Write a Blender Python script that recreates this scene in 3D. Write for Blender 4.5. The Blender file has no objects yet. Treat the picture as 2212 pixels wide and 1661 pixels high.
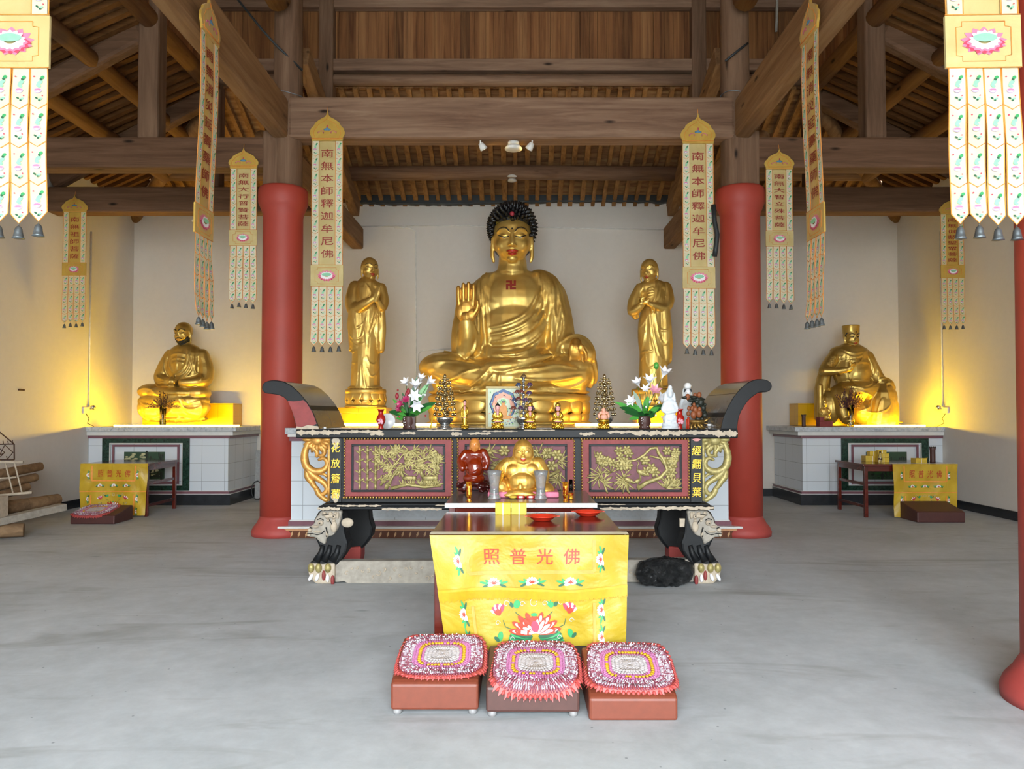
import bpy, bmesh, math, random
import numpy as np
from math import sin, cos, pi, radians, sqrt, atan2, exp
from mathutils import Vector, Matrix, Euler
from mathutils.bvhtree import BVHTree
SC = bpy.context.scene
COL = SC.collection
random.seed(7)
# ------------------------------------------------------------------ camera, world, light, exposure
W, H = 2212, 1661
F = 1660.0            # focal length in pixels
HZ, VX, CH = 893.0, 1118.0, 1.5
PITCH = radians(1.5)
cam_d = bpy.data.cameras.new('camera'); cam = bpy.data.objects.new('camera', cam_d); COL.objects.link(cam)
cam_d.sensor_fit = 'HORIZONTAL'; cam_d.sensor_width = 36.0; cam_d.lens = F / W * 36.0
cam_d.shift_y = (HZ - H / 2 - F * math.tan(PITCH)) / W
cam_d.shift_x = -(VX - W / 2) / W
cam_d.clip_start = 0.05; cam_d.clip_end = 200
cam.location = (0, 0, CH); cam.rotation_euler = (pi / 2 + PITCH, 0, 0)
SC.camera = cam
SC.view_settings.view_transform = 'Standard'; SC.view_settings.look = 'None'
SC.view_settings.gamma = 1.0; SC.view_settings.use_curve_mapping = False
SC.view_settings.exposure = 0.55
SC.cycles.use_denoising = True
SC.cycles.max_bounces = 7; SC.cycles.diffuse_bounces = 4; SC.cycles.glossy_bounces = 3
SC.cycles.transmission_bounces = 6; SC.cycles.transparent_max_bounces = 8
SC.cycles.sample_clamp_indirect = 6.0
SC.cycles.caustics_reflective = False; SC.cycles.caustics_refractive = False
wd = bpy.data.worlds.new('daylight'); SC.world = wd; wd.use_nodes = True
bg = wd.node_tree.nodes['Background']
bg.inputs[1].default_value = 25.0
# overcast sky: bright overhead, dimmer towards the trees and houses across the courtyard
_t = wd.node_tree; _c = _t.nodes.new('ShaderNodeTexCoord'); _s = _t.nodes.new('ShaderNodeSeparateXYZ'); _r = _t.nodes.new('ShaderNodeValToRGB')
_t.links.new(_c.outputs['Generated'], _s.inputs[0]); _t.links.new(_s.outputs['Z'], _r.inputs[0]); _t.links.new(_r.outputs[0], bg.inputs[0])
_r.color_ramp.elements[0].position = 0.0; _r.color_ramp.elements[0].color = (.30, .31, .31, 1)
_r.color_ramp.elements[1].position = 0.5; _r.color_ramp.elements[1].color = (.82, .93, 1.0, 1)
_e = _r.color_ramp.elements.new(0.16); _e.color = (.50, .53, .54, 1)
# the open front of the hall lets the daylight in: a portal tells the renderer where the sky is seen
def portal(loc, sx, sz):
    l = bpy.data.lights.new('daylight_opening', 'AREA'); l.shape = 'RECTANGLE'; l.size = sx; l.size_y = sz
    l.cycles.is_portal = True
    o = bpy.data.objects.new('daylight_opening', l); COL.objects.link(o)
    o.location = loc; o.rotation_euler = (pi / 2, 0, 0)
YF = -4.6
portal((-.07, YF + .3, 2.65), 6.5, 5.2)

# ------------------------------------------------------------------ materials
def lin(c):
    if isinstance(c, str):
        c = tuple(int(c[i:i + 2], 16) / 255 for i in (0, 2, 4))
    return tuple(x / 12.92 if x <= 0.04045 else ((x + 0.055) / 1.055) ** 2.4 for x in c[:3]) + (1,)
MATS = {}
class NT:
    def __init__(s, name):
        s.m = bpy.data.materials.new(name); s.m.use_nodes = True
        s.t = s.m.node_tree; s.b = s.t.nodes['Principled BSDF']; s.n = s.t.nodes; s.l = s.t.links
        MATS[name] = s.m
    def node(s, typ, **kw):
        n = s.n.new(typ)
        for k, v in kw.items():
            if k[0] == '_': setattr(n, k[1:], v)
            else:
                key = int(k[1:]) if k[0] == 'i' and k[1:].isdigit() else k.replace('_', ' ')
                inp = n.inputs[key]
                if hasattr(v, 'is_output'): s.l.new(v, inp)
                else: inp.default_value = v
        return n
    def coords(s, scale=(1, 1, 1), rnd=True):
        tc = s.node('ShaderNodeTexCoord')
        v = tc.outputs['Object']
        if rnd:
            oi = s.node('ShaderNodeObjectInfo')
            mul = s.node('ShaderNodeMath', _operation='MULTIPLY', i0=oi.outputs['Random'], i1=37.0)
            v = s.node('ShaderNodeVectorMath', _operation='ADD', i0=v, i1=mul.outputs[0]).outputs[0]
        return s.node('ShaderNodeVectorMath', _operation='MULTIPLY', i0=v, i1=scale).outputs[0]
    def noise(s, vec, scale=5, detail=4, rough=0.6, dist=0.0):
        return s.node('ShaderNodeTexNoise', Vector=vec, Scale=scale, Detail=detail, Roughness=rough, Distortion=dist).outputs[0]
    def ramp(s, fac, stops, interp='LINEAR'):
        r = s.node('ShaderNodeValToRGB', Fac=fac); cr = r.color_ramp; cr.interpolation = interp
        while len(cr.elements) < len(stops): cr.elements.new(0.5)
        for e, (p, c) in zip(cr.elements, stops):
            e.position = p; e.color = lin(c) if not isinstance(c, float) else (c, c, c, 1)
        return r.outputs[0]
    def mix(s, fac, a, b, mode='MIX'):
        n = s.node('ShaderNodeMix', _data_type='RGBA', _blend_type=mode)
        for i, v in ((0, fac), (6, a), (7, b)):
            if hasattr(v, 'is_output'): s.l.new(v, n.inputs[i])
            elif i == 0: n.inputs[0].default_value = v
            else: n.inputs[i].default_value = lin(v)
        return n.outputs[2]
    def out(s, col=None, rough=None, metal=None, bump=None, bs=0.2, bd=0.01, **kw):
        def setp(k, v):
            if v is None: return
            i = s.b.inputs[k]
            if hasattr(v, 'is_output'): s.l.new(v, i)
            else: i.default_value = v
        if isinstance(col, (str, tuple)): col = lin(col)
        setp('Base Color', col); setp('Roughness', rough); setp('Metallic', metal)
        for k, v in kw.items(): setp(k.replace('_', ' '), v)
        if bump is not None:
            b = s.node('ShaderNodeBump', Strength=bs, Distance=bd, Height=bump)
            s.l.new(b.outputs[0], s.b.inputs['Normal'])
        return s.m
def flat(name, col, rough=0.6, metal=0.0, var=0.12, scale=9, bs=0.0, **kw):
    """plain material whose colour wanders a little with a noise"""
    if name in MATS: return MATS[name]
    t = NT(name); c = lin(col)
    n = t.noise(t.coords(), scale, 3)
    a = tuple(max(0, x * (1 - var)) ** (1 / 2.2) for x in c[:3]); b = tuple(min(1, x * (1 + var)) ** (1 / 2.2) for x in c[:3])
    mx = t.ramp(n, [(0.3, a), (0.7, b)])
    return t.out(mx, rough, metal, bump=n if bs else None, bs=bs, **kw)
def wood(name, dark, mid, light, axis='x', sc=1.0, rough=0.75, knots=True, bs=0.25, spec=0.2):
    t = NT(name)
    st = {'x': (0.35, 5, 5), 'y': (5, 0.35, 5), 'z': (5, 5, 0.35)}[axis]
    v = t.coords(tuple(a * sc for a in st))
    n = t.noise(v, 2.6, 6, 0.65, 0.6); n2 = t.noise(t.coords(tuple(a * sc * 0.35 for a in st)), 1.7, 3, 0.5)
    col = t.ramp(n, [(0.28, dark), (0.5, mid), (0.75, light)])
    col = t.mix(t.ramp(n2, [(0.35, 0.0), (0.7, 1.0)]), col, dark)if False else t.mix(0.35, col, t.ramp(n2, [(0.3, dark), (0.7, light)]))
    if knots:
        vk = t.coords(tuple({'x': (1.3, 4, 4), 'y': (4, 1.3, 4), 'z': (4, 4, 1.3)}[axis][i] * sc for i in range(3)))
        vo = t.node('ShaderNodeTexVoronoi', Vector=vk, Scale=1.0)
        k = t.ramp(vo.outputs['Distance'], [(0.04, 1.0), (0.12, 0.0)])
        col = t.mix(k, col, tuple(x * 0.5 for x in [int(dark[i:i + 2], 16) / 255 for i in (0, 2, 4)]))
    return t.out(col, rough, bump=n, bs=bs, bd=0.01, Specular_IOR_Level=spec)
wood('beam_wood_x', '5c4232', '886852', 'a88a70', 'x')
wood('beam_wood_shaded', '46301f', '6c4e38', '866650', 'x')  # same timber as the other beams, with the aisles' dimmer light put into its colour
wood('beam_wood_y', '64452c', '886444', 'a4805a', 'y')
wood('beam_wood_z', '4a3424', '705440', '8e7058', 'z')
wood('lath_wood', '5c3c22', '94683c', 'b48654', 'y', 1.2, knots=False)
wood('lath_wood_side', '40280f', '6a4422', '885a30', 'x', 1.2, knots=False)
wood('dark_red_wood', '3a120e', '5a2018', '6b2c20', 'x', 1.0, rough=0.13, knots=False, bs=0.05, spec=0.5)
wood('raw_log', '5a4634', '80664c', 'a08464', 'x')
def mk_planks():
    t = NT('plank_wood'); tc = t.node('ShaderNodeTexCoord')
    sp = t.node('ShaderNodeSeparateXYZ', Vector=tc.outputs['Object'])
    def fl(k): return t.node('ShaderNodeMath', _operation='FLOOR', i0=t.node('ShaderNodeMath', _operation='MULTIPLY', i0=sp.outputs[k], i1=6.9).outputs[0]).outputs[0]
    cb = t.node('ShaderNodeCombineXYZ', X=fl('X'), Y=fl('Y'))
    wn = t.node('ShaderNodeTexWhiteNoise', _noise_dimensions='3D', Vector=cb.outputs[0]).outputs['Value']
    n = t.noise(t.coords((9, 9, 0.5)), 2, 5, 0.6, 0.5)
    c = t.ramp(wn, [(0.0, '46281a'), (0.35, '6a3e24'), (0.7, '8a5834'), (1.0, 'a07048')])
    t.out(t.mix(0.45, c, t.ramp(n, [(0.3, '4a2a18'), (0.7, 'a87848')])), 0.7, bump=n, bs=0.2, Specular_IOR_Level=0.2)
mk_planks()
def mk_decks():
    for nm, ax in (('deck_rear', 'Y'), ('deck_side', 'X')):
        t = NT(nm); n = t.noise(t.coords((6, 0.8, 1) if ax == 'X' else (0.8, 6, 1)), 2.2, 5, 0.6, 0.4)
        n2 = t.noise(t.coords(), 1.1, 2)
        c = t.ramp(n, [(0.3, '64442a'), (0.5, '926844'), (0.72, 'ae8658')])
        t.out(t.mix(t.ramp(n2, [(0.45, 0.0), (0.75, 0.5)]), c, '3a2416'), 0.8, bump=n, bs=0.3, Specular_IOR_Level=0.15)
mk_decks()
def mk_floor():
    t = NT('concrete'); v = t.coords(rnd=False)
    n = t.noise(v, 0.9, 6, 0.6, 0.3); n2 = t.noise(v, 7, 8, 0.7); n3 = t.noise(t.coords((0.35, 1.4, 1), False), 1.3, 5, 0.6, 1.2)
    c = t.ramp(n, [(0.3, 'a2a7a9'), (0.5, 'b6bbbe'), (0.7, 'c6cacd')])
    c = t.mix(0.35, c, t.ramp(n2, [(0.35, '9ea2a4'), (0.65, 'c6cacd')]))
    c = t.mix(t.ramp(n3, [(0.56, 0.0), (0.74, 0.7)]), c, '83837e')
    vo = t.node('ShaderNodeTexVoronoi', Vector=t.coords((1.0, 2.2, 1), False), Scale=1.15)
    st = t.ramp(vo.outputs['Distance'], [(0.03, 0.55), (0.085, 0.0)])
    wn = t.node('ShaderNodeMath', _operation='GREATER_THAN', i0=vo.outputs['Color'], i1=0.55).outputs[0]
    c = t.mix(t.node('ShaderNodeMath', _operation='MULTIPLY', i0=st, i1=wn).outputs[0], c, '7f888c')
    vs = t.node('ShaderNodeTexVoronoi', Vector=v, Scale=7.0)
    sp = t.ramp(vs.outputs['Distance'], [(0.035, 0.6), (0.06, 0.0)])
    c = t.mix(sp, c, '5e6468')
    t.out(c, t.ramp(n2, [(0.3, 0.55), (0.7, 0.75)]), bump=n2, bs=0.06, Specular_IOR_Level=0.3)
mk_floor()
def mk_plaster():
    t = NT('plaster'); v = t.coords(rnd=False)
    n = t.noise(v, 0.5, 4); n2 = t.noise(v, 14, 5)
    c = t.ramp(n, [(0.3, 'dad4cb'), (0.7, 'e3ddd5')])
    t.out(t.mix(0.1, c, t.ramp(n2, [(0.3, 'c8beb2'), (0.7, 'e6ded4')])), 0.85, bump=n2, bs=0.05, Specular_IOR_Level=0.2)
mk_plaster()
def gold(name, c1, c2, rough=0.3, bs=0.12, sc=8, metal=0.92):
    t = NT(name); v = t.coords(rnd=False); n = t.noise(v, sc, 2, 0.4); n2 = t.noise(v, sc * 3, 2, 0.4)
    return t.out(t.ramp(n, [(0.3, c1), (0.7, c2)]), t.ramp(n2, [(0.3, rough - 0.05), (0.7, rough + 0.1)]), metal, bump=n, bs=bs, bd=0.02)
gold('gold', 'dab058', 'eaca74', 0.38, 0.04, 5, 0.72)
gold('gold_skin', 'd4a048', 'e4b45c', 0.38, 0.03, 5, 0.8)
gold('gold_dark', 'bc9c4e', 'd4b466', 0.35, 0.05, 6, 0.78)
gold('gold_small', 'd0a030', 'f0c850', 0.25, 0.1, 60)
gold('gold_satin', 'dca848', 'f0c468', 0.40, 0.05, 20, 0.8)
gold('bronze_gold', '8a6a34', 'c09c58', 0.4, 0.2, 30, 0.7)
gold('silver', 'b8bcc0', 'd8dcdc', 0.2, 0.1, 60)
gold('smoked_gold', 'a8905c', 'd8c8a0', 0.18, 0.1, 60)
flat('red_paint', 'a83a2a', 0.55, var=0.06, scale=2.5, bs=0.05)
flat('red_paint_worn', 'a8403a', 0.6, var=0.12, scale=4)
flat('white_tile', 'ccd4da', 0.18, var=0.02); flat('white_trim', 'dcdcda', 0.3, var=0.04)
flat('mauve_tile', '7d5560', 0.25, var=0.08); flat('yellow_tile', 'e8b418', 0.22, var=0.06)
flat('grout', '9a9ea0', 0.8)
flat('black_paint', '0b0d10', 0.5, var=0.25, scale=12, Specular_IOR_Level=0.3); flat('black_gloss', '121416', 0.2)
flat('peeled_wood', 'b3a592', 0.8, var=0.15, scale=20, bs=0.2); flat('peeled_pink', 'c98c88', 0.8, var=0.2, scale=20)
flat('red_panel', '85302f', 0.6, var=0.15, scale=14); flat('mauve_panel', '744850', 0.7, var=0.2, scale=25)
flat('carved_gilt', 'a2955e', 0.5, 0.35, var=0.35, scale=40); flat('carved_gilt_warm', 'c48e42', 0.45, 0.4, var=0.3, scale=25)
flat('grey_wood', '9c958a', 0.8, var=0.2, scale=14, bs=0.3); flat('hair_black', '101012', 0.35)
flat('lip_red', 'c02c1c', 0.35); flat('dark_line', '2a1c10', 0.5); flat('white_enamel', 'e8e8ec', 0.2)
flat('skin_pink', 'e8a8a4', 0.5, var=0.04); flat('peach', 'e8a890', 0.5, var=0.05)
flat('bell_metal', '70787c', 0.4, 0.7, var=0.2, scale=30); flat('steel_grey', '8c9092', 0.45, 0.5)
flat('plastic_white', 'e4e2dc', 0.4); flat('plastic_black', '16181a', 0.4); flat('rust_iron', '4a2c1c', 0.7, 0.4)
flat('black_base', '23262b', 0.25, var=0.2); flat('stone_grey', '9a9c9c', 0.5, var=0.15, scale=30)
def mk_marble(nm, a, b, sc, c=None):
    t = NT(nm); n = t.noise(t.coords((1, 1, 1)), sc, 6, 0.7, 0.8)
    st = [(0.32, a), (0.62, b)] if c is None else [(0.3, a), (0.5, b), (0.7, c)]
    t.out(t.ramp(n, st), 0.22)
mk_marble('green_marble', '0e1c18', '2c4a3e', 22); mk_marble('granite', '9aa0a4', 'e6eaec', 55, 'f4f6f8')
mk_marble('granite_dark', '565049', '6e665e', 9); mk_marble('counter_stone', '8f97a0', 'c2c8ce', 18, 'd4d8dc')
def satin(nm, c1, c2, sheen=0.3, rough=0.38):
    t = NT(nm); v = t.coords((1.2, 1.2, 1.2)); n = t.noise(v, 2.6, 3, 0.5, 1.4); n2 = t.noise(t.coords(), 90, 2)
    t.out(t.ramp(n, [(0.35, c1), (0.65, c2)]), rough, bump=t.mix(0.04, n, n2), bs=0.3, bd=0.05, Sheen_Weight=sheen)
satin('yellow_satin', 'a68c18', 'b49a26'); satin('yellow_satin_dim', 'b8941c', 'caa82a'); satin('gold_brocade', 'c0aa6e', 'ccb87c', 0.15, 0.45)
satin('cream_silk', 'd2c8a2', 'd8d0b4', 0.15, 0.5); satin('cream_silk_old', 'd2c08e', 'dccb9c', 0.15, 0.5)
satin('gold_silk', 'bc9438', 'c8a244', 0.15, 0.45)
for nm, c in dict(thread_orange='e8963c', thread_red='962a1c', thread_vermilion='b8381c', thread_green='2f9a58', thread_dark='1e5a3c', thread_mint='8ccaa4',
                  thread_lilac='b8a4c4', thread_pink='e07a98', thread_rose='c83c58', thread_white='f2ecec', thread_blue='5a86a4', thread_grey='b0b4a8',
                  fringe_yellow='c89c10', bead_white='ac9aa4', bead_pink='b46c98', bead_dark='8a4858', bead_yellow='c89a18', mat_salmon='b44844', mat_cream='b0a8a8',
                  paint_blue='4a6a9a', paint_orange='e09a4a', paint_pale='c8d4bc', leaf_green='52a842', leaf_dark='24602c', petal_white='f0f0f4', petal_pink='e0a0b0',
                  petal_magenta='b83468', bud_red='9a2030', stem_brown='4a2a22', dry_purple='5a3034', jar_white='f0f0f0', paper_yellow='d8b83c', card_yellow='e8c828',
                  plate_red='e03a20', biscuit='d8a860', tile_brown='6a3a20', tile_tan='c08c60', leather_brown='74341f', leather_dark='4e2e28', leather_maroon='4a2420',
                  cord_dark='23282a', plastic_wrap='8a8888', lens_grey='606468', jade_grey='c8d2da', lacquer_red='a8180e', amber_red='3a0a08', rock_dark='24281f',
                  rock_brown='8a4a24', picture_sky='b8b890', picture_green='2c4a34', picture_tree='1c2c22', label_white='f4f4f4', page_pale='cfd2b0').items():
    flat(nm, c, 0.5 if nm[:5] not in ('petal', 'leaf_', 'plate', 'lacqu', 'amber', 'leazz') else 0.3, var=0.08, scale=30)
def mk_special():
    t = NT('glass'); t.out('f4f8f8', 0.05, Transmission_Weight=1.0, IOR=1.45)
    t = NT('crystal'); t.out('fafafa', 0.03, bump=t.noise(t.coords(), 55, 2), bs=0.35, Transmission_Weight=0.8, IOR=1.45)
    t = NT('amber'); t.out('8c2806', 0.16, Transmission_Weight=0.35, bump=t.noise(t.coords(), 30, 2), bs=0.2, Subsurface_Weight=0.25, Subsurface_Radius=(0.05, 0.02, 0.01), Coat_Weight=0.6)
    t = NT('amber_pale'); t.out('c8803c', 0.16, Subsurface_Weight=0.25, Subsurface_Radius=(0.05, 0.02, 0.01), Coat_Weight=0.6)
    t = NT('black_bag'); n = t.noise(t.coords(), 14, 6, 0.7, 1.5); t.out('0a0c0e', 0.22, bump=n, bs=1.0, bd=0.03)
    t = NT('porcelain'); t.out('dfe6ec', 0.15, bump=t.noise(t.coords(), 40, 3), bs=0.3, bd=0.01)
    for nm, c, s in (('led_warm', (1.0, 0.62, 0.015), 290.0), ('led_pale', (1.0, 0.62, 0.1), 70.0)):
        t = NT(nm); t.out('ffcc66', 0.5); t.b.inputs['Emission Color'].default_value = c + (1,); t.b.inputs['Emission Strength'].default_value = s
    for nm, c in (('lotus_purple', '6a4a70'), ('lotus_rust', '8a4a40'), ('lotus_blue', '4a5c84'), ('lotus_amber', '7c6038')):
        t = NT(nm); t.out(c, 0.1, Transmission_Weight=0.35, Coat_Weight=0.5)
    t = NT('candle_glass'); n = t.noise(t.coords(), 60, 2); t.out(t.ramp(n, [(0.4, 'a83008'), (0.6, 'f0b030')]), 0.12, 0.7)
mk_special()

# ------------------------------------------------------------------ mesh builder
class MB:
    def __init__(s): s.v = []; s.f = []; s.m = []; s.k = 0; s.sm = []; s.smooth = True; s.T = None
    def add(s, vs, fs):
        o = len(s.v)
        if s.T is not None: vs = [s.T @ Vector(p) for p in vs]
        s.v += [tuple(p) for p in vs]
        s.f += [tuple(i + o for i in f) for f in fs]; s.m += [s.k] * len(fs); s.sm += [s.smooth] * len(fs); return s
    def box(s, c, d, rz=0.0, M=None):
        x, y, z = d[0] / 2, d[1] / 2, d[2] / 2
        vs = [Vector((a * x, b * y, e * z)) for e in (-1, 1) for b in (-1, 1) for a in (-1, 1)]
        R = M if M is not None else Matrix.Rotation(rz, 3, 'Z')
        vs = [R @ p + Vector(c) for p in vs]
        sm = s.smooth; s.smooth = False
        s.add(vs, [(0, 2, 3, 1), (4, 5, 7, 6), (0, 1, 5, 4), (2, 6, 7, 3), (0, 4, 6, 2), (1, 3, 7, 5)]); s.smooth = sm; return s
    def lo(s, x0, x1, y0, y1, z0, z1): return s.box(((x0 + x1) / 2, (y0 + y1) / 2, (z0 + z1) / 2), (x1 - x0, y1 - y0, z1 - z0))
    def bar(s, a, b, w, h, up=(0, 0, 1)):
        a = Vector(a); b = Vector(b); d = (b - a); L = d.length; d.normalize(); u = Vector(up)
        x = d.cross(u); x.normalize(); z = x.cross(d)
        M = Matrix((x, d, z)).transposed()
        return s.box((a + b) / 2, (w, L, h), M=M)
    def tube(s, pts, r, n=10, cap=True, flat_=1.0):
        pts = [Vector(p) for p in pts]; N = len(pts)
        rs = [r] * N if isinstance(r, (int, float)) else list(r)
        vs = []; fs = []; prev = None
        for i, p in enumerate(pts):
            t = (pts[min(i + 1, N - 1)] - pts[max(i - 1, 0)])
            if t.length < 1e-9: t = Vector((0, 0, 1))
            t.normalize()
            if prev is None: a = t.orthogonal().normalized()
            else:
                a = prev - t * prev.dot(t)
                if a.length < 1e-6: a = t.orthogonal()
                a.normalize()
            prev = a; b = t.cross(a)
            for j in range(n):
                q = 2 * pi * j / n; vs.append(p + (a * cos(q) + b * sin(q) * flat_) * rs[i])
        for i in range(N - 1):
            for j in range(n):
                fs.append((i * n + j, i * n + (j + 1) % n, (i + 1) * n + (j + 1) % n, (i + 1) * n + j))
        if cap: fs.append(tuple(reversed(range(n)))); fs.append(tuple((N - 1) * n + j for j in range(n)))
        return s.add(vs, fs)
    def lathe(s, prof, c=(0, 0, 0), n=24, mod=None, M=None):
        vs = []; fs = []
        for i, (r, z) in enumerate(prof):
            for j in range(n):
                a = 2 * pi * j / n; rr = r * (mod(a, i / max(1, len(prof) - 1)) if mod else 1)
                p = Vector((rr * cos(a), rr * sin(a), z))
                if M is not None: p = M @ p
                vs.append(p + Vector(c))
        for i in range(len(prof) - 1):
            for j in range(n):
                fs.append((i * n + j, i * n + (j + 1) % n, (i + 1) * n + (j + 1) % n, (i + 1) * n + j))
        if prof[0][0] > 1e-6: fs.append(tuple(reversed(range(n))))
        if prof[-1][0] > 1e-6: fs.append(tuple((len(prof) - 1) * n + j for j in range(n)))
        return s.add(vs, fs)
    def ell(s, c, r, M=None, nu=16, nv=10):
        prof = [(sin(pi * i / nv), -cos(pi * i / nv)) for i in range(nv + 1)]
        vs = []; fs = []
        for i, (q, z) in enumerate(prof):
            for j in range(nu):
                a = 2 * pi * j / nu; p = Vector((q * cos(a) * r[0], q * sin(a) * r[1], z * r[2]))
                if M is not None: p = M @ p
                vs.append(p + Vector(c))
        for i in range(nv):
            for j in range(nu): fs.append((i * nu + j, i * nu + (j + 1) % nu, (i + 1) * nu + (j + 1) % nu, (i + 1) * nu + j))
        return s.add(vs, fs)
    def prism(s, poly, f0, f1):
        """poly: 2-D points; f0,f1: functions (a,b)->xyz of the two faces"""
        n = len(poly); vs = [f0(*p) for p in poly] + [f1(*p) for p in poly]
        sm = s.smooth; s.smooth = False
        s.add(vs, [tuple(range(n)), tuple(reversed(range(n, 2 * n)))] + [((i + 1) % n, i, n + i, n + (i + 1) % n) for i in range(n)])
        s.smooth = sm; return s
    def pxz(s, poly, y0, y1): return s.prism(poly, lambda a, b: (a, y0, b), lambda a, b: (a, y1, b))
    def grid(s, fn, nu, nv, close=False):
        vs = [fn(i / nu, j / nv) for j in range(nv + 1) for i in range(nu + 1)]
        fs = [(j * (nu + 1) + i, j * (nu + 1) + i + 1, (j + 1) * (nu + 1) + i + 1, (j + 1) * (nu + 1) + i) for j in range(nv) for i in range(nu)]
        return s.add(vs, fs)
    def mesh(s, name, mats):
        me = bpy.data.meshes.new(name); me.from_pydata(s.v, [], s.f)
        for m in mats: me.materials.append(MATS[m])
        if len(mats) > 1: me.polygons.foreach_set('material_index', s.m)
        me.polygons.foreach_set('use_smooth', s.sm)
        me.update()
        bm = bmesh.new(); bm.from_mesh(me); bmesh.ops.recalc_face_normals(bm, faces=bm.faces); bm.to_mesh(me); bm.free()
        return me
    def build(s, name, mats, parent=None, loc=(0, 0, 0), bevel=0.0, solid=0.0, sub=0):
        if isinstance(mats, str): mats = [mats]
        o = bpy.data.objects.new(name, s.mesh(name, mats)); COL.objects.link(o); o.location = loc
        if parent is not None: o.parent = parent
        if solid: m = o.modifiers.new('t', 'SOLIDIFY'); m.thickness = solid
        if sub: m = o.modifiers.new('s', 'SUBSURF'); m.levels = m.render_levels = sub
        if bevel: m = o.modifiers.new('b', 'BEVEL'); m.width = bevel; m.segments = 2; m.limit_method = 'ANGLE'; m.harden_normals = False
        return o
def tag(o, label, cat, group=None, kind=None):
    o['label'] = label; o['category'] = cat
    if group: o['group'] = group
    if kind: o['kind'] = kind
    return o
def thing(name, label, cat, loc=(0, 0, 0), rz=0.0, group=None):
    o = bpy.data.objects.new(name, None); COL.objects.link(o); o.location = loc; o.rotation_euler = (0, 0, rz)
    o.empty_display_size = 0.1
    return tag(o, label, cat, group)
def struct(o): o['kind'] = 'structure'; return o
def part_label(o, s): o['label'] = s; return o
def copy_tree(o, parent=None):
    c = o.copy(); COL.objects.link(c)
    if parent is not None: c.parent = parent
    for ch in list(o.children): copy_tree(ch, c)
    return c
def dup(root, loc, rz=None, label=None):
    r = copy_tree(root); r.location = loc
    if rz is not None: r.rotation_euler = (0, 0, rz)
    if label: r['label'] = label
    return r
def PX(px, Y): return (px - VX) * Y / F
def PZ(py, Y): return CH + (HZ - py) * Y / F
DG = bpy.context.evaluated_depsgraph_get
_glyphs = {}
def glyph(ch):
    """outline of one character as (verts, faces) in a unit box centred on 0"""
    if ch not in _glyphs:
        cu = bpy.data.curves.new('t', 'FONT'); cu.body = ch; cu.size = 1.0; cu.resolution_u = 3
        o = bpy.data.objects.new('t', cu); COL.objects.link(o)
        bpy.context.view_layer.update()
        me = bpy.data.meshes.new_from_object(o.evaluated_get(DG()))
        vs = [(v.co.x, v.co.y) for v in me.vertices]; fs = [tuple(p.vertices) for p in me.polygons]
        bpy.data.objects.remove(o); bpy.data.curves.remove(cu); bpy.data.meshes.remove(me)
        x0 = min(a for a, b in vs); x1 = max(a for a, b in vs); y0 = min(b for a, b in vs); y1 = max(b for a, b in vs)
        s = max(x1 - x0, y1 - y0)
        _glyphs[ch] = ([((a - (x0 + x1) / 2) / s, (b - (y0 + y1) / 2) / s) for a, b in vs], fs)
    return _glyphs[ch]
def write(mb, ch, cx, cz, sx, sz, fn, shear=0.0):
    """put a glyph on a surface: fn(x, z) -> point"""
    vs, fs = glyph(ch)
    for ox, oz in ((-.009, -.005), (.009, .005)): mb.add([(lambda q: (q[0], q[1] - (.0012 if ox > 0 else 0), q[2]))(fn(cx + (a + ox) * sx + b * shear * sx, cz + (b + oz) * sz)) for a, b in vs], fs)
# ------------------------------------------------------------------ the room
XL, XR, YB = -7.05, 6.98, 14.05
ZW = 5.38
XC = -0.07
def room():
    m = MB(); m.lo(XL - .3, XR + .3, YF, YB + .3, -0.2, 0); struct(m.build('floor', 'concrete'))
    m = MB(); m.lo(-40, 40, -40, YF, -0.25, -0.05); struct(m.build('ground_outside', 'stone_grey'))
    m = MB(); m.lo(XL - .3, XR + .3, YB, YB + .3, 0, ZW); struct(m.build('wall_back', 'plaster'))
    m = MB(); m.lo(XL - .3, XL, YF, YB, 0, ZW); struct(m.build('wall_left', 'plaster'))
    m = MB(); m.lo(XR, XR + .3, YF, YB, 0, ZW); struct(m.build('wall_right', 'plaster'))
    m = MB(); m.lo(XL, -3.25, YF, YF + .25, 0, ZW); m.lo(3.15, XR, YF, YF + .25, 0, ZW); m.lo(-3.25, 3.15, YF, YF + .25, 5.25, ZW)
    m.lo(-4.6, 4.5, YF, YF + .25, ZW, 9); struct(m.build('wall_front', 'plaster'))
    m = MB(); m.lo(-4.85, XR, YB - .03, YB, 0, .13); struct(m.build('baseboard_back', 'black_base')); 
    m = MB(); m.lo(XL, XL + .03, YF, YB, 0, .13); struct(m.build('baseboard_left', 'black_base'))
    m = MB(); m.lo(XR - .03, XR, YF, YB, 0, .13); struct(m.build('baseboard_right', 'black_base'))
room()
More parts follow.
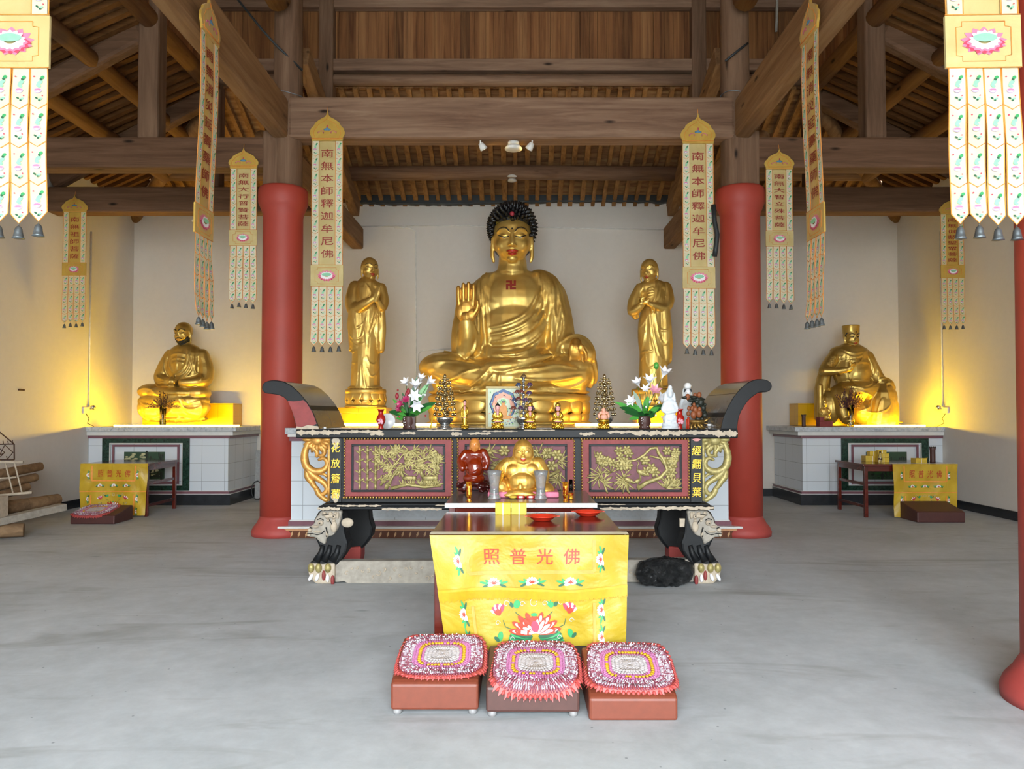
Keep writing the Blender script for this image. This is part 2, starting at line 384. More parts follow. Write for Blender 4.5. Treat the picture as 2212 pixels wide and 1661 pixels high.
# roof: a skirt slope along the back and both sides, a plank clerestory above it
XP0, XP1, YP = -4.6, 4.46, 11.56
ZR = ZW + 1.12
sl = (ZR - ZW) / (YB - YP)
def roof():
    # rear slope
    n = 12; m = MB()
    for k in range(n):
        t0, t1 = k / n, (k + 1) / n
        for x0, x1 in ((XL, XR),):
            def xa(t, l): return (XL + (XP0 - XL) * t) if l else (XR + (XP1 - XR) * t)
            y0, y1 = YB + .05 - (YB - YP) * t0, YB - (YB - YP) * t1
            z0, z1 = ZW + (ZR - ZW) * t0 + .0, ZW + (ZR - ZW) * t1 + .03
            vs = [(xa(t0, 1), y0, z0), (xa(t0, 0), y0, z0), (xa(t1, 0), y1, z1), (xa(t1, 1), y1, z1)]
            m.smooth = False; m.add(vs + [(a, b, c + .05) for a, b, c in vs], [(0, 1, 2, 3), (4, 5, 6, 7), (0, 1, 5, 4), (2, 3, 7, 6), (1, 2, 6, 5), (3, 0, 4, 7)])
    struct(m.build('ceiling_rear', 'deck_rear'))
    m = MB(); x = XL + .1
    while x < XR:
        t = 1.0
        if x < XP0: t = (x - XL) / (XP0 - XL)
        if x > XP1: t = (XR - x) / (XR - XP1)
        w = .075 + random.uniform(-.012, .012)
        if t > .08: m.bar((x, YB + .02, ZW - .045), (x + random.uniform(-.012, .012), YB - (YB - YP) * t, ZW + (ZR - ZW) * t - .045), w, .07)
        x += .205 + random.uniform(-.015, .015)
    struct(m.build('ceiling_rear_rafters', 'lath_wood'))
    for side, x0, x1 in (('left', XL, XP0), ('right', XR, XP1)):
        m = MB(); m.smooth = False
        for k in range(n):
            t0, t1 = k / n, (k + 1) / n
            xa, xb = x0 + (x1 - x0) * t0 * .998, x0 + (x1 - x0) * t1
            z0, z1 = ZW + (ZR - ZW) * t0, ZW + (ZR - ZW) * t1 + .03
            ya, yb = YB - (YB - YP) * t0, YB - (YB - YP) * t1
            vs = [(xa, YF, z0), (xa, ya, z0), (xb, yb, z1), (xb, YF, z1)]
            m.add(vs + [(a, b, c + .05) for a, b, c in vs], [(0, 1, 2, 3), (4, 5, 6, 7), (0, 1, 5, 4), (2, 3, 7, 6), (1, 2, 6, 5), (3, 0, 4, 7)])
        struct(m.build('ceiling_' + side, 'deck_side'))
        m = MB(); y = 0.2
        while y < YB - .1:
            t = 1.0 if y < YP else (YB - y) / (YB - YP)
            if t > .08: m.bar((x0, y, ZW - .045), (x0 + (x1 - x0) * t, y + random.uniform(-.012, .012), ZW + (ZR - ZW) * t - .045), .085, .07)
            y += .215 + random.uniform(-.015, .015)
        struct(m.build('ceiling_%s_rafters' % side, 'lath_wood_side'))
    # clerestory plank walls and the upper ceiling
    m = MB(); x = XP0
    while x < XP1:
        w = random.uniform(.12, .17); m.lo(x, min(x + w - .004, XP1), YP + random.uniform(0, .02), YP + .05, 6.45, 7.75); x += w
    m.lo(XP0, XP1, YP + .05, YP + .09, 6.45, 7.75); struct(m.build('wall_clerestory_rear', 'plank_wood'))
    for nm, xx in (('left', XP0), ('right', XP1)):
        m = MB(); y = YF
        while y < YP:
            w = random.uniform(.12, .17); o = random.uniform(0, .02)
            m.lo(xx - .05 + o, xx + o, y, min(y + w - .004, YP), 6.45, 7.75); y += w
        struct(m.build('wall_clerestory_' + nm, 'plank_wood'))
    m = MB(); m.lo(XP0 - .1, XP1 + .1, YF, YP + .1, 8.3, 8.4); struct(m.build('ceiling_upper', 'deck_side'))
    m = MB(); m.lo(XP0, XP1, YP, YP + .1, 7.75, 8.3); m.lo(XP0 - .1, XP0, YF, YP, 7.75, 8.3); m.lo(XP1, XP1 + .1, YF, YP, 7.75, 8.3); struct(m.build('wall_clerestory_top', 'beam_wood_x'))
roof()
# ------------------------------------------------------------------ columns and timbers
CXL, CXR, CY = -2.94, 2.79, 9.58
def column(loc, label):
    t = thing('red_column', label, 'column', loc); t['kind'] = 'thing'
    m = MB(); m.lathe([(.25, .2), (.248, 1.5), (.244, 3.0), (.243, 3.95), (.25, 4.0), (.275, 4.06), (.3, 4.12), (.303, 4.2), (.3, 4.28), (.285, 4.31), (0, 4.31)], n=40); m.build('shaft', 'red_paint', t)
    m = MB(); m.lathe([(.0, 0), (.345, 0), (.35, .05), (.33, .1), (.29, .15), (.262, .2), (.25, .22), (.25, .24), (0, .24)], n=40); m.build('plinth', 'red_paint_worn', t)
column((CXL, CY, 0), 'red painted column at the left end of the carved altar table')
column((CXR, CY, 0), 'red painted column at the right end of the carved altar table')
column((CXR + .10, 4.0, 0), 'red painted column cut off by the right edge beside a large banner')
def beam(name, mb, mat, label, cat='beam', bev=.015):
    o = mb.build(name, mat, bevel=bev); tag(o, label, cat, kind='thing'); return o
def timbers():
    m = MB(); m.lo(CXL + .1, CXR - .1, 9.4, 9.72, 4.905, 5.42); beam('tie_beam', m, 'beam_wood_x', 'thick pale squared beam spanning between the two red columns above the seated figure', bev=.04)
    for s, cx, xw, w1, w2, wp in (('left', CXL, XL, 'left', 'left', XP0), ('right', CXR, XR, 'right', 'right', XP1)):
        q = 1 if s == 'left' else -1
        # post standing on the column
        m = MB(); m.tube([(cx + .05 * q, CY, 4.31), (cx + .05 * q, CY, 8.3)], [.185, .165], 20); m.lo(cx - .16 - (.05 if q > 0 else -.02), cx + .02 + (-.05 if q > 0 else .18), CY - .17, CY + .1, 4.31, 5.0)
        beam('timber_post', m, 'beam_wood_z', 'round timber post rising from the top of the %s red column' % s, 'post')
        m = MB(); a, b = sorted((cx - .12 * q, xw)); m.lo(a, b, 9.42, 9.7, 4.54, 4.925); beam('cross_beam', m, 'beam_wood_shaded', 'dark squared beam from the %s red column to the %s wall, nearer of two' % (s, s), bev=.03)
        a, b = sorted((cx, xw)); m = MB(); m.lo(a, b, 11.42, 11.7, 4.515, 4.9); beam('cross_beam', m, 'beam_wood_shaded', 'lower looking dark beam behind the %s hanging banners, farther of two on that side' % s, bev=.03)
        # beams running in depth: forward (high) and back to the wall (low)
        m = MB(); m.lo(cx - .10, cx + .10, 0.0, 9.45, 4.905, 5.40); beam('depth_beam', m, 'beam_wood_y', 'long tawny beam running from the %s red column out over the viewer' % s, bev=.04)
        m = MB(); m.lo(cx - .11, cx + .11, 9.7, YB, 4.515, 4.905); beam('depth_beam', m, 'beam_wood_y', 'beam running back from the %s red column to the rear wall' % s, bev=.03)
        # sloping rafter ending at the back wall above it
        m = MB(); m.bar((cx + .03 * q, YB - .35, 5.16), (cx + .03 * q, 10.3, 6.35), .16, .3); beam('sloping_strut', m, 'beam_wood_y', 'short sloping strut above the rear beam near the %s side of the plaster wall' % s)
        # queen posts
        m = MB(); m.lo(wp - .13, wp + .13, 9.45, 9.7, 4.92, 8.3); beam('queen_post', m, 'beam_wood_z', 'square post standing on the nearer %s cross beam' % s, 'post', .03)
        m = MB(); m.lo(wp - .12, wp + .12, 11.44, 11.68, 4.9, 8.3); beam('queen_post', m, 'beam_wood_z', 'dark square post standing on the farther %s cross beam' % s, 'post', .03)
        px = CXL + .06 if q > 0 else CXR - .06
        m = MB(); m.lo(px - .11, px + .11, 11.4, 11.62, 4.9, 8.3); beam('king_post', m, 'beam_wood_z', 'dark post in front of the plank wall, %s of the pair' % s, 'post', .02)
        # principal rafters
        for yy, nm in ((9.57, 'nearer'), (11.56, 'farther')):
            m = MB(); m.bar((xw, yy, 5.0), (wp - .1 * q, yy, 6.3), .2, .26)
            beam('principal_rafter', m, 'beam_wood_shaded', '%s sloping rafter carrying the roof over the %s aisle' % (nm, s), 'rafter', .05)
        m = MB(); m.tube([(xw, YB, 5.1), (wp, YP, 6.3)], .11, 12); beam('hip_rafter', m, 'beam_wood_y', 'round hip rafter running into the rear %s corner' % s, 'rafter', 0)
        # purlins along the side
        for xx, zz, r, nm in ((xw + 1.02 * q, 5.56, .115, 'lower'), (xw + 1.72 * q, 5.92, .105, 'middle'), (wp, 6.42, .12, 'upper')):
            ye = YB - (YB - YP) * abs(xx - xw) / 2.5
            m = MB(); m.tube([(xx, 1.0, zz), (xx, 5, zz + .02), (xx, ye, zz)], r, 14); beam('purlin', m, 'beam_wood_y', '%s round purlin under the %s aisle roof' % (nm, s), 'purlin', 0)
        m = MB(); m.tube([(cx + .02 * q, 5.0, 6.62), (cx + .02 * q, 9.25, 6.55)], [.14, .15], 16); beam('log_beam', m, 'beam_wood_y', 'round log end high beside the %s timber post' % s, 'beam', 0)
        m = MB(); m.tube([(cx - .62 * q, 10.6, 5.35), (cx - .62 * q - .3 * q, 12.9, 5.0)], .1, 12); beam('brace', m, 'beam_wood_y', 'rounded brace in the roof corner outside the %s red column' % s, 'brace', 0)
    m = MB(); r_ = random.Random(2); n_ = 70
    up = [(CXL + (CXR - CXL) * i / n_, 5.5) for i in range(n_ + 1)]; dn = [(CXR - (CXR - CXL) * i / n_, 5.335 + r_.uniform(-.012, .012) + .03 * sin(i * .09)) for i in range(n_ + 1)]
    m.pxz(up + dn, YB - .16, YB - .03); beam('wall_head_plate', m, 'cord_dark', 'dark rough edged plate along the head of the rear wall')
    m = MB(); m.tube([(CXL, 13.05, 5.6), (0, 13.05, 5.62), (CXR, 13.05, 5.6)], .12, 16); beam('purlin', m, 'beam_wood_x', 'round purlin crossing the rear slope above the seated figure', 'purlin', 0)
    m = MB(); m.tube([(XL + 1, 13.05, 5.58), (CXL - .1, 13.05, 5.58)], .1, 12); beam('purlin', m, 'beam_wood_x', 'round purlin crossing the rear slope behind the left side bay', 'purlin', 0)
    m = MB(); m.tube([(XR - 1, 13.05, 5.58), (CXR + .1, 13.05, 5.58)], .1, 12); beam('purlin', m, 'beam_wood_x', 'round purlin crossing the rear slope behind the right side bay', 'purlin', 0)
    m = MB(); m.tube([(XP0, 11.5, 6.55), (0, 11.5, 6.53), (XP1, 11.5, 6.55)], .085, 16); beam('purlin', m, 'beam_wood_x', 'straight round purlin just below the plank wall', 'purlin', 0)
    m = MB(); m.lo(XP0, XP1, 11.42, 11.6, 6.66, 6.84); beam('wall_plate', m, 'beam_wood_x', 'flat timber plate along the foot of the plank wall')
    m = MB(); m.lo(XP0, XP1, 11.42, 11.56, 7.62, 7.8); beam('wall_plate', m, 'beam_wood_x', 'flat timber plate along the head of the plank wall')
timbers()
# ------------------------------------------------------------------ tiled altars
def tile_mat(nm, col, grout, sx, sz, ox=0.0, oz=0.0, w=0.006, rough=0.18):
    t = NT(nm); tc = t.node('ShaderNodeTexCoord'); sp = t.node('ShaderNodeSeparateXYZ', Vector=tc.outputs['Object'])
    def M(op, a, b=0.0): return t.node('ShaderNodeMath', _operation=op, i0=a, i1=b).outputs[0]
    def line(v, s, o): return M('LESS_THAN', M('MODULO', M('ADD', v, 100 * s - o), s), w)
    h = M('ADD', sp.outputs['X'], sp.outputs['Y'])
    g = M('MAXIMUM', line(h, sx, ox), line(sp.outputs['Z'], sz, oz))
    t.out(t.mix(g, t.ramp(t.noise(t.coords(), 1.5, 2), [(0.3, col), (0.7, col)]), grout), rough)
tile_mat('altar_tile', 'd6dee6', '949ca2', .373, .293, 0, 0.09)
tile_mat('gold_tile', 'e2ac14', 'c08c10', .3, .2, 0, .05)
def mk_basetile():
    t = NT('base_tile'); tc = t.node('ShaderNodeTexCoord'); sp = t.node('ShaderNodeSeparateXYZ', Vector=tc.outputs['Object'])
    def M(op, a, b=0.0): return t.node('ShaderNodeMath', _operation=op, i0=a, i1=b).outputs[0]
    u = M('FRACT', M('ADD', M('MULTIPLY', sp.outputs['X'], 11.2), M('MULTIPLY', sp.outputs['Z'], 0)))
    v = M('MULTIPLY', sp.outputs['Z'], 11.5)          # 0..1 over the tile height
    a = M('ABSOLUTE', M('SUBTRACT', M('SUBTRACT', u, M('MULTIPLY', v, 0.28)), 0.36)); b = M('ABSOLUTE', M('SUBTRACT', v, 0.5))
    d = M('LESS_THAN', M('ADD', M('MULTIPLY', a, 2.6), M('MULTIPLY', b, 1.0)), 0.44)
    t.out(t.mix(d, '5e3018', 'c29a70'), 0.3)
mk_basetile()
def platform():
    t = thing('altar_platform', 'long white tiled altar platform between the red columns carrying the gilded figures', 'altar', (0, 9.36, 0))
    x0, x1 = -2.75, 2.56
    m = MB(); m.lo(x0, x1, 0, .055, .2, 1.165); m.lo(-2.66, 2.5, .05, 4.66, .02, 1.16); m.build('tiled_body', 'altar_tile', t)
    m = MB(); m.lo(x0 - .07, x1 + .1, -.05, .055, 1.25, 1.325); m.lo(-2.66, 2.5, .05, 4.66, 1.2, 1.325); m.build('countertop', 'counter_stone', t, bevel=.008)
    m = MB(); m.lo(x0 - .04, x1 + .04, -.03, .05, 1.215, 1.25); m.lo(x0 - .012, x1 + .012, -.02, .05, .195, .21); m.lo(x0 - .13, x1 + .14, -.11, .03, .118, .142); m.build('white_moulding', 'white_trim', t, bevel=.004)
    m = MB(); m.lo(x0 - .02, x1 + .02, -.018, .05, 1.165, 1.215); m.lo(x0 - .025, x1 + .03, -.025, .05, .142, .195); m.build('mauve_band', 'mauve_tile', t)
    m = MB(); m.lo(x0 - .05, x1 + .05, -.06, .04, 0.0, .087); m.build('patterned_base', 'base_tile', t)
    m = MB(); m.lo(x0 - .08, x1 + .08, -.075, .03, .087, .118); m.build('tan_base_edge', 'tile_tan', t)
    # ink painted tiles low on the front
    m = MB(); m.lo(-1.9, -.6, -.008, .0, .24, .52); m.lo(.9, 1.72, -.008, 0, .24, .52); m.build('painted_panel', 'jade_grey', t)
    m = MB(); random.seed(3)
    for k in range(70):
        x = random.choice([random.uniform(-1.85, -.65), random.uniform(.95, 1.35)]); z = random.uniform(.36, .5); L = random.uniform(.05, .22)
        m.tube([(x, -.012, z), (x + L * .5, -.012, z - random.uniform(.005, .03)), (x + L, -.012, z + random.uniform(-.02, .01))], .0022, 4)
    for x in (1.56, 1.62, 1.67, -1.75, -1.7):
        m.tube([(x, -.012, .36), (x + .01, -.012, .43), (x + .04, -.012, .42), (x + .05, -.012, .35)], .004, 4); m.tube([(x + .02, -.012, .43), (x + .015, -.012, .34)], .004, 4)
    m.build('ink_strokes', 'black_paint', t)
platform()
def side_altar(side):
    q = -1 if side == 'left' else 1
    xo = XL if q < 0 else XR; L = 2.33; D = 1.38
    t = thing('tiled_altar', 'white tiled altar with green marble frame in the %s rear corner' % side, 'altar', (xo, 12.64, 0))
    def X(a): return -q * a
    def bx(m, a, b, y0, y1, z0, z1): xa, xb = sorted((X(a), X(b))); m.lo(xa, xb, y0, y1, z0, z1)
    m = MB(); bx(m, 0, L - .03, .0, D, .22, 1.13); m.build('tiled_body', 'altar_tile', t)
    m = MB(); bx(m, 0, L + .12, -.09, D, 1.205, 1.28); m.build('countertop', 'counter_stone', t, bevel=.01)
    m = MB(); bx(m, 0, L + .06, -.05, D, 1.14, 1.205); bx(m, 0, L + .02, -.02, D, .175, .185); bx(m, 0, L + .02, -.02, D, .225, .235)
    bx(m, .36, 1.56, -.03, -.005, .32, .335); bx(m, .36, 1.56, -.03, -.005, 1.0, 1.015); bx(m, .36, .375, -.03, -.005, .335, 1.0); bx(m, 1.545, 1.56, -.03, -.005, .335, 1.0)
    m.build('white_moulding', 'white_trim', t)
    m = MB(); bx(m, 0, L + .0, -.02, D, 1.09, 1.14); bx(m, 0, L + .0, -.02, D, .185, .225)
    for z0, z1 in ((.345, .385), (.955, .99)): bx(m, .41, 1.51, -.034, -.025, z0, z1)
    bx(m, .41, .445, -.034, -.025, .385, .955); bx(m, 1.475, 1.51, -.034, -.025, .385, .955)
    m.build('mauve_band', 'mauve_tile', t)
    m = MB(); bx(m, .24, .37, -.024, 0, .24, 1.09); bx(m, 1.55, 1.67, -.024, 0, .24, 1.09); bx(m, .37, 1.55, -.024, 0, .24, .33); bx(m, .37, 1.55, -.024, 0, 1.01, 1.09); m.build('green_marble_frame', 'green_marble', t)
    m = MB(); bx(m, .0, L + .015, -.03, D, 0, .175); m.build('black_base', 'black_base', t)
    m = MB(); bx(m, .6, 1.26, -.022, 0, .42, .87); p = m.build('landscape_picture', 'picture_green', t)
    r = random.Random(5 + q)
    m = MB(); c = 0
    x0, x1 = sorted((X(.6), X(1.26)))
    for k in range(26):
        cx, cz = r.uniform(x0 + .03, x0 + .35), r.uniform(.7, .84); m.ell((cx, -.024, cz), (r.uniform(.02, .05), .002, r.uniform(.008, .02)), nu=8, nv=4)
    m.build('pale_sky', 'picture_sky', p)
    m = MB()
    for k in range(60):
        cx = r.uniform(x0 + .02, x1 - .02); cz = r.uniform(.45, .85); 
        if cx < (x0 + x1) / 2 and .7 < cz: continue
        m.ell((cx, -.026, cz), (r.uniform(.006, .03), .002, r.uniform(.01, .07)), nu=8, nv=4)
    m.build('dark_trees', 'picture_tree', p)
    m = MB()
    for k in range(14): m.ell((r.uniform(x0 + .08, x1 - .08), -.025, r.uniform(.44, .62)), (r.uniform(.03, .09), .002, r.uniform(.01, .03)), nu=8, nv=4)
    m.build('meadow', 'page_pale' if q < 0 else 'leaf_dark', p)
    # yellow tiled plinth behind the figure
    t2 = MB(); bx(t2, .42, 2.02, .95, D, 1.285, 1.68); t2.build('yellow_plinth', 'gold_tile', t)
side_altar('left'); side_altar('right')
for (cx, lab) in ((-2.33, 'left'), (1.86, 'right')):
    m = MB(); m.lo(-.32, .32, -.2, .3, 0, .18); m.lo(-.36, .36, -.24, .34, .18, .265); o = m.build('yellow_pedestal', 'gold_tile', loc=(cx if lab == 'left' else 2.12, 11.75, 1.325), bevel=.004)
    tag(o, 'yellow tiled pedestal under the %s standing gilded monk' % lab, 'pedestal')
def led(x0, x1, y, z, lab, mat='led_warm'):
    t = thing('led_strip', lab, 'light strip', ((x0 + x1) / 2, y, z)); L = (x1 - x0) / 2
    m = MB(); m.lo(-L, L, -.012, .012, 0, .008); m.build('backing', 'plastic_white', t)
    m = MB(); m.tube([(-L, 0, .016), (L, 0, .016)], .011, 8); m.build('diffuser', mat, t)
led(PX(247, 12.82), PX(517, 12.82), 12.82, 1.28, 'glowing yellow light strip along the left corner altar', 'led_warm')
led(PX(1845, 12.82), PX(1998, 12.82), 12.82, 1.28, 'glowing yellow light strip along the right corner altar', 'led_warm')
led(-2.6, -1.2, 11.35, 1.325, 'glowing warm light strip left of the large seated figure', 'led_pale')
led(.85, 2.3, 11.35, 1.325, 'glowing warm light strip right of the large seated figure', 'led_pale')

# ------------------------------------------------------------------ carved altar table
TY = 6.82
def altar_table():
    t = thing('altar_table', 'long black lacquered altar table with carved gilt panels and upturned ends', 'table', (0, TY, 0))
    X = lambda p: PX(p, TY); Z = lambda p: PZ(p, TY)
    D = 1.05
    m = MB(); m.lo(X(645), X(1588), 0, D, Z(942), 1.345); m.build('tabletop', 'granite_dark', t, bevel=.012)
    m = MB(); m.lo(X(641), X(1592), -.03, 0.0, Z(946), Z(927)); m.build('front_edge', 'black_paint', t, bevel=.01)
    # paint lost from the front edge
    pk = [0.0]
    m = MB(); r = random.Random(2)
    def patch(mm, x0, x1, zc, h, y, amp=.35, n=14):
        n = 40; L_ = abs(x1 - x0); p1, p2, p3 = (r.uniform(0, 6) for _ in range(3))
        def lobe(i, s_):
            u = i / n; x = u * L_; e_ = min(1, sin(pi * min(max(u, .0), 1)) * 3) ** .5 if 0 < u < 1 else 0
            return (.32 + .1 * sin(x * 55 + p1 * s_) + .07 * sin(x * 130 + p2 + s_) + .05 * sin(x * 260 + p3)) * e_
        pts = [(x0 + (x1 - x0) * i / n, zc + h * lobe(i, 1)) for i in range(1, n)] + [(x1 - (x1 - x0) * i / n, zc - h * lobe(n - i, 2)) for i in range(1, n)]
        pk[0] += .0004; mm.pxz(pts, y - .002 - pk[0], y + .002)
    for a, b, zc, h in ((641, 740, 934, 13), (735, 830, 932, 8), (800, 832, 937, 9), (866, 900, 935, 7), (900, 1000, 929, 4), (975, 1000, 937, 10), (1010, 1062, 936, 7), (1040, 1120, 931, 4), (1250, 1285, 937, 9), (1310, 1380, 933, 8), (1360, 1480, 935, 14), (1460, 1560, 934, 12), (1535, 1592, 936, 17), (1130, 1200, 929, 3)):
        patch(m, X(a), X(b), Z(zc), h * .0041, -.032)
    m.build('bare_wood_patches', 'peeled_wood', t)
    # upturned ends
    for q in (-1, 1):
        if q < 0:
            lo_ = [(641, 927), (637, 912), (633, 897), (628, 880), (621, 867), (612, 858), (600, 853), (586, 851), (573, 849)]
            up_ = [(566, 842), (566, 833), (571, 826), (582, 822), (596, 822), (612, 825), (628, 833), (646, 849), (662, 868), (677, 893), (690, 927)]
        else:
            lo_ = [(1592, 927), (1594, 912), (1598, 896), (1606, 880), (1617, 865), (1630, 854), (1642, 847), (1655, 847)]
            up_ = [(1665, 842), (1668, 833), (1663, 824), (1650, 819), (1634, 820), (1618, 826), (1600, 840), (1584, 860), (1570, 885), (1561, 908), (1557, 927)]
        raw = lo_ + up_; poly = []
        for i in range(len(raw)):
            a_, b_, c_, d_ = raw[i - 1], raw[i], raw[(i + 1) % len(raw)], raw[(i + 2) % len(raw)]
            sharp = i in (len(raw) - 1, 0, len(raw) - 2)
            for j in range(1 if sharp else 4):
                t_ = j / 4; g_ = [.5 * (2 * b_[w] + (c_[w] - a_[w]) * t_ + (2 * a_[w] - 5 * b_[w] + 4 * c_[w] - d_[w]) * t_ * t_ + (3 * b_[w] - a_[w] - 3 * c_[w] + d_[w]) * t_ ** 3) for w in (0, 1)]; poly.append((X(g_[0]), Z(g_[1])))
        m = MB(); m.pxz(poly, 0, D); w = m.build('upturned_end', 'black_paint', t, bevel=.006)
        up3 = [(X(a), Z(b)) for a, b in up_[3:]]
        m = MB(); m.smooth = True
        m.grid(lambda u, v: (lambda k: (up3[k][0] - .004 * q * 0, .01 + v * (D - .02), up3[k][1] + .004))(min(len(up3) - 1, int(round(u * (len(up3) - 1))))), len(up3) - 1, 1)
        m.build('worn_inner_face', 'granite_dark', w)
        if q < 0:
            m = MB(); m.pxz([(X(a), Z(b)) for a, b in ((622, 866), (634, 867), (646, 866), (655, 864), (663, 871), (676, 893), (684, 915), (676, 920), (664, 919), (650, 922), (641, 922), (637, 905), (632, 889))], -.004, .003)
            m.build('red_patch', 'red_panel', w)
            m = MB(); m.pxz([(X(a), Z(b)) for a, b in ((641, 921), (652, 923), (665, 918), (680, 920), (688, 921), (690, 928), (641, 928))], -.006, .003); m.build('bare_patch', 'peeled_wood', w)
    # body
    m = MB(); m.lo(X(712), X(1517), .03, D - .05, Z(1085), Z(944)); b = m.build('body', 'black_paint', t)
    # panels
    def panel(px0, px1, kind):
        y0, y1 = 949, 1080
        m = MB(); m.lo(X(px0), X(px1), .005, .03, Z(y1 - 8), Z(y0)); f = m.build('carved_panel', 'red_panel', t, bevel=.006)
        m = MB(); g = 16 if px1 - px0 > 230 else 13
        a0, a1, b0, b1 = X(px0 + g), X(px1 - g), Z(y1 - 18), Z(y0 + 10)
        w = .02
        m.lo(a0, a1, -.008, .01, b0, b0 + w); m.lo(a0, a1, -.008, .01, b1 - w, b1); m.lo(a0, a0 + w, -.008, .01, b0 + w, b1 - w); m.lo(a1 - w, a1, -.008, .01, b0 + w, b1 - w)
        m.build('inner_frame', 'black_paint', f, bevel=.003)
        m = MB(); m.lo(a0 + w, a1 - w, -.002, .01, b0 + w, b1 - w); m.build('panel_ground', 'mauve_panel', f)
        m = MB(); m.smooth = True; s = .0262
        k = X(px0)
        while k < X(px1): m.ell((k, 0, Z(y0 - 1)), (.0105, .012, .009), nu=8, nv=5); m.ell((k, -.002, Z(y1 - 6)), (.011, .013, .013), nu=8, nv=5); k += s
        k = Z(y1 - 6)
        while k < Z(y0): m.ell((X(px0 + 1), 0, k), (.01, .012, .0105), nu=8, nv=5); m.ell((X(px1 - 1), 0, k), (.01, .012, .0105), nu=8, nv=5); k += s
        m.build('beading', 'bronze_gold', f)
        a0 += w; a1 -= w; b0 += w; b1 -= w; Wp, Hp = a1 - a0, b1 - b0
        m = MB(); r = random.Random(len(kind) * 7 + px0)
        P = lambda u, v, y=-.004: (a0 + u * Wp, y, b0 + v * Hp)
        def leaf(u, v, ang, L=.07, wd=.0075):
            c = P(u, v); M = Matrix.Rotation(-ang, 3, 'Y'); d = M @ Vector((L / 2, 0, 0))
            x = min(max(c[0] + d.x, a0 + .01), a1 - .01); z = min(max(c[2] + d.z, b0 + .01), b1 - .01)
            m.ell((x, -.008, z), (L / 2, .008, wd), M=M, nu=8, nv=5)
        def tuft(u, v, n=5, L=.06, base=None):
            L *= 1.15
            b_ = r.uniform(0, 6.3) if base is None else base
            for k in range(n): leaf(u, v, b_ + (k - n / 2) * .62 + r.uniform(-.12, .12), L * r.uniform(.8, 1.2))
        def branch(pts, r0=.012, r1=.006):
            n = len(pts); m.tube([P(u, v, -.008) for u, v in pts], [r0 + (r1 - r0) * i / (n - 1) for i in range(n)], 7)
        def flower(u, v, s=.035):
            for k in range(6):
                a = k * pi / 3; m.ell((P(u, v)[0] + cos(a) * s * .6, -.01, P(u, v)[2] + sin(a) * s * .6), (s * .5, .01, s * .33), M=Matrix.Rotation(-a, 3, 'Y'), nu=8, nv=5)
            m.ell((P(u, v)[0], -.014, P(u, v)[2]), (s * .28, .012, s * .28), nu=8, nv=5)
        def deer(u, v, s=1, q=1):
            c = P(u, v); 
            def e(dx, dz, rx, rz, rot=0): m.ell((c[0] + dx * s * q, -.014, c[2] + dz * s), (rx * s, .012, rz * s), M=Matrix.Rotation(-rot * q, 3, 'Y'), nu=10, nv=6)
            e(0, 0, .055, .02); m.tube([(c[0] + .045 * s * q, -.016, c[2] + .008 * s), (c[0] + .058 * s * q, -.018, c[2] + .04 * s), (c[0] + .064 * s * q, -.018, c[2] + .066 * s)], [.016 * s, .011 * s, .009 * s], 8); e(.08, .068, .02, .009); e(-.045, .0, .02, .02)
            for dx in (-.045, -.03, .03, .045): e(dx, -.038, .006, .026)
            e(.062, .08, .004, .018, 1.3)
        def crane(u, v, s=1, q=1):
            c = P(u, v)
            def e(dx, dz, rx, rz, rot=0): m.ell((c[0] + dx * s * q, -.014, c[2] + dz * s), (rx * s, .012, rz * s), M=Matrix.Rotation(-rot * q, 3, 'Y'), nu=10, nv=6)
            e(0, 0, .04, .02, .5); e(-.03, -.012, .03, .012, .5)
            m.tube([(c[0] + .03 * s * q, -.012, c[2] + .01 * s), (c[0] + .03 * s * q, -.012, c[2] + .05 * s), (c[0] + .015 * s * q, -.012, c[2] + .075 * s), (c[0] + .03 * s * q, -.012, c[2] + .085 * s)], .005 * s, 6)
            e(.0, -.045, .003, .035); e(.01, -.045, .003, .035)
        if kind == 'bamboo':
            for u in (.07, .155, .245):
                for k in range(6): m.tube([P(u, k / 6 + .01), P(u, (k + 1) / 6 - .01)], .011, 8); m.ell(P(u, (k + 1) / 6, -.01), (.014, .012, .006), nu=8, nv=5)
                for k in range(4): leaf(u, .15 + k * .23, 2.6, .05); leaf(u, .2 + k * .23, .5, .05)
            branch([(.3, .1), (.38, .3), (.45, .55), (.55, .8), (.68, .93), (.85, .9)]); branch([(.37, .02), (.44, .3), (.52, .5), (.68, .65), (.85, .75), (.95, .78)])
            branch([(.26, .98), (.33, .8), (.39, .6)], .008, .005); branch([(.42, .03), (.6, .12), (.8, .06), (.98, .1)], .016, .012)
            for k in range(52): tuft(.28 + .7 * ((k * .618) % 1), r.uniform(.42, .97), 5, .06)
            for k in range(6): tuft(.3 + .03 * k, r.uniform(.08, .35), 4, .05)
            for k in range(5): tuft(.94, .3 + .07 * k, 3, .1, 2.4)
            for k in range(10): tuft(r.uniform(.45, .98), .08 + r.uniform(0, .06), 4, .05, 1.5)
            deer(.62, .27, 1.05, -1); deer(.85, .27, 1.2, -1)
        elif kind == 'lotus':
            for k in range(26): tuft(r.uniform(.04, .96), r.uniform(.1, .95), 5, .08)
            for u, v in ((.2, .85), (.38, .9), (.82, .84), (.92, .8), (.3, .5), (.86, .55)): flower(u, v, .05)
            branch([(.7, .1), (.82, .3), (.95, .45)], .02, .014); branch([(.6, .95), (.7, .9), (.74, .75), (.7, .6)], .016, .01)
        else:
            branch([(.52, .02), (.62, .16), (.78, .28), (.86, .45), (.82, .68), (.76, .85), (.74, .97), (.67, .95), (.6, .8), (.5, .68), (.36, .66), (.2, .64), (.05, .62)], .022, .008)
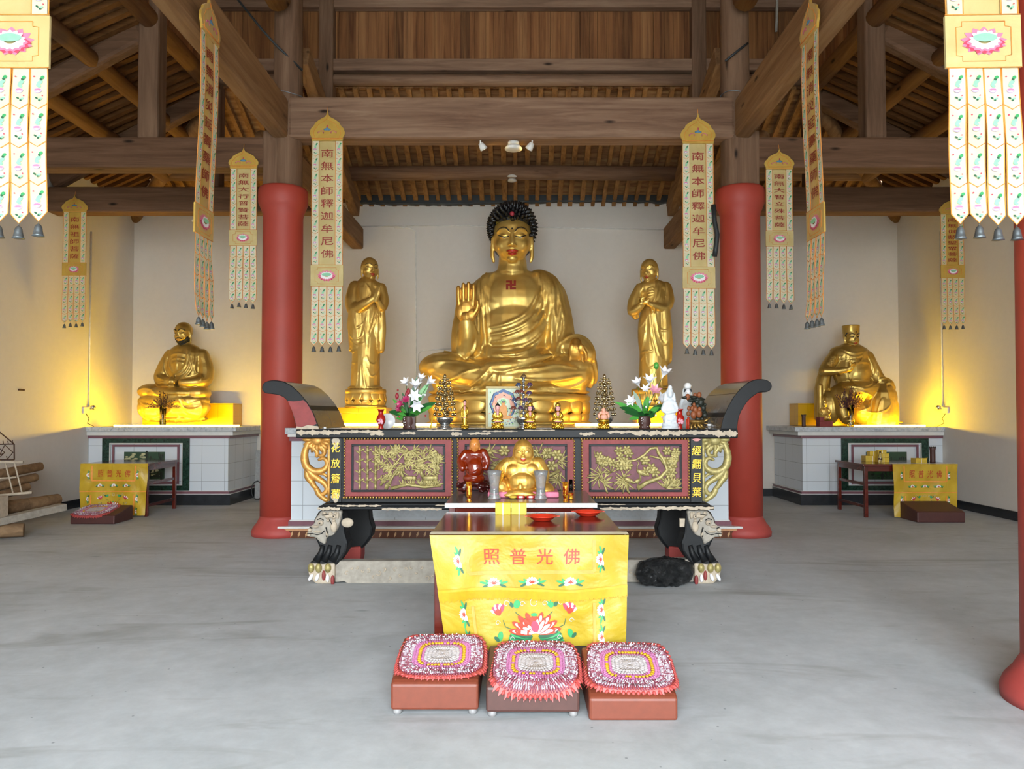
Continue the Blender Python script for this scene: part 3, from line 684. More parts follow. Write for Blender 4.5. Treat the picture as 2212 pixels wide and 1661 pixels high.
            branch([(.84, .55), (.78, .72), (.66, .78)], .014, .008); branch([(0, .3), (.08, .55), (.03, .9)], .006, .005)
            for k in range(20): 
                u = r.uniform(.05, .62); flower(u, r.uniform(.52, .95), .042)
            for k in range(12): flower(r.uniform(.84, .97), r.uniform(.3, .96), .042)
            for u, v in ((.68, .5), (.62, .42), (.72, .4)): flower(u, v, .045)
            for k in range(9): tuft(r.uniform(.03, .4), r.uniform(.05, .4), 6, .09)
            for k in range(6): tuft(r.uniform(.75, .97), r.uniform(.03, .15), 5, .08, 1.5)
            crane(.56, .4, 1.1, -1); crane(.42, .22, 1.0, -1); crane(.52, .2, .9, 1)
        m.build('relief_carving', 'carved_gilt', f)
    panel(744, 978, 'bamboo'); panel(988, 1241, 'lotus'); panel(1256, 1488, 'pine')
    # lettered stiles
    for q, p0, p1, chs in ((-1, 714, 738, '花放簷蔔'), (1, 1492, 1516, '經翻貝葉')):
        m = MB(); m.lo(X(p0), X(p1), .0, .03, Z(1084), Z(947)); s_ = m.build('lettered_stile', 'black_gloss', t)
        m = MB(); m.smooth = False
        for i, ch in enumerate(chs):
            cy = (966, 1000, 1033, 1066)[i] if q < 0 else (973, 1002, 1032, 1062)[i]
            write(m, ch, X((p0 + p1) / 2), Z(cy), .078, .085, lambda a, b: (a, -.003, b), .08)
        m.build('gilt_characters', 'gold_small', s_)
        m = MB()
        if q < 0:
            for cy, w, h in ((955, .032, .05), (1074, .036, .04)):
                m.pxz([(X(726) + w * cos(a) * (1 + .25 * sin(3 * a + cy)), Z(cy) + h * sin(a) * (1 + .2 * cos(4 * a))) for a in [k * 2 * pi / 18 for k in range(18)]], -.002, .001)
        else: m.pxz([(X(1504) + .034 * cos(a) * (1 + .2 * sin(3 * a)), Z(950) + .013 * sin(a)) for a in [k * 2 * pi / 18 for k in range(18)]], -.002, .001)
        m.build('bare_patch', 'peeled_pink' if q > 0 else 'peeled_wood', s_)
    # scrolled brackets
    for q, p0 in ((-1, 712), (1, 1518)):
        m = MB(); e = lambda dx, py: (X(p0 + q * dx), .03, Z(py))
        def tb(pts, rs):
            rs = [rs] * len(pts) if isinstance(rs, float) else rs; Q = []; R_ = []; n = len(pts)
            for i in range(n - 1):
                a, b, c, d = pts[max(i - 1, 0)], pts[i], pts[i + 1], pts[min(i + 2, n - 1)]
                for j in range(4):
                    t_ = j / 4; Q.append(tuple(.5 * (2 * b[w] + (c[w] - a[w]) * t_ + (2 * a[w] - 5 * b[w] + 4 * c[w] - d[w]) * t_ * t_ + (3 * b[w] - a[w] - 3 * c[w] + d[w]) * t_ ** 3) for w in (0, 1))); R_.append((rs[i] + (rs[i + 1] - rs[i]) * t_) * 1.3)
            Q.append(pts[-1]); R_.append(rs[-1]); m.tube([e(*p) for p in Q], R_, 10)
        tb([(2, 950), (2, 1082)], .012)
        tb([(46, 955), (54, 975), (55, 992), (50, 1008), (36, 1018), (20, 1018), (8, 1010), (6, 998), (14, 990), (26, 994)], [.016, .024, .028, .028, .026, .024, .02, .018, .014, .01])
        tb([(46, 962), (36, 968), (28, 978), (30, 988)], [.02, .018, .016, .012]); tb([(20, 964), (12, 974), (16, 984), (26, 984)], [.018, .016, .014, .01])
        tb([(48, 1012), (40, 1024), (26, 1034), (12, 1044), (6, 1056), (12, 1066), (24, 1068)], [.026, .026, .022, .02, .018, .016, .014])
        tb([(50, 1016), (48, 1030), (40, 1040), (34, 1050), (26, 1056)], [.02, .024, .022, .018, .012])
        tb([(30, 1054), (24, 1066), (14, 1076), (4, 1082)], [.018, .022, .018, .014]); tb([(6, 1030), (14, 1024), (22, 1024)], .01)
        for k in range(9):
            a = pi + pi * k / 8; c = e(28, 950)
            m.ell((c[0] + cos(a) * .085, .03, c[2] + sin(a) * .075), (.05, .025, .02), M=Matrix.Rotation(-a, 3, 'Y'), nu=8, nv=6)
        m.ell(e(28, 952), (.055, .035, .045))
        m.build('scroll_bracket', 'carved_gilt_warm' if q < 0 else 'carved_gilt', t)
    # moulded rail under the body
    m = MB(); m.lo(X(690), X(1540), -.03, D, Z(1100), Z(1092)); m.lo(X(700), X(1530), -.05, D, Z(1092), Z(1086)); m.build('lower_rail', 'black_paint', t, bevel=.012)
    m = MB()
    for a, b, zc, h in ((690, 740, 1096, 9), (730, 830, 1090, 5), (825, 960, 1097, 7), (940, 1040, 1089, 4), (1290, 1420, 1096, 8), (1400, 1540, 1095, 10), (1280, 1350, 1087, 3)): patch(m, X(a), X(b), Z(zc), h * .0041, -.053)
    m.build('bare_wood_patches', 'peeled_wood', t)
    # legs
    def leg(q, rear):
        cx = 1113 if not rear else 0
        def P(a, b): return (X(a if q < 0 else 2 * 1111.5 - a), Z(b))
        y0, y1 = (0, .2) if not rear else (D - .2, D)
        body = [(741, 1100), (690, 1103), (680, 1122), (676, 1150), (684, 1164), (692, 1182), (694, 1194), (686, 1205), (670, 1213), (672, 1222), (726, 1222), (738, 1208), (750, 1190), (753, 1172), (746, 1150), (744, 1125)]
        sh = (lambda a, b: P(a, b)) if not rear else (lambda a, b: (P(a + 14, b)[0], P(a, b)[1]))
        m = MB(); m.pxz([sh(a, b) for a, b in body], y0, y1); o = m.build('leg', 'black_paint', t, bevel=.03)
        foot = [(670, 1213), (667, 1226), (671, 1242), (680, 1254), (688, 1258.5), (722, 1258.5), (726, 1240), (726, 1213), (700, 1216)]
        m = MB(); m.pxz([sh(a, b) for a, b in foot], y0 - .02, y1); m.build('clawed_foot', 'red_paint_worn' if rear else 'peeled_wood', o, bevel=.02)
        if rear: return
        m = MB()
        head = [(742, 1101), (697, 1101), (684, 1119), (683, 1128), (670, 1138), (667, 1150), (668, 1158), (684, 1158), (694, 1168), (706, 1175), (709, 1158), (724, 1154), (733, 1140), (739, 1120)]
        m.pxz([P(a, b) for a, b in head], -.035, .15); m.build('lion_mask', 'grey_wood', o, bevel=.02)
        m = MB()
        def e(a, b, rx, rz, y=-.04, ry=.02): x, z = P(a, b); m.ell((x, y, z), (rx, ry, rz), nu=12, nv=8)
        e(697, 1127, .026, .024, -.045, .025); e(697, 1127, .014, .013, -.066, .012); e(674, 1142, .02, .018); e(672, 1153, .016, .012); e(716, 1112, .05, .02)
        for k in range(7): e(705 + k * 4, 1106 + (k % 3) * 8, .016, .012)
        e(725, 1135, .03, .05); e(711, 1150, .012, .03)
        for k in range(5): x, z = P(704 + k * 7, 1108 + (k % 2) * 6); m.lathe([(.004, -.014), (.016, -.01), (.02, 0), (.012, .008), (0, .01)], (x, -.04, z), 12, M=Matrix.Rotation(pi / 2, 3, 'X'))
        e(686, 1135, .03, .012); e(690, 1146, .034, .01); e(733, 1112, .014, .03)
        m.build('carved_face', 'peeled_wood', o)
        m = MB()
        def ln(pts, r=.004): m.tube([(P(a, b)[0], -.052, P(a, b)[1]) for a, b in pts], r, 6)
        ln([(668, 1150), (680, 1149), (690, 1152), (700, 1149), (706, 1143)]); ln([(690, 1120), (697, 1117), (704, 1121)]); ln([(709, 1136), (712, 1148), (710, 1156)], .006); ln([(716, 1120), (722, 1130), (724, 1142)]); ln([(674, 1136), (680, 1138)]); ln([(700, 1110), (714, 1109), (726, 1113)])
        m.ell((P(697, 1127)[0], -.076, P(697, 1127)[1]), (.006, .005, .006), nu=8, nv=6)
        m.build('dark_creases', 'black_paint', o)
        m = MB()
        for a in (700, 716, 734): m.tube([(P(a, 1176)[0], -.004, P(a, 1176)[1]), (P(a - 4, 1192)[0], .0, P(a - 4, 1192)[1]), (P(a - 14, 1210)[0], -.008, P(a - 14, 1210)[1])], [.02, .026, .034], 10)
        m.build('leg_tendon', 'black_paint', o)
        m = MB()
        for a, b, c in ((676, 1243, .5), (690, 1243, .35), (712, 1245, 0)):
            x, z = P(a, b); m.ell((x, -.035, z), (.016, .02, .035), M=Matrix.Rotation(c * -q, 3, 'Y'))
        m.build('claw', 'white_enamel', o)
        m = MB()
        for a in (676, 692, 712): x, z = P(a, 1224); m.ell((x, -.02, z), (.03, .03, .042))
        m.build('toe', 'carved_gilt', o)
        m = MB()
        for a, b in ((703, 1240), (722, 1250)): x, z = P(a, b); m.ell((x, -.018, z), (.018, .02, .045))
        m.build('red_inlay', 'red_panel', o)
    for q in (-1, 1): leg(q, False); leg(q, True)
    m = MB(); m.ell((X(752), .0, Z(1128)), (.055, .02, .042)); m.lo(X(1468), X(1492), .02, .06, Z(1138), Z(1120)); m.build('sawn_lug', 'peeled_wood', t, bevel=.008)
    m = MB(); m.pxz([(X(a), Z(b)) for a, b in ((724, 1211), (1498, 1208), (1498, 1256), (1100, 1259), (800, 1262), (770, 1264), (755, 1262), (745, 1255), (724, 1257))], .02, .14)
    s_ = m.build('stretcher', 'grey_wood', t, bevel=.01)
    m = MB(); r = random.Random(9)
    for k in range(64):
        u = X(750) + (X(1490) - X(750)) * k / 64; v = r.uniform(Z(1250), Z(1222)); R_ = r.uniform(.012, .03); a0 = r.uniform(0, 6)
        m.tube([(u + R_ * cos(a0 + j * .5) * (1 - j * .07), .018, v + R_ * sin(a0 + j * .5) * (1 - j * .07)) for j in range(10)], .006, 6)
    m.build('scroll_relief', 'peeled_wood', s_)
altar_table()

# ------------------------------------------------------------------ embroidered cloths
def emb_cloth(mb, w, h, S, chars=True, detail=1.0):
    """mb: builder with material slots: 0 orange,1 red,2 green,3 dark,4 white,5 rose,6 lilac ; S(x,z)->point, x in -w/2..w/2, z from 0 down to -h"""
    lift = [0.0]
    def L(x, z): p = S(x, z); return (p[0], p[1] - lift[0], p[2])
    def shape(k, pts): lift[0] += .00022; mb.k = k; mb.smooth = False; mb.add([L(*p) for p in pts], [tuple(range(len(pts)))])
    def ring(cx, cz, rx, rz, rot=0, n=10): return [(cx + rx * cos(a) * cos(rot) - rz * sin(a) * sin(rot), cz + rx * cos(a) * sin(rot) + rz * sin(a) * cos(rot)) for a in [2 * pi * i / n for i in range(n)]]
    def strip(k, a, b, wd):
        dx, dz = b[0] - a[0], b[1] - a[1]; l = max(1e-6, sqrt(dx * dx + dz * dz)); n = max(1, int(l / .05)); px, pz = -dz / l * wd / 2, dx / l * wd / 2
        mb.k = k; mb.smooth = False
        for i in range(n):
            p = (a[0] + dx * i / n, a[1] + dz * i / n); q = (a[0] + dx * (i + 1) / n, a[1] + dz * (i + 1) / n)
            mb.add([L(p[0] + px, p[1] + pz), L(q[0] + px, q[1] + pz), L(q[0] - px, q[1] - pz), L(p[0] - px, p[1] - pz)], [(0, 1, 2, 3)])
    def curve(k, pts, wd):
        for a, b in zip(pts[:-1], pts[1:]): strip(k, a, b, wd)
    def petal(k, cx, cz, L_, wd, rot): shape(k, ring(cx + cos(rot) * L_ / 2, cz + sin(rot) * L_ / 2, L_ / 2, wd / 2, rot))
    def peony(cx, cz, s, rot=0):
        lift[0] = 0
        for sg in (-1, 1):
            for a, l in ((.25, 1.5), (-.35, 1.2), (.9, .9)): petal(2 if a > 0 else 3, cx + sg * s * .7 * cos(rot), cz + sg * s * .7 * sin(rot), s * l, s * .35, rot + (0 if sg > 0 else pi) + a * sg)
        for k in range(8): petal(4, cx, cz, s, s * .42, rot + .2 + k * pi / 7)
        for k in range(5): petal(1, cx, cz + 0, s * .6, s * .16, rot + .5 + k * pi / 6)
    x0, x1 = -w * .325, w * .325
    zt = -h * .33
    strip(0, (x0, -.03), (x0, zt), .02); strip(0, (x1, -.03), (x1, zt), .02); strip(0, (x0, zt), (x1, zt), .02)
    if chars:
        for i, ch in enumerate('照普光佛'):
            mb.k = 1; mb.smooth = False
            write(mb, ch, w * (-.20 + .1365 * i), -h * .19, w * .082, h * .14, L, .06)
    for i in range(3): peony(w * (-.2 + .2 * i), -h * .43, w * .035)
    for sg in (-1, 1):
        peony(sg * w * .365, -h * .22, w * .033, pi / 2); peony(sg * w * .37, -h * .68, w * .033, pi / 2); peony(sg * w * .37, -h * .92, w * .03, pi / 2)
    zf = -h * .55
    strip(0, (x0, zf - .04), (x0, -h), .018); strip(0, (x1, zf - .04), (x1, -h), .018)
    # great lotus
    lift[0] = 0
    cz = -h * .83; s = w * .1
    for sg in (-1, 1):
        for k in range(7): petal(2 if k % 2 else 3, sg * s * .15, cz - s * .42, s * (1.5 - .05 * k), s * .42, (0 if sg > 0 else pi) + sg * (-.05 + .09 * k - .2))
    for row, (n, rr, ww) in enumerate(((9, 1.1, .34), (8, .85, .3))):
        for k in range(n):
            a = pi * (k + .5) / n; petal(1, 0 + cos(a) * s * .15, cz - s * .25 + row * .0, s * rr * (.95 + .25 * abs(cos(a))), s * ww, a)
            petal(4, cos(a) * s * .15, cz - s * .25, s * rr * .86 * (.95 + .25 * abs(cos(a))), s * ww * .66, a)
    shape(5, ring(0, cz + s * .1, s * .22, s * .3)); shape(2, ring(0, cz + s * .7, s * .18, s * .09))
    for sg in (-1, 1):
        cx, c2 = sg * w * .185, -h * .68; lift[0] = 0
        for k in range(6): petal(5 if k % 2 else 4, cx, c2, w * .05, w * .022, pi / 2 + sg * (-.9 + .36 * k) - sg * .35); 
        for k in range(4): petal(1, cx, c2 - w * .01, w * .035, w * .012, pi / 2 + sg * (-.7 + .4 * k) - sg * .3)
        petal(2, sg * w * .1, -h * .645, w * .045, w * .035, pi / 2 + sg * .5); petal(3, sg * w * .11, -h * .635, w * .03, w * .02, pi / 2 - sg * .6)
        curve(3, [(sg * w * (.17 - .0), -h * .74), (sg * w * .16, -h * .8), (sg * w * .12, -h * .83)], .004)
        curve(3, [(sg * w * .1, -h * .68), (sg * w * .07, -h * .73), (sg * w * .04, -h * .75)], .004)
        petal(2, sg * w * .2, -h * .92, w * .05, w * .03, pi / 2 + sg * .3); petal(3, sg * w * .2, -h * .92, w * .035, w * .02, pi / 2 - sg * .8)
        for cx2, cz2, r_ in ((.145, -.6, .018), (.06, -.61, .016), (.2, -.76, .014), (.13, -.91, .014)):
            curve(6, [(sg * w * cx2 + w * r_ * cos(a) * (1 - a / 9), h * cz2 + w * r_ * sin(a) * (1 - a / 9)) for a in [j * .7 for j in range(9)]], .004)
    curve(6, [(w * .018 * cos(a), -h * .6 + w * .018 * sin(a)) for a in [j * .5 for j in range(13)]], .004)
EMB = ['thread_orange', 'thread_vermilion', 'thread_green', 'thread_dark', 'thread_white', 'thread_rose', 'thread_grey']
def wave(x, z, a=.012): return a * (sin(9 * x + 3.1 * z) + .6 * sin(17 * x - 8 * z + 1.3) * (.3 - z) + .5 * sin(26 * (abs(x) + .5 * z)) * min(1, abs(x) * 2.2))
def table_cloth(name, label, loc, w, h, parent_mat, skew=(0, 0, 0, 0), fringe=True, amp=.012):
    t = thing(name, label, 'cloth', loc)
    def edge(x, z):
        u = x / w + .5; v = -z / h
        xl = -w / 2 + skew[0] * v; xr = w / 2 + skew[1] * v
        return xl + (xr - xl) * u
    def S(x, z, off=0.0):
        return (edge(x, z), -.02 - off - wave(x, z, amp) * min(1, -z * 6 + .1), z + (skew[2] + (skew[3] - skew[2]) * (x / w + .5)) * (-z / h))
    m = MB(); m.smooth = True; m.grid(lambda u, v: S(-w / 2 + u * w, -v * h), 60, 60)
    m.grid(lambda u, v: (-w / 2 + u * w, -.02 + v * .09, .006), 30, 2)
    o = m.build('cloth_panel', parent_mat, t)
    mb = MB(); emb_cloth(mb, w, h, lambda x, z: S(x, z, .004)); mb.build('embroidery', EMB, t)
    if fringe:
        m = MB(); zf = -h * .47; n = 150; r = random.Random(4)
        m.smooth = True
        m.grid(lambda u, v: S(-w / 2 + u * w, zf + .02 * sin(u * 7) * .6 - v * .015, .012), 50, 1)
        for k in range(n * 2):
            x = -w / 2 + w * (k + .5) / (n * 2); zz = zf - .012 + .02 * sin((x / w + .5) * 7) * .6; l = .052 + r.uniform(-.008, .008)
            a = S(x, zz, .012); b = S(x, zz - l, .010)
            m.add([(a[0] - .0016, a[1], a[2]), (a[0] + .0016, a[1], a[2]), (b[0] + .0022, b[1] - .002, b[2]), (b[0] - .0012, b[1], b[2])], [(0, 1, 2, 3)])
        m.build('fringe', 'fringe_yellow', t)
    else:
        m = MB(); m.grid(lambda u, v: S(-w / 2 + u * w, -h * .53 - v * .012, .004), 50, 1); m.build('hem_line', 'thread_orange', t)
    return t
def wood_table(label, loc, w, d, h, top=.035, leg=.05, mat='dark_red_wood', stone=None, rails=(.6,)):
    t = thing('offering_table', label, 'table', loc)
    m = MB(); m.lo(-w / 2, w / 2, 0, d, h - top, h); m.build('tabletop', stone or mat, t, bevel=.006)
    m = MB(); i = .03; m.lo(-w / 2 + i, w / 2 - i, i, i + .02, h - top - .07, h - top); m.lo(-w / 2 + i, w / 2 - i, d - i - .02, d - i, h - top - .07, h - top)
    m.lo(-w / 2 + i, -w / 2 + i + .02, i, d - i, h - top - .07, h - top); m.lo(w / 2 - i - .02, w / 2 - i, i, d - i, h - top - .07, h - top); m.build('apron', mat, t)
    for sx in (-1, 1):
        for y in (.045, d - .045):
            m = MB(); m.lo(sx * (w / 2 - .05) - leg / 2, sx * (w / 2 - .05) + leg / 2, y - leg / 2, y + leg / 2, 0, h - top); m.build('leg', mat, t, bevel=.005)
    for r_ in rails:
        m = MB()
        for sx in (-1, 1): m.lo(sx * (w / 2 - .05) - .015, sx * (w / 2 - .05) + .015, .06, d - .06, h * r_ - .02, h * r_ + .02)
        m.build('side_rail', mat, t)
    return t
# front table, granite table behind it
wood_table('low dark red wooden table in front, yellow cloth over its edge', (PX(1139, 4.4), 4.4, 0), 1.113, 1.0, .81, rails=(.25,))
wood_table('dark red table with speckled grey stone top behind the front table', (PX(1125.5, 5.6), 5.62, 0), 1.107, .93, .845, top=.032, stone='granite_dark')
m = MB(); m.lo(-.555, .555, -.004, 0, .814, .846); _e = m.build('speckled_edge', 'granite', [o for o in COL.objects if o.name.startswith('offering_table')][-1])
table_cloth('embroidered_cloth', 'bright yellow satin cloth with fringe hanging from the front table', (PX(1143, 4.38), 4.395, .811), 1.13, .64, 'yellow_satin', (.1, -.02, -.02, .03))
# side tables
xs = PX(250, 11.2)
wood_table('small dark red table before the left corner altar', (xs, 11.2, 0), .99, 1.0, .77, rails=(.62, .2))
table_cloth('embroidered_cloth', 'dull yellow embroidered cloth on the left corner table', (xs, 11.2, .772), .98, .75, 'yellow_satin_dim', (0, -.03, -.0, -.0), False)
xs2 = PX(1995, 11.1)
wood_table('small dark red table before the right corner altar', (xs2 - .2, 11.1, 0), 1.36, 1.0, .77, rails=(.62, .2))
table_cloth('embroidered_cloth', 'dull yellow embroidered cloth on the right corner table', (xs2, 11.1, .772), .94, .76, 'yellow_satin_dim', (.02, -.03, 0, 0), False)
# ------------------------------------------------------------------ hanging banners
BM = ['thread_mint', 'thread_green', 'thread_lilac', 'thread_rose', 'thread_orange', 'thread_white', 'thread_pink', 'thread_blue', 'thread_dark']
def banner(label, loc, chars, W_=.38, rz=0.0, cap=.38, body=1.53, pan=.26, tail=.73, nb=8, silk='cream_silk', gp='hanging embroidered banners', nseg=4, sway=0.0, brocade='gold_brocade', tilt=0.0):
    t = thing('hanging_banner', label, 'banner', loc, rz, gp)
    if tilt: t.rotation_euler = (0, tilt, rz)
    h = W_ / 2; z1 = -cap; z2 = z1 - body; z3 = z2 - pan; z4 = z3 - tail
    sw = lambda z: sway * sin(z * 2.2)
    def S(x, z, y=0.0): return (x, y + sw(z), z)
    # cap
    m = MB(); pts = [(0, 0), (.012, -.05), (.03, -.08), (.07, -.1), (.11, -.125), (.15, -.155), (.165, -.19), (.2, -.225), (.215, -.27), (.212, -.3), (.195, -.33), (.19, -.38)]
    k = W_ / .38; kz = cap / .38; pts = [(a * k, b * kz) for a, b in pts]
    poly = pts + [(-a, b) for a, b in reversed(pts[1:])]
    m.prism(poly, lambda a, b: S(a, b, -.022), lambda a, b: S(a, b, .0)); c = m.build('cap', 'gold_silk' if silk != 'cream_silk_old' else brocade, t)
    m = MB(); inn = [(a * .78, b * .8 - .06 * kz) for a, b in pts]; ring = inn + [(-a, b) for a, b in reversed(inn[1:])]; ring.append(ring[0])
    m.tube([S(a, b, -.025) for a, b in ring], .0025, 4); m.tube([S(-h, z1 + .03, -.025), S(h, z1 + .03, -.025)], .004, 5); m.build('cap_piping', 'thread_orange', c)
    m = MB(); 
    for q in (-1, 1):
        m.k = 6; m.tube([S(q * (.03 + .018 * j + .012 * cos(j * 1.7)) * k, (-.27 - .02 * sin(j * 1.9)) * kz, -.027) for j in range(6)], .004 * k, 5)
        m.k = 7; m.ell(S(q * .02 * k, -.24 * kz, -.026), (.025 * k, .004, .014 * k), nu=8, nv=4)
    m.k = 3; m.ell(S(0, -.205 * kz, -.026), (.008 * k, .004, .022 * k), nu=8, nv=4); m.k = 7; m.ell(S(0, -.235 * kz, -.028), (.02 * k, .004, .02 * k), nu=8, nv=4)
    m.build('cap_emblem', BM, c)
    mot = MB(); mot.smooth = False
    def motif(cx, cz, w, hh, y=-.012):
        ly = [y]
        def E(k, u, v, rx, rz, rot=0, n=9):
            ly[0] -= .0003; y = ly[0]; mot.k = k; mot.add([S(cx + (u + rx * cos(a) * cos(rot) - rz * sin(a) * sin(rot)) * w, cz + v * hh + (rx * cos(a) * sin(rot) + rz * sin(a) * cos(rot)) * w, y) for a in [2 * pi * i / n for i in range(n)]], [tuple(range(n))])
            
        E(0, .05, .15, .2, .12, .6); E(0, -.02, .05, .16, .1, -.4); E(1, .2, .3, .13, .1, .5); E(8, .12, .24, .09, .07, -.5)
        E(3, -.28, .33, .06, .045); E(3, .22, -.26, .05, .04)
        E(2, -.05, -.1, .24, .15); E(6, -.05, -.075, .2, .06); y2 = y; E(5, -.05, -.13, .13, .05)
        E(0, .1, -.36, .15, .07, .4); E(8, -.12, -.33, .1, .055, -.5); E(8, .05, -.4, .07, .05)
    # side strips + recessed lettered strip
    m = MB(); sw_ = W_ * .235
    for q in (-1, 1):
        x0, x1 = sorted((q * (h - .006), q * (h - sw_)))
        m.smooth = True; m.grid(lambda u, v: S(x0 + (x1 - x0) * u, z1 - body * v, -.008), 1, 24); m.grid(lambda u, v: S(x0 + (x1 - x0) * u, z1 - body * v, .002), 1, 24)
    m.build('side_strip', silk, t)
    m = MB(); m.grid(lambda u, v: S((-.5 + u) * W_ * .56, z1 - body * v, .001 + .003 * cos(u * 6.28)), 6, 24); m.build('lettered_strip', brocade, t)
    tr = MB(); sg = body / nb
    for q in (-1, 1):
        for xx in (q * h, q * (h - sw_)): tr.tube([S(xx, z1 - body * v / 12, -.006) for v in range(13)], .0042 * k, 4)
        for i in range(nb):
            cz = z1 - sg * (i + .45); motif(q * (h - sw_ / 2), cz, sw_, sg * .95)
            a = z1 - sg * (i + 1) + sg * .06; xc = q * (h - sw_ / 2)
            if i < nb - 1: tr.tube([S(xc - sw_ * .42, a + .015, -.012), S(xc, a - .012, -.012), S(xc + sw_ * .42, a + .015, -.012)], .0022 * k, 4)
    m = MB(); m.smooth = False; n = len(chars); ch_h = body / (n + .9)
    for i, ch in enumerate(chars): write(m, ch, 0, z1 - ch_h * (i + .98), W_ * .4, min(ch_h * .66, W_ * .4), lambda a, b: S(a, b, -.006))
    m.build('characters', 'thread_red', t)
    # lotus panel
    m = MB(); m.lo(-h * 1.05, h * 1.05, -.012, .004, z3, z2); m.v = [S(*((v[0], v[2], v[1]))) for v in m.v]; pnl = m.build('lotus_panel', brocade, t)
    m = MB(); m.smooth = False
    cz = (z2 + z3) / 2; s = pan * .5; pl = [-.0135]
    def pet(kk, a, r0, L, wd, dz, y): 
        c_, s_ = cos(a), sin(a); P_ = [(r0 + L * u, wd * v) for u, v in ((0, -.5), (.35, -.62), (.7, -.42), (1, 0), (.7, .42), (.35, .62), (0, .5))]
        pl[0] -= .00025; y = pl[0]
        m.k = kk; m.add([S((p * c_ - q_ * s_), cz + dz + (p * s_ + q_ * c_) * .62, y) for p, q_ in P_], [tuple(range(7))])
    for i in range(13): pet(6, 2 * pi * i / 13 + .1, s * .35, s * .55, s * .3, 0, -.014)
    for i in range(9): pet(3, pi + pi * (i + .5) / 9, s * .3, s * .52, s * .34, -.0 * s, -.0155)
    for i in range(8): pet(6, pi + pi * (i + .5) / 8, s * .3, s * .4, s * .34, .0, -.017)
    for i in range(8): pet(5, pi + pi * (i + .5) / 8, s * .25, s * .36, s * .3, .03 * s, -.0185)
    for i in range(7): pet(5, .15 + (pi - .3) * i / 6, s * .2, s * .4, s * .22, .04 * s, -.0175)
    m.k = 0; m.add([S(s * .46 * cos(a), cz + s * .1 + s * .16 * sin(a), -.028) for a in [2 * pi * i / 16 for i in range(16)]], [tuple(range(16))])
    m.build('lotus_emblem', BM, pnl)
    w1, p1 = h * .76, pan * .38
    fr = [(w1 - .03, p1), (w1 - .03, p1 - .025), (w1, p1 - .03), (w1, -p1 + .03), (w1 - .03, -p1 + .025), (w1 - .03, -p1)]
    fr = fr + [(-a, b) for a, b in reversed(fr)]; fr.append(fr[0])
    tr.tube([S(a, cz + b, -.0145) for a, b in fr], .0022 * k, 4)
    for zz in (z2 + .004, z3 - .0): tr.tube([S(-h * 1.05, zz, -.012), S(h * 1.05, zz, -.012)], .003 * k, 4)
    # tails
    tw = W_ / 4; sgt = tail / nseg; r = random.Random(int(abs(loc[0]) * 100))
    for q in range(4):
        cx = -h + tw * (q + .5); dx = (q - 1.5) * .006; dz = r.uniform(-.012, .012); hw = tw * .47
        C = lambda x, z, y=0.0: S(cx + x + dx * (z3 - z) / tail, z + dz * (z3 - z) / tail, y + .006 * sin(z * 9 + q))
        m = MB(); m.smooth = True; m.grid(lambda u, v: C(-hw + 2 * hw * u, z3 - (tail - .05) * v, -.006), 1, 14)
        m.add([C(-hw, z4 + .05, -.006), C(hw, z4 + .05, -.006), C(0, z4, -.006)], [(0, 1, 2)])
        ta = m.build('tail', silk, t)
        m = MB(); m.tube([C(-hw, z3 - (tail - .05) * v / 10, -.006) for v in range(11)] + [C(0, z4, -.006)] + [C(hw, z3 - (tail - .05) * (10 - v) / 10, -.006) for v in range(11)], .0032 * k, 4)
        for i in range(1, nseg):
            a = z3 - sgt * i; m.tube([C(-hw, a + .012, -.009), C(0, a - .014, -.009), C(hw, a + .012, -.009)], .0025 * k, 4)
        m.build('tail_piping', 'thread_orange', ta)
        for i in range(nseg):
            p = C(0, z3 - sgt * (i + .5), 0); mot_s = mot
            motif(p[0], p[2], tw * .95, sgt * .85, -.009 + p[1] - sw(p[2]))
        m = MB(); b0 = C(0, z4, -.006); kb = k * W_ / .38 if False else k
        m.lathe([(.0, .0), (.004, -.004), (.009, -.008), (.013, -.016), (.015, -.03), (.018, -.044), (.022, -.05), (.0, -.05)], (b0[0], b0[1], b0[2] - .008), 14, lambda a, v: 1 + .07 * cos(5 * a) * v, M=Matrix.Scale(k * 1.4, 3)); m.tube([b0, (b0[0], b0[1], b0[2] - .012)], .002, 4)
        m.build('bell', 'bell_metal', t)
    mot.build('embroidery', BM, t); tr.build('orange_piping', 'thread_orange', t)
    m = MB(); m.tube([S(0, -.01, -.01), (0, sw(0) - .004, .05)], .003, 5); m.build('hanging_cord', 'thread_orange', t)
    return t
zt = PZ(230, 9.33)
banner('yellow cream banner on the thick beam just right of the left red column', (PX(702, 9.33), 9.38, zt), '南無本師釋迦牟尼佛', sway=.01)
banner('yellow cream banner on the thick beam just left of the right red column', (PX(1513, 9.33), 9.38, PZ(235, 9.33)), '南無本師釋迦牟尼佛', sway=-.01)
kw = dict(W_=.325, cap=.26, body=.76, pan=.19, tail=.7, nb=5, nseg=5)
banner('short cream banner on the nearer cross beam left of the left red column', (PX(519, 9.35), 9.4, PZ(312, 9.35)), '南無大行普賢菩薩', **kw)
banner('short cream banner on the nearer cross beam right of the right red column', (PX(1690, 9.35), 9.4, PZ(314, 9.35)), '南無大智文殊菩薩', **kw)
kw.update(W_=.34, silk='cream_silk_old', brocade='gold_silk')
banner('short dim banner on the farther beam above the left wall altar, nearest the left wall', (PX(152, 11.35), 11.4, PZ(416, 11.35)), '南無祖師菩薩', **kw)
banner('short dim banner on the farther right beam, half hidden by a large near banner', (PX(2066, 11.35), 11.4, PZ(421, 11.35)), '南無伽藍聖眾菩薩', **kw)
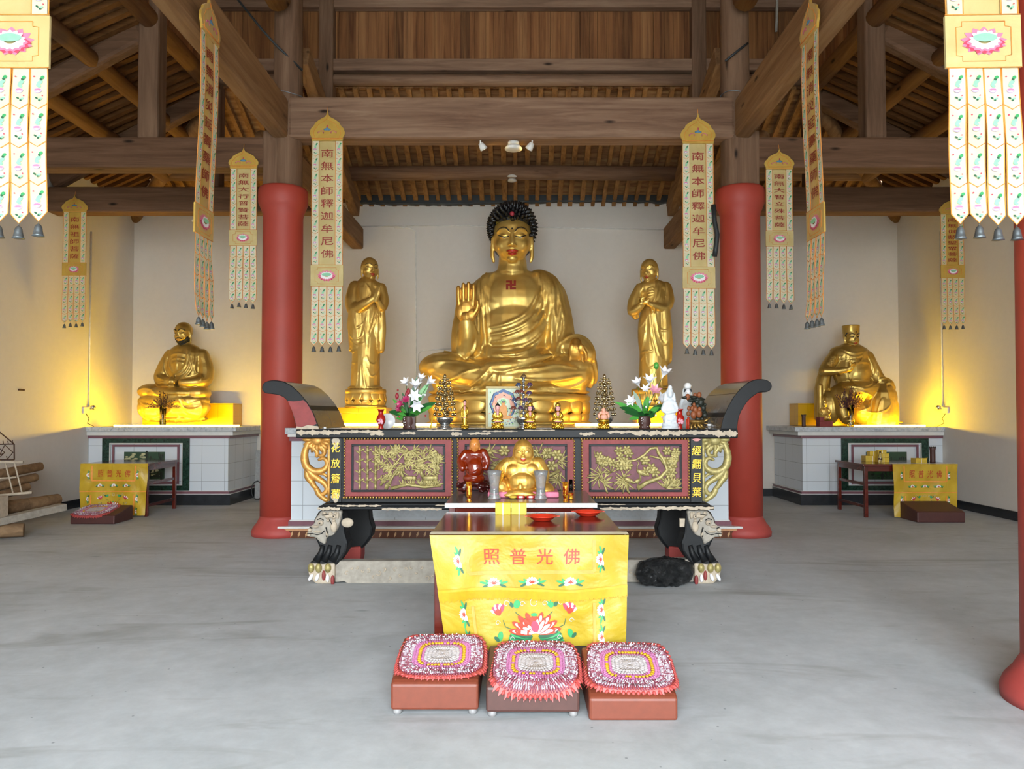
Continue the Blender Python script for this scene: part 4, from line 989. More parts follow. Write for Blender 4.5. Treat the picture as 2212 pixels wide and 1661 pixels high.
banner('long banner seen almost edge on, hanging before the left bearded figure', (-2.78, 6.8, 5.24), '南無消災延壽藥師佛', W_=.38, rz=pi / 2 - .0, sway=.02, brocade='gold_silk')
banner('long banner seen almost edge on, hanging before the right crowned figure', (2.64, 6.8, 5.24), '南無消災延壽藥師佛', W_=.38, rz=-pi / 2, sway=.02, brocade='gold_silk')
banner('large near banner cut off by the left edge of the picture', (PX(14, 3.9), 3.9, 5.45), '南無本師釋迦牟尼佛', W_=.37, tail=.80, pan=.27)
banner('large near banner in the upper right beside the near red column', (PX(2121, 3.9), 3.9, 5.45), '南無本師釋迦牟尼佛', W_=.37, tail=.80, pan=.27, tilt=-.015)
# ------------------------------------------------------------------ sculpting helper: overlapping masses fused into one skin
class Sculpt:
    def __init__(s, k, u0=0, v0=0):
        s.k = k; s.u0 = u0; s.v0 = v0; s.mb = MB(); s._b = None
    def P(s, u, v, w=0): return Vector(((u - s.u0) * s.k, -w * s.k, (s.v0 - v) * s.k)) if s.v0 else Vector((u * s.k, -w * s.k, v * s.k))
    def ell(s, u, v, w, ru, rv, rw, rz=0.0, rx=0.0, n=20):
        M = Matrix.Rotation(-rz, 3, 'Y') @ Matrix.Rotation(rx, 3, 'X')
        s.mb.ell(s.P(u, v, w), (ru * s.k, rw * s.k, rv * s.k), M=M, nu=n, nv=max(8, n * 2 // 3)); s._b = None
    def tube(s, pts, n=14, smooth=True):
        """pts: (u, v, w, r); ends rounded"""
        P_ = [s.P(*p[:3]) for p in pts]; R_ = [p[3] * s.k for p in pts]
        if smooth and len(pts) > 2:
            Q = []; RR = []
            for i in range(len(P_) - 1):
                a = P_[max(i - 1, 0)]; b = P_[i]; c = P_[i + 1]; d = P_[min(i + 2, len(P_) - 1)]
                for j in range(4):
                    t = j / 4; Q.append(0.5 * ((2 * b) + (c - a) * t + (2 * a - 5 * b + 4 * c - d) * t * t + (3 * b - a - 3 * c + d) * t ** 3)); RR.append(R_[i] + (R_[i + 1] - R_[i]) * t)
            Q.append(P_[-1]); RR.append(R_[-1]); P_, R_ = Q, RR
        s.mb.tube(P_, R_, n)
        s.mb.ell(P_[0], (R_[0],) * 3, nu=12, nv=8); s.mb.ell(P_[-1], (R_[-1],) * 3, nu=12, nv=8); s._b = None
    def bvh(s):
        if s._b is None: s._b = BVHTree.FromPolygons(s.mb.v, s.mb.f)
        return s._b
    def fold(s, path, r, sink=0.35, dense=3):
        """a ridge of cloth following the surface along a path drawn in the front view"""
        b = s.bvh(); pts = []
        n = len(path)
        dd = []
        for i in range(n - 1):
            for j in range(dense): 
                t = j / dense; a0 = path[max(i - 1, 0)]; a1 = path[i]; a2 = path[i + 1]; a3 = path[min(i + 2, n - 1)]
                dd.append(tuple(0.5 * (2 * a1[q] + (a2[q] - a0[q]) * t + (2 * a0[q] - 5 * a1[q] + 4 * a2[q] - a3[q]) * t * t + (3 * a1[q] - a0[q] - 3 * a2[q] + a3[q]) * t ** 3) for q in (0, 1)))
        dd.append(tuple(path[-1][:2])); m = len(dd)
        runs = [[]]
        for i, (u, v) in enumerate(dd):
            o = s.P(u, v, 0); o.y = -50
            h = b.ray_cast(o, Vector((0, 1, 0)))
            rr = r * (0.45 + 0.55 * sin(pi * (i + .5) / m)) * s.k
            if h[0] is None: runs.append([]); continue
            runs[-1].append((h[0] + Vector((0, rr * sink, 0)), rr))
        for q in runs:
            if len(q) > 1: pts.append(q)
        for q in pts: s.mb.tube([a for a, _ in q], [c for _, c in q], 8)
    def folds(s, L, r, **k):
        keep = s.bvh()
        for p in L: s.fold(p, r, **k); s._b = keep
    def bake(s, name, mat, parent, voxel, it=3, loc=(0, 0, 0), clamp=True):
        o = s.mb.build(name, mat); m = o.modifiers.new('r', 'REMESH'); m.mode = 'VOXEL'; m.voxel_size = voxel; m.use_smooth_shade = True
        if it: q = o.modifiers.new('s', 'SMOOTH'); q.iterations = it; q.factor = 0.5
        bpy.context.view_layer.update()
        me = bpy.data.meshes.new_from_object(o.evaluated_get(DG())); old = o.data
        o.modifiers.clear(); o.data = me; bpy.data.meshes.remove(old); me.name = name
        if not me.materials: me.materials.append(MATS[mat])
        for p in me.polygons: p.use_smooth = True
        if clamp:
            for v in me.vertices:
                if v.co.z < .004: v.co.z = .004
        if parent is not None: o.parent = parent
        o.location = loc
        s._b = BVHTree.FromPolygons([v.co.copy() for v in me.vertices], [tuple(p.vertices) for p in me.polygons])
        s.out = o; s.mb = MB(); return o
class Head:
    """a head in its own frame: x to its left as seen, z up, y towards where it faces; unit = half its width"""
    def __init__(h, S, u, v, w, sc, yaw=0.0, nod=0.0, roll=0.0):
        h.S = S; h.c = S.P(u, v, w); h.s = sc * S.k
        h.M = Matrix.Rotation(yaw, 3, 'Z') @ Matrix.Rotation(roll, 3, 'Y') @ Matrix.Rotation(nod, 3, 'X')
    def p(h, x, z, y=0): return h.c + h.M @ (Vector((x, -y, z)) * h.s)
    def e(h, x, z, y, rx, rz, ry, rot=0.0, n=16): h.S.mb.ell(h.p(x, z, y), (rx * h.s, ry * h.s, rz * h.s), M=h.M @ Matrix.Rotation(-rot, 3, 'Y'), nu=n, nv=10)
    def t(h, pts, n=10):
        h.S.mb.tube([h.p(*p[:3]) for p in pts], [p[3] * h.s for p in pts], n)
        for q in (pts[0], pts[-1]): h.S.mb.ell(h.p(*q[:3]), (q[3] * h.s,) * 3, nu=8, nv=6)
    def build(h, long_ears=True, thin=False, smile=0.0, fat=0.0, old=False, neck=True, ridge=True):
        h.e(0, .24, -.12, 1.03, 1.12, 1.14, n=24); h.e(0, -.28, .08, .94 + fat, .95, .92, n=24); h.e(0, -.78, .14, .72 + fat * 1.5, .52 + fat * .3, .7)
        for q in (-1, 1):
            h.e(q * .46, -.42, .44, .42 + fat * .5, .46, .4); h.e(q * .4, .0, .8, .27, .13, .15)
            if ridge: h.t([(q * .78, .22, .62, .06), (q * .62, .34, .82, .075), (q * .35, .36, .95, .075), (q * .14, .16, 1.0, .06)])
            h.e(q * .13, -.5, 1.04, .1, .08, .1)
            h.e(q * 1.0, .0, -.12, .11, .4, .26)
            if long_ears: h.t([(q * 1.03, .1, .02, .09), (q * 1.06, -.4, -.05, .1), (q * 1.04, -.95, -.02, .12), (q * .98, -1.2, .02, .09)])
            if old: h.t([(q * .28, -.45, 1.0, .05), (q * .45, -.75, .85, .05)]); h.e(q * .55, -.15, .68, .2, .12, .15)
        h.t([(0, .22, .98, .085), (0, -.2, 1.07, .1), (0, -.45, 1.14, .13)])
        h.t([(-.3, -.78 + smile, .82, .05), (-.12, -.8 + smile * .3, .96, .08), (.12, -.8 + smile * .3, .96, .08), (.3, -.78 + smile, .82, .05)])
        h.t([(-.24, -.9 + smile * .6, .83, .05), (0, -.94, .95, .09), (.24, -.9 + smile * .6, .83, .05)])
        h.e(0, -1.14, .62, .28, .2, .26)
        if neck: h.t([(0, -.8, -.15, .7), (0, -1.3, -.2, .74), (0, -1.75, -.22, .86)], 16)
    def on(h, x, z, lift=0.0, far=3.0):
        d = (h.M @ Vector((0, 1, 0))).normalized()
        for kx in (1, .93, .86, .8, .72, .62):
            r = h.S._b.ray_cast(h.p(x * kx, z, far), d)
            if r[0] is not None and (r[0] - h.c).length < 2 * h.s: break
        return (r[0] - d * lift * h.s) if r[0] is not None else h.p(x, z, 1.0)
    def line(h, mb, pts, r, lift=.0):
        mb.tube([h.on(x, z, lift) for x, z in pts], [r * h.s * (0.5 + 0.5 * sin(pi * (i + .3) / len(pts))) for i in range(len(pts))], 6)
    def paint(h, parent, brow='dark_line', lips='lip_red', eye_white=True, beard=False, wide=False, smile=0.0, urna=False, dark='dark_line', brow_r=.035):
        m = MB()
        for q in (-1, 1):
            h.line(m, [(q * a, b) for a, b in ((.82, .24), (.68, .38), (.48, .44), (.28, .38), (.14, .2))], brow_r, .03)
        m.build('eyebrows', brow, parent)
        m = MB()
        for q in (-1, 1):
            h.line(m, [(q * a, b) for a, b in ((.72, .06), (.58, -.02), (.42, -.06), (.26, -.05), (.16, -.02))], .035, .01)
            if wide: m.ell(h.on(q * .38, .0), (.09 * h.s,) * 3, nu=8, nv=6)
        m.build('eye_line', dark, parent)
        if eye_white:
            m = MB()
            for q in (-1, 1): m.ell(h.on(q * .42, -.07, -.02), (.13 * h.s, .05 * h.s, .035 * h.s), M=h.M, nu=8, nv=6)
            m.build('eye_white', 'white_enamel', parent)
        m = MB(); h.line(m, [(-.27, -.79 + smile), (-.12, -.77), (0, -.8), (.12, -.77), (.27, -.79 + smile)], .075, .0); h.line(m, [(-.2, -.9 + smile * .5), (0, -.95), (.2, -.9 + smile * .5)], .09, .0)
        m.build('lips', lips, parent)
        if urna: m = MB(); m.ell(h.on(0, .36), (.05 * h.s,) * 3, nu=10, nv=8); m.build('forehead_mark', dark, parent)
def hand(S, c, s, rz=0.0, rx=0.0, yaw=0.0, curl=0.0, spread=.06, thumb=1, flip=1):
    """palm towards the viewer, fingers up; unit s = palm half width in px"""
    M = Matrix.Rotation(yaw, 3, 'Z') @ Matrix.Rotation(-rz, 3, 'Y') @ Matrix.Rotation(rx, 3, 'X'); C = S.P(*c); k = s * S.k
    p = lambda x, z, y=0: C + M @ (Vector((x * flip, -y, z)) * k)
    S.mb.ell(p(0, 0), (1.0 * k, .38 * k, 1.1 * k), M=M, nu=16, nv=10); S.mb.ell(p(0, .5), (.98 * k, .3 * k, .6 * k), M=M, nu=16, nv=10); S.mb.ell(p(.55 * thumb, -.5, .2), (.5 * k, .26 * k, .62 * k), M=M, nu=12, nv=8); S.mb.ell(p(-.5 * thumb, -.3, .08), (.45 * k, .26 * k, .8 * k), M=M, nu=12, nv=8)
    for i, (x, L) in enumerate(((-.76, 1.45), (-.255, 1.75), (.255, 1.85), (.76, 1.65))):
        if thumb < 0: L = (1.7, 1.9, 1.8, 1.45)[i]
        b = p(x * .9, .3, 0); q1 = p(x * (1 + spread), .8 + L * .4, curl * .1 * L); q2 = p(x * (1 + 1.6 * spread), .8 + L * .72 * (1 - .3 * curl), curl * .55 * L); q3 = p(x * (1 + 2 * spread), .8 + L * (1 - .75 * curl), curl * .95 * L)
        S.mb.tube([b, q1, q2, q3], [.25 * k, .245 * k, .235 * k, .19 * k], 10); S.mb.ell(q3, (.17 * k,) * 3, nu=8, nv=6)
    q = [p(.7 * thumb, -.55, .1), p(1.1 * thumb, 0, .2), p(1.2 * thumb, .45, .25), p(1.15 * thumb, .85, .28)]
    S.mb.tube(q, [.34 * k, .28 * k, .24 * k, .17 * k], 10); S.mb.ell(q[-1], (.17 * k,) * 3, nu=8, nv=6)
    return p
def lotus_base(parent, rx, ry, h, n=16, mat='gold', c=(0, 0, 0), name='lotus_pedestal'):
    m = MB(); sc = Matrix.Scale(ry / rx, 3, (0, 1, 0))
    m.lathe([(0, 0), (rx * .93, 0), (rx * .95, h * .06), (rx * .9, h * .12), (rx * .8, h * .3), (rx * .72, h * .45), (rx * .74, h * .52), (rx * .9, h * .7), (rx * .93, h * .9), (rx * .9, h), (0, h)], c, 40, M=sc)
    for row in (0, 1, 2):
        for i in range(n):
            a = 2 * pi * (i + .5 * (row % 2)) / n; 
            if row == 0: r_, z, rr, tilt = .87, .68, (pi * rx / n * .98, .05 * rx, h * .36), -.22
            elif row == 1: r_, z, rr, tilt = .83, .72, (pi * rx / n * .9, .05 * rx, h * .33), -.22
            else: r_, z, rr, tilt = .86, .2, (pi * rx / n * .98, .05 * rx, h * .24), .35
            M = sc @ Matrix.Rotation(a + pi / 2, 3, 'Z') @ Matrix.Rotation(tilt, 3, 'X')
            m.ell((c[0] + cos(a) * rx * r_, c[1] + sin(a) * ry * r_, c[2] + z * h), rr, M=M, nu=12, nv=8)
    return m.build(name, mat, parent)

# ------------------------------------------------------------------ the large seated figure
def big_buddha():
    Y = 12.2; t = thing('seated_buddha_statue', 'huge gilded seated buddha with raised hand on a lotus throne', 'statue', (PX(1104, Y), Y, 1.325))
    S = Sculpt(Y / F, 1104, 858 + (PZ(858, Y) - 1.325) * F / Y)
    E, T = S.ell, S.tube
    E(1110, 790, 0, 100, 55, 62); E(1111, 715, -5, 86, 90, 54); E(1111, 655, -6, 84, 70, 46); E(1112, 627, -12, 94, 42, 38); E(1108, 600, -14, 66, 22, 30)
    T([(1060, 615, -12, 30), (1040, 640, -8, 34), (1024, 690, 2, 34), (1016, 735, 16, 33), (1015, 752, 22, 28)])
    T([(1010, 758, 28, 21), (1012, 728, 42, 19), (1011, 700, 50, 15)]); T([(1016, 640, -6, 30), (998, 690, 6, 18), (992, 735, 14, 17), (994, 768, 14, 17)]); T([(1034, 690, 8, 17), (1038, 735, 16, 17), (1034, 770, 20, 15)]); E(1014, 740, 10, 26, 44, 22)
    T([(1165, 612, -14, 34), (1188, 640, -10, 38), (1202, 690, -2, 36), (1210, 735, 8, 34), (1218, 752, 20, 30)])
    T([(1215, 750, 20, 28), (1245, 752, 38, 25), (1262, 770, 46, 22)]); E(1252, 762, 40, 30, 26, 26); E(1270, 800, 34, 18, 40, 22)
    # legs and lap
    E(962, 795, 22, 55, 33, 52); E(1235, 800, 24, 52, 38, 52); E(1100, 808, 30, 150, 34, 62)
    T([(950, 800, 40, 28), (1000, 812, 66, 26), (1060, 820, 84, 25), (1110, 822, 88, 26), (1180, 815, 74, 28), (1245, 812, 44, 32)])
    T([(960, 826, 46, 24), (1050, 836, 76, 20), (1130, 838, 80, 20), (1240, 832, 46, 24)])
    E(1100, 848, 34, 172, 14, 66)
    T([(1060, 800, 96, 13), (1095, 798, 100, 14), (1130, 791, 96, 11), (1165, 780, 88, 8), (1186, 774, 82, 5)])
    T([(1078, 700, -10, 26), (1100, 640, -8, 30), (1108, 585, -12, 31), (1107, 560, -8, 30)])
    # chest
    E(1084, 662, 22, 38, 24, 14); E(1134, 662, 22, 38, 24, 14); E(1108, 640, 13, 58, 40, 24)
    # right hand raised
    S2 = Sculpt(Y / F, 1104, S.v0); hand(S2, (1010, 676, 56), 21, rz=.0, rx=.04, thumb=1, spread=0); S2.tube([(1011, 700, 48, 15), (1011, 690, 52, 15)]); S2.bake('raised_hand', 'gold_skin', t, .0065, 2)
    # hand over the knee
    S3 = Sculpt(Y / F, 1104, S.v0); hand(S3, (1240, 767, 68), 17, rz=pi, rx=-.2, thumb=-1, curl=.12); S3.tube([(1240, 748, 58, 13), (1240, 758, 62, 14)]); S3.bake('resting_hand', 'gold_skin', t, .0065, 2)
    H = Head(S, 1106.5, 514, 0, 41, nod=.05); H.build(); S._b = None
    fl = [[(1050, 578), (1049, 620), (1053, 680), (1057, 730), (1056, 775)], [(1044, 582), (1042, 630), (1046, 690), (1048, 770)], [(1034, 592), (1032, 650), (1036, 710), (1036, 765)],
          [(1162, 578), (1164, 620), (1154, 655), (1134, 684), (1100, 703), (1060, 712)], [(1172, 582), (1174, 630), (1162, 672), (1138, 702), (1100, 720), (1060, 727)],
          [(1178, 588), (1180, 640), (1168, 688), (1140, 720), (1100, 738), (1062, 742)], [(1150, 700), (1128, 720), (1100, 732), (1084, 734)], [(1186, 600), (1188, 660), (1174, 712), (1144, 744), (1100, 756), (1062, 756)],
          [(1176, 722), (1150, 756), (1110, 770), (1066, 770)], [(1190, 690), (1184, 740), (1160, 774), (1120, 785), (1070, 780)], [(1186, 592), (1196, 640), (1190, 700), (1190, 760)], [(1196, 600), (1210, 660), (1200, 720), (1202, 765)],
          [(1206, 612), (1222, 680), (1212, 730), (1196, 770)], [(1192, 660), (1198, 690), (1196, 720)],
          [(996, 706), (990, 730), (990, 755), (1000, 768), (1010, 772)], [(1026, 706), (1030, 730), (1028, 758), (1018, 770)], [(1032, 690), (1038, 730), (1034, 765)], [(1020, 620), (1014, 650), (1034, 690)], [(1040, 600), (1028, 640), (1034, 680)],
          [(930, 790), (970, 786), (1010, 790), (1046, 800), (1076, 815)], [(940, 812), (980, 822), (1020, 806), (1050, 800)], [(985, 845), (1020, 838), (1045, 820), (1062, 800)], [(1000, 850), (1040, 842), (1060, 826), (1072, 808)],
          [(1082, 812), (1080, 830), (1084, 846)], [(1094, 812), (1120, 806), (1160, 802), (1200, 795), (1240, 800)], [(1110, 822), (1150, 826), (1200, 824), (1250, 815)], [(1130, 836), (1180, 844), (1230, 838), (1266, 820)],
          [(1278, 780), (1284, 810), (1280, 838), (1290, 850)], [(1270, 790), (1276, 820), (1268, 845)], [(1212, 742), (1226, 732), (1248, 730), (1268, 742), (1280, 765)], [(1218, 776), (1210, 764), (1212, 748)]]
    S.folds(fl[:3], 5.5, sink=.1); S.folds(fl[3:9], 5.2, sink=.15); S.folds(fl[9:] + [[(1070, 590), (1060, 600), (1056, 640)], [(1176, 584), (1200, 600), (1214, 640), (1220, 690)], [(1166, 578), (1186, 610), (1184, 660), (1178, 690)], [(1030, 586), (1016, 606), (1008, 640)], [(1040, 660), (1044, 720), (1044, 770)], [(1205, 640), (1216, 690), (1214, 725)], [(920, 770), (950, 762), (990, 770), (1030, 785)], [(926, 830), (960, 846), (1000, 846)], [(1180, 830), (1220, 838), (1262, 832)]], 4.4, sink=.25)
    b = S.bake('gilded_body', 'gold', t, .0165, 2)
    H.paint(b, urna=True)
    # swastika mark on the chest, as it stands in the photograph
    m = MB(); m.smooth = False
    def onb(x, z):
        r = S._b.ray_cast(Vector((x, -50, z)), Vector((0, 1, 0))); return (x, (r[0].y if r[0] else 0) - .008, z)
    c = S.P(1104, 620); a = 10.5 * S.k; w = 2.4 * S.k
    def bar(x0, z0, x1, z1):
        for i in range(16):
            q_, w_ = i % 4, i // 4; xa, xb, za, zb = (x0 + (x1 - x0) * q_ / 4, x0 + (x1 - x0) * (q_ + 1) / 4, z0 + (z1 - z0) * w_ / 4, z0 + (z1 - z0) * (w_ + 1) / 4)
            m.add([onb(c.x + xa, c.z + za), onb(c.x + xb, c.z + za), onb(c.x + xb, c.z + zb), onb(c.x + xa, c.z + zb)], [(0, 1, 2, 3)])
    bar(-a, -w, a, w); bar(-w, w, w, a); bar(-w, -a, w, -w); bar(-a, a - 2 * w, -w, a); bar(w, -a, a, -a + 2 * w); bar(-a, -a, -a + 2 * w, -w); bar(a - 2 * w, w, a, a)
    m.build('chest_emblem', 'thread_red', b)
    # snail-curl hair
    m = MB(); m.ell(H.p(0, .98, -.3), (1.18 * H.s, 1.14 * H.s, .72 * H.s), nu=24, nv=14); m.ell(H.p(0, 1.35, -.25), (.8 * H.s, .8 * H.s, .55 * H.s))
    m.ell(H.p(0, -.1, -.55), (1.12 * H.s, .9 * H.s, 1.0 * H.s), nu=24, nv=14)
    r = random.Random(1)
    N = 420
    for i in range(N):
        z = 1 - 2 * (i + .5) / N; ph = i * 2.39996
        d = Vector((sqrt(1 - z * z) * cos(ph), sqrt(1 - z * z) * sin(ph), z))
        if z < -.55: continue
        base = H.p(0, .62, -.22) + Vector((d.x * 1.24, d.y * 1.24, d.z * (1.3 if z > 0 else 1.3))) * H.s
        rel = (base - H.c) / H.s
        if rel.y < -.45 and rel.z < .8 + .0 * abs(rel.x): continue
        if rel.z < .1 and rel.y < .05: continue
        nrm = Vector((d.x, d.y, d.z)).normalized(); q = nrm.to_track_quat('Z', 'Y').to_matrix()
        m.lathe([(.0, -.1 * H.s), (.115 * H.s, -.06 * H.s), (.1 * H.s, .02 * H.s), (.05 * H.s, .1 * H.s), (0, .17 * H.s)], base, 8, M=q)
    for q_ in (-1, 1):
        for j in range(14):
            zz = .85 - j * .075; yy = .45 - j * .05
            nrm = Vector((q_ * 1.0, -.35, .1)).normalized(); q = nrm.to_track_quat('Z', 'Y').to_matrix()
            for dy in (0, -.2):
                m.lathe([(.0, -.1 * H.s), (.11 * H.s, -.05 * H.s), (.05 * H.s, .08 * H.s), (0, .14 * H.s)], H.p(q_ * (1.0 + .03 * (j % 2)), zz, yy + dy - .1), 8, M=q)
    hr = m.build('curled_hair', 'hair_black', b)
    m = MB(); m.ell(H.p(0, 1.12, 1.0), (.13 * H.s, .09 * H.s, .13 * H.s)); m.build('hair_jewel', 'bud_red', hr)
    zt = S.P(0, 856).z
    lotus_base(t, 1.38, .86, zt + .02, 22, 'gold', (S.P(1100, 0).x, -.12, 0), 'lotus_throne')
    return t
big_buddha()

def standing_monk(side):
    Y = 11.75
    if side == 'left':
        px, py = 790, 846; lab = 'gilded standing monk with palms pressed together, left of the large figure'
    else:
        px, py = 1408, 846; lab = 'gilded old standing monk with hands clasped, right of the large figure'
    z0 = 1.59; t = thing('monk_statue', lab, 'statue', (PX(px, Y), Y, z0))
    S = Sculpt(Y / F, px, py + (PZ(py, Y) - z0) * F / Y); E, T = S.ell, S.tube
    if side == 'left':
        T([(792, 622, 0, 26), (792, 660, 0, 30), (792, 720, 0, 30), (790, 780, 0, 30), (789, 840, 0, 32)], 20); E(789, 838, 2, 38, 8, 30)
        E(793, 622, 0, 34, 20, 22); E(777, 700, 4, 24, 60, 22); E(810, 700, 2, 20, 60, 22)
        T([(766, 620, 0, 15), (762, 650, 6, 17), (768, 672, 16, 14), (792, 662, 32, 11), (812, 650, 38, 7)]); T([(822, 622, 0, 12), (830, 650, 8, 11), (828, 668, 20, 8), (822, 656, 34, 6)])
        T([(772, 670, 14, 18), (774, 710, 12, 21), (775, 748, 8, 20)]); T([(826, 668, 14, 7), (826, 710, 14, 10), (824, 756, 10, 8)]); E(771, 756, 8, 17, 8, 16)
        S.tube([(814, 652, 38, 5), (820, 640, 42, 5.5), (823, 626, 43, 3)]); S.tube([(818, 654, 40, 5), (824, 640, 44, 5), (826, 628, 44, 3)])
        H = Head(S, 798, 579, 2, 18, yaw=.55); H.build()
        S._b = None
        fl = [[(788, 610), (800, 625), (804, 640), (790, 660)], [(812, 612), (816, 630), (808, 650)], [(778, 612), (780, 640), (788, 656)], [(764, 668), (756, 690), (758, 720), (772, 735), (788, 725), (794, 690)], [(770, 690), (774, 712), (790, 700)],
              [(760, 735), (776, 745), (792, 744)], [(798, 675), (795, 720), (797, 750)], [(802, 670), (801, 710), (798, 755)], [(812, 672), (806, 700), (800, 720)], [(820, 672), (812, 700), (800, 735)], [(817, 680), (816, 740), (820, 750)], [(823, 672), (822, 740)],
              [(757, 758), (758, 780), (762, 784), (778, 786)], [(796, 770), (803, 786), (814, 786), (818, 765)], [(797, 795), (806, 814), (816, 806), (820, 780)], [(790, 775), (790, 810), (796, 838)], [(780, 770), (778, 810), (774, 840)], [(760, 790), (758, 815), (752, 840)], [(818, 790), (822, 820), (826, 842)], [(784, 790), (784, 840)]]
    else:
        T([(1412, 624, 0, 24), (1414, 660, 0, 29), (1412, 720, 0, 30), (1412, 780, 0, 30), (1410, 840, 0, 31)], 20); E(1410, 838, 2, 36, 8, 30)
        E(1411, 622, 0, 34, 20, 22); E(1428, 700, 4, 21, 70, 22); E(1396, 720, 2, 18, 60, 22)
        T([(1438, 622, 0, 15), (1442, 650, 6, 15), (1432, 668, 18, 11), (1408, 664, 32, 7), (1394, 660, 36, 5)]); T([(1384, 622, 0, 12), (1370, 650, 6, 13), (1366, 674, 14, 12), (1376, 668, 26, 9), (1386, 656, 34, 6)])
        T([(1432, 668, 16, 13), (1434, 720, 14, 16), (1436, 775, 8, 15)]); T([(1368, 676, 14, 10), (1372, 684, 12, 8)]); E(1380, 660, 34, 6, 5, 6); E(1392, 658, 38, 7, 5, 6)
        T([(1384, 660, 36, 3), (1380, 650, 38, 2.5), (1388, 648, 40, 2)]); T([(1386, 658, 40, 3), (1396, 652, 42, 2.5)])
        H = Head(S, 1403, 583, 3, 18.5, yaw=-.5, nod=.05); H.build(thin=True, old=True, smile=.05)
        for i in range(4):
            S.mb.tube([H.S.P(1396 - 2, 628 + i * 6, 22), S.P(1406, 624 + i * 6, 25), S.P(1415, 630 + i * 6, 22)], 1.2 * S.k, 6)
        S._b = None
        fl = [[(1388, 618), (1382, 640), (1380, 655)], [(1420, 612), (1414, 640), (1404, 665), (1398, 690)], [(1428, 614), (1420, 645), (1410, 670)], [(1436, 620), (1430, 650)], [(1402, 668), (1408, 720), (1420, 770), (1430, 778)], [(1408, 668), (1418, 710), (1436, 716), (1446, 700)], [(1398, 668), (1403, 730), (1412, 770)],
              [(1412, 680), (1420, 730), (1434, 746), (1446, 720)], [(1394, 684), (1390, 720), (1384, 760)], [(1380, 710), (1388, 700), (1400, 680)], [(1378, 768), (1386, 762), (1398, 760), (1410, 764)], [(1376, 776), (1380, 784), (1390, 766)], [(1391, 765), (1394, 788), (1404, 796), (1412, 785)], [(1444, 690), (1448, 740), (1452, 772)],
              [(1386, 800), (1384, 840)], [(1400, 800), (1402, 840)], [(1422, 785), (1426, 840)], [(1436, 790), (1440, 840)], [(1412, 800), (1412, 840)]]
    S.folds(fl, 2.2)
    b = S.bake('gilded_body', 'gold', t, .0105, 2)
    H.paint(b, eye_white=False, brow='gold_small' if side == 'right' else 'dark_line', brow_r=.05 if side == 'right' else .03)
    lotus_base(t, .335, .335, S.P(0, 842).z + .01, 14, 'gold', (0, 0, 0))
standing_monk('left'); standing_monk('right')

def bearded_monk():
    Y = 13.3; t = thing('monk_statue', 'gilded seated monk with black beard on the left corner altar', 'statue', (PX(385, Y), Y, 1.28))
    S = Sculpt(Y / F, 385, 915 + (PZ(915, Y) - 1.28) * F / Y); E, T = S.ell, S.tube
    E(400, 800, 0, 46, 48, 28); E(401, 775, 0, 42, 34, 24); E(402, 765, -2, 44, 16, 18)
    T([(368, 768, 0, 14), (360, 790, 2, 17), (354, 815, 10, 17), (364, 826, 24, 13), (388, 826, 34, 9)]); T([(436, 768, 0, 15), (444, 795, 2, 17), (446, 820, 10, 16), (434, 826, 24, 13), (408, 828, 34, 9)])
    E(333, 846, 12, 29, 17, 26); E(428, 850, 14, 33, 20, 26); E(384, 850, 22, 60, 16, 26); E(384, 866, 18, 78, 20, 30); E(384, 880, 14, 77, 27, 31); E(345, 880, 20, 38, 28, 22); E(425, 880, 20, 36, 28, 22); E(385, 905, 8, 70, 8, 30)
    H = Head(S, 396, 719, 4, 17.5, yaw=-.3, nod=.08); H.build(long_ears=True); S._b = None
    fl = [[(373, 757), (375, 790), (384, 806)], [(413, 757), (411, 790), (398, 804), (386, 806)], [(419, 760), (416, 795), (400, 812), (386, 812)], [(425, 762), (422, 800), (404, 820)], [(366, 766), (366, 792), (372, 808)], [(360, 776), (360, 800), (368, 814)], [(432, 768), (428, 800), (438, 812)],
          [(378, 768), (392, 765), (408, 768)], [(380, 778), (392, 775), (408, 778)], [(382, 786), (392, 784), (406, 786)], [(392, 764), (392, 800)], [(350, 812), (356, 818), (370, 822)], [(430, 812), (444, 812), (446, 822)], [(388, 806), (384, 826), (380, 830)],
          [(356, 830), (372, 828), (384, 838)], [(312, 845), (330, 840), (350, 846), (364, 856)], [(320, 868), (336, 876), (352, 874)], [(324, 876), (336, 882), (352, 880)], [(362, 866), (370, 886), (386, 890), (394, 868)], [(366, 860), (386, 858), (400, 858)], [(404, 856), (414, 880), (436, 884), (452, 876)], [(410, 858), (424, 872), (448, 866)],
          [(306, 884), (320, 898), (336, 908), (342, 900)], [(344, 902), (360, 912), (380, 914), (396, 908), (402, 896)], [(402, 898), (412, 912), (436, 910), (452, 900)], [(408, 870), (420, 888), (434, 894), (448, 896)], [(304, 872), (302, 890), (306, 900)], [(312, 866), (318, 884), (312, 902)], [(330, 872), (334, 892), (328, 908)], [(446, 866), (450, 884), (442, 902)]]
    S.folds(fl, 3.0)
    b = S.bake('gilded_body', 'gold_dark', t, .0115, 2)
    H.paint(b, eye_white=False, brow='hair_black', brow_r=.07, lips='gold_skin')
    m = MB()
    for i in range(60):
        a = -1 + 2 * i / 59; 
        for dz in (0, -.14, -.26): 
            p = H.on(a * .84, -.62 - .55 * (1 - a * a) + dz * (1 - .3 * abs(a)))
            if (p - H.c).length > 1.6 * H.s: continue
            m.ell(p, (.12 * H.s, .12 * H.s, .16 * H.s), nu=8, nv=6)
    H.line(m, [(-.4, -.78), (-.25, -.66), (0, -.62), (.25, -.66), (.4, -.78)], .09)
    m.build('beard', 'hair_black', b)
bearded_monk()

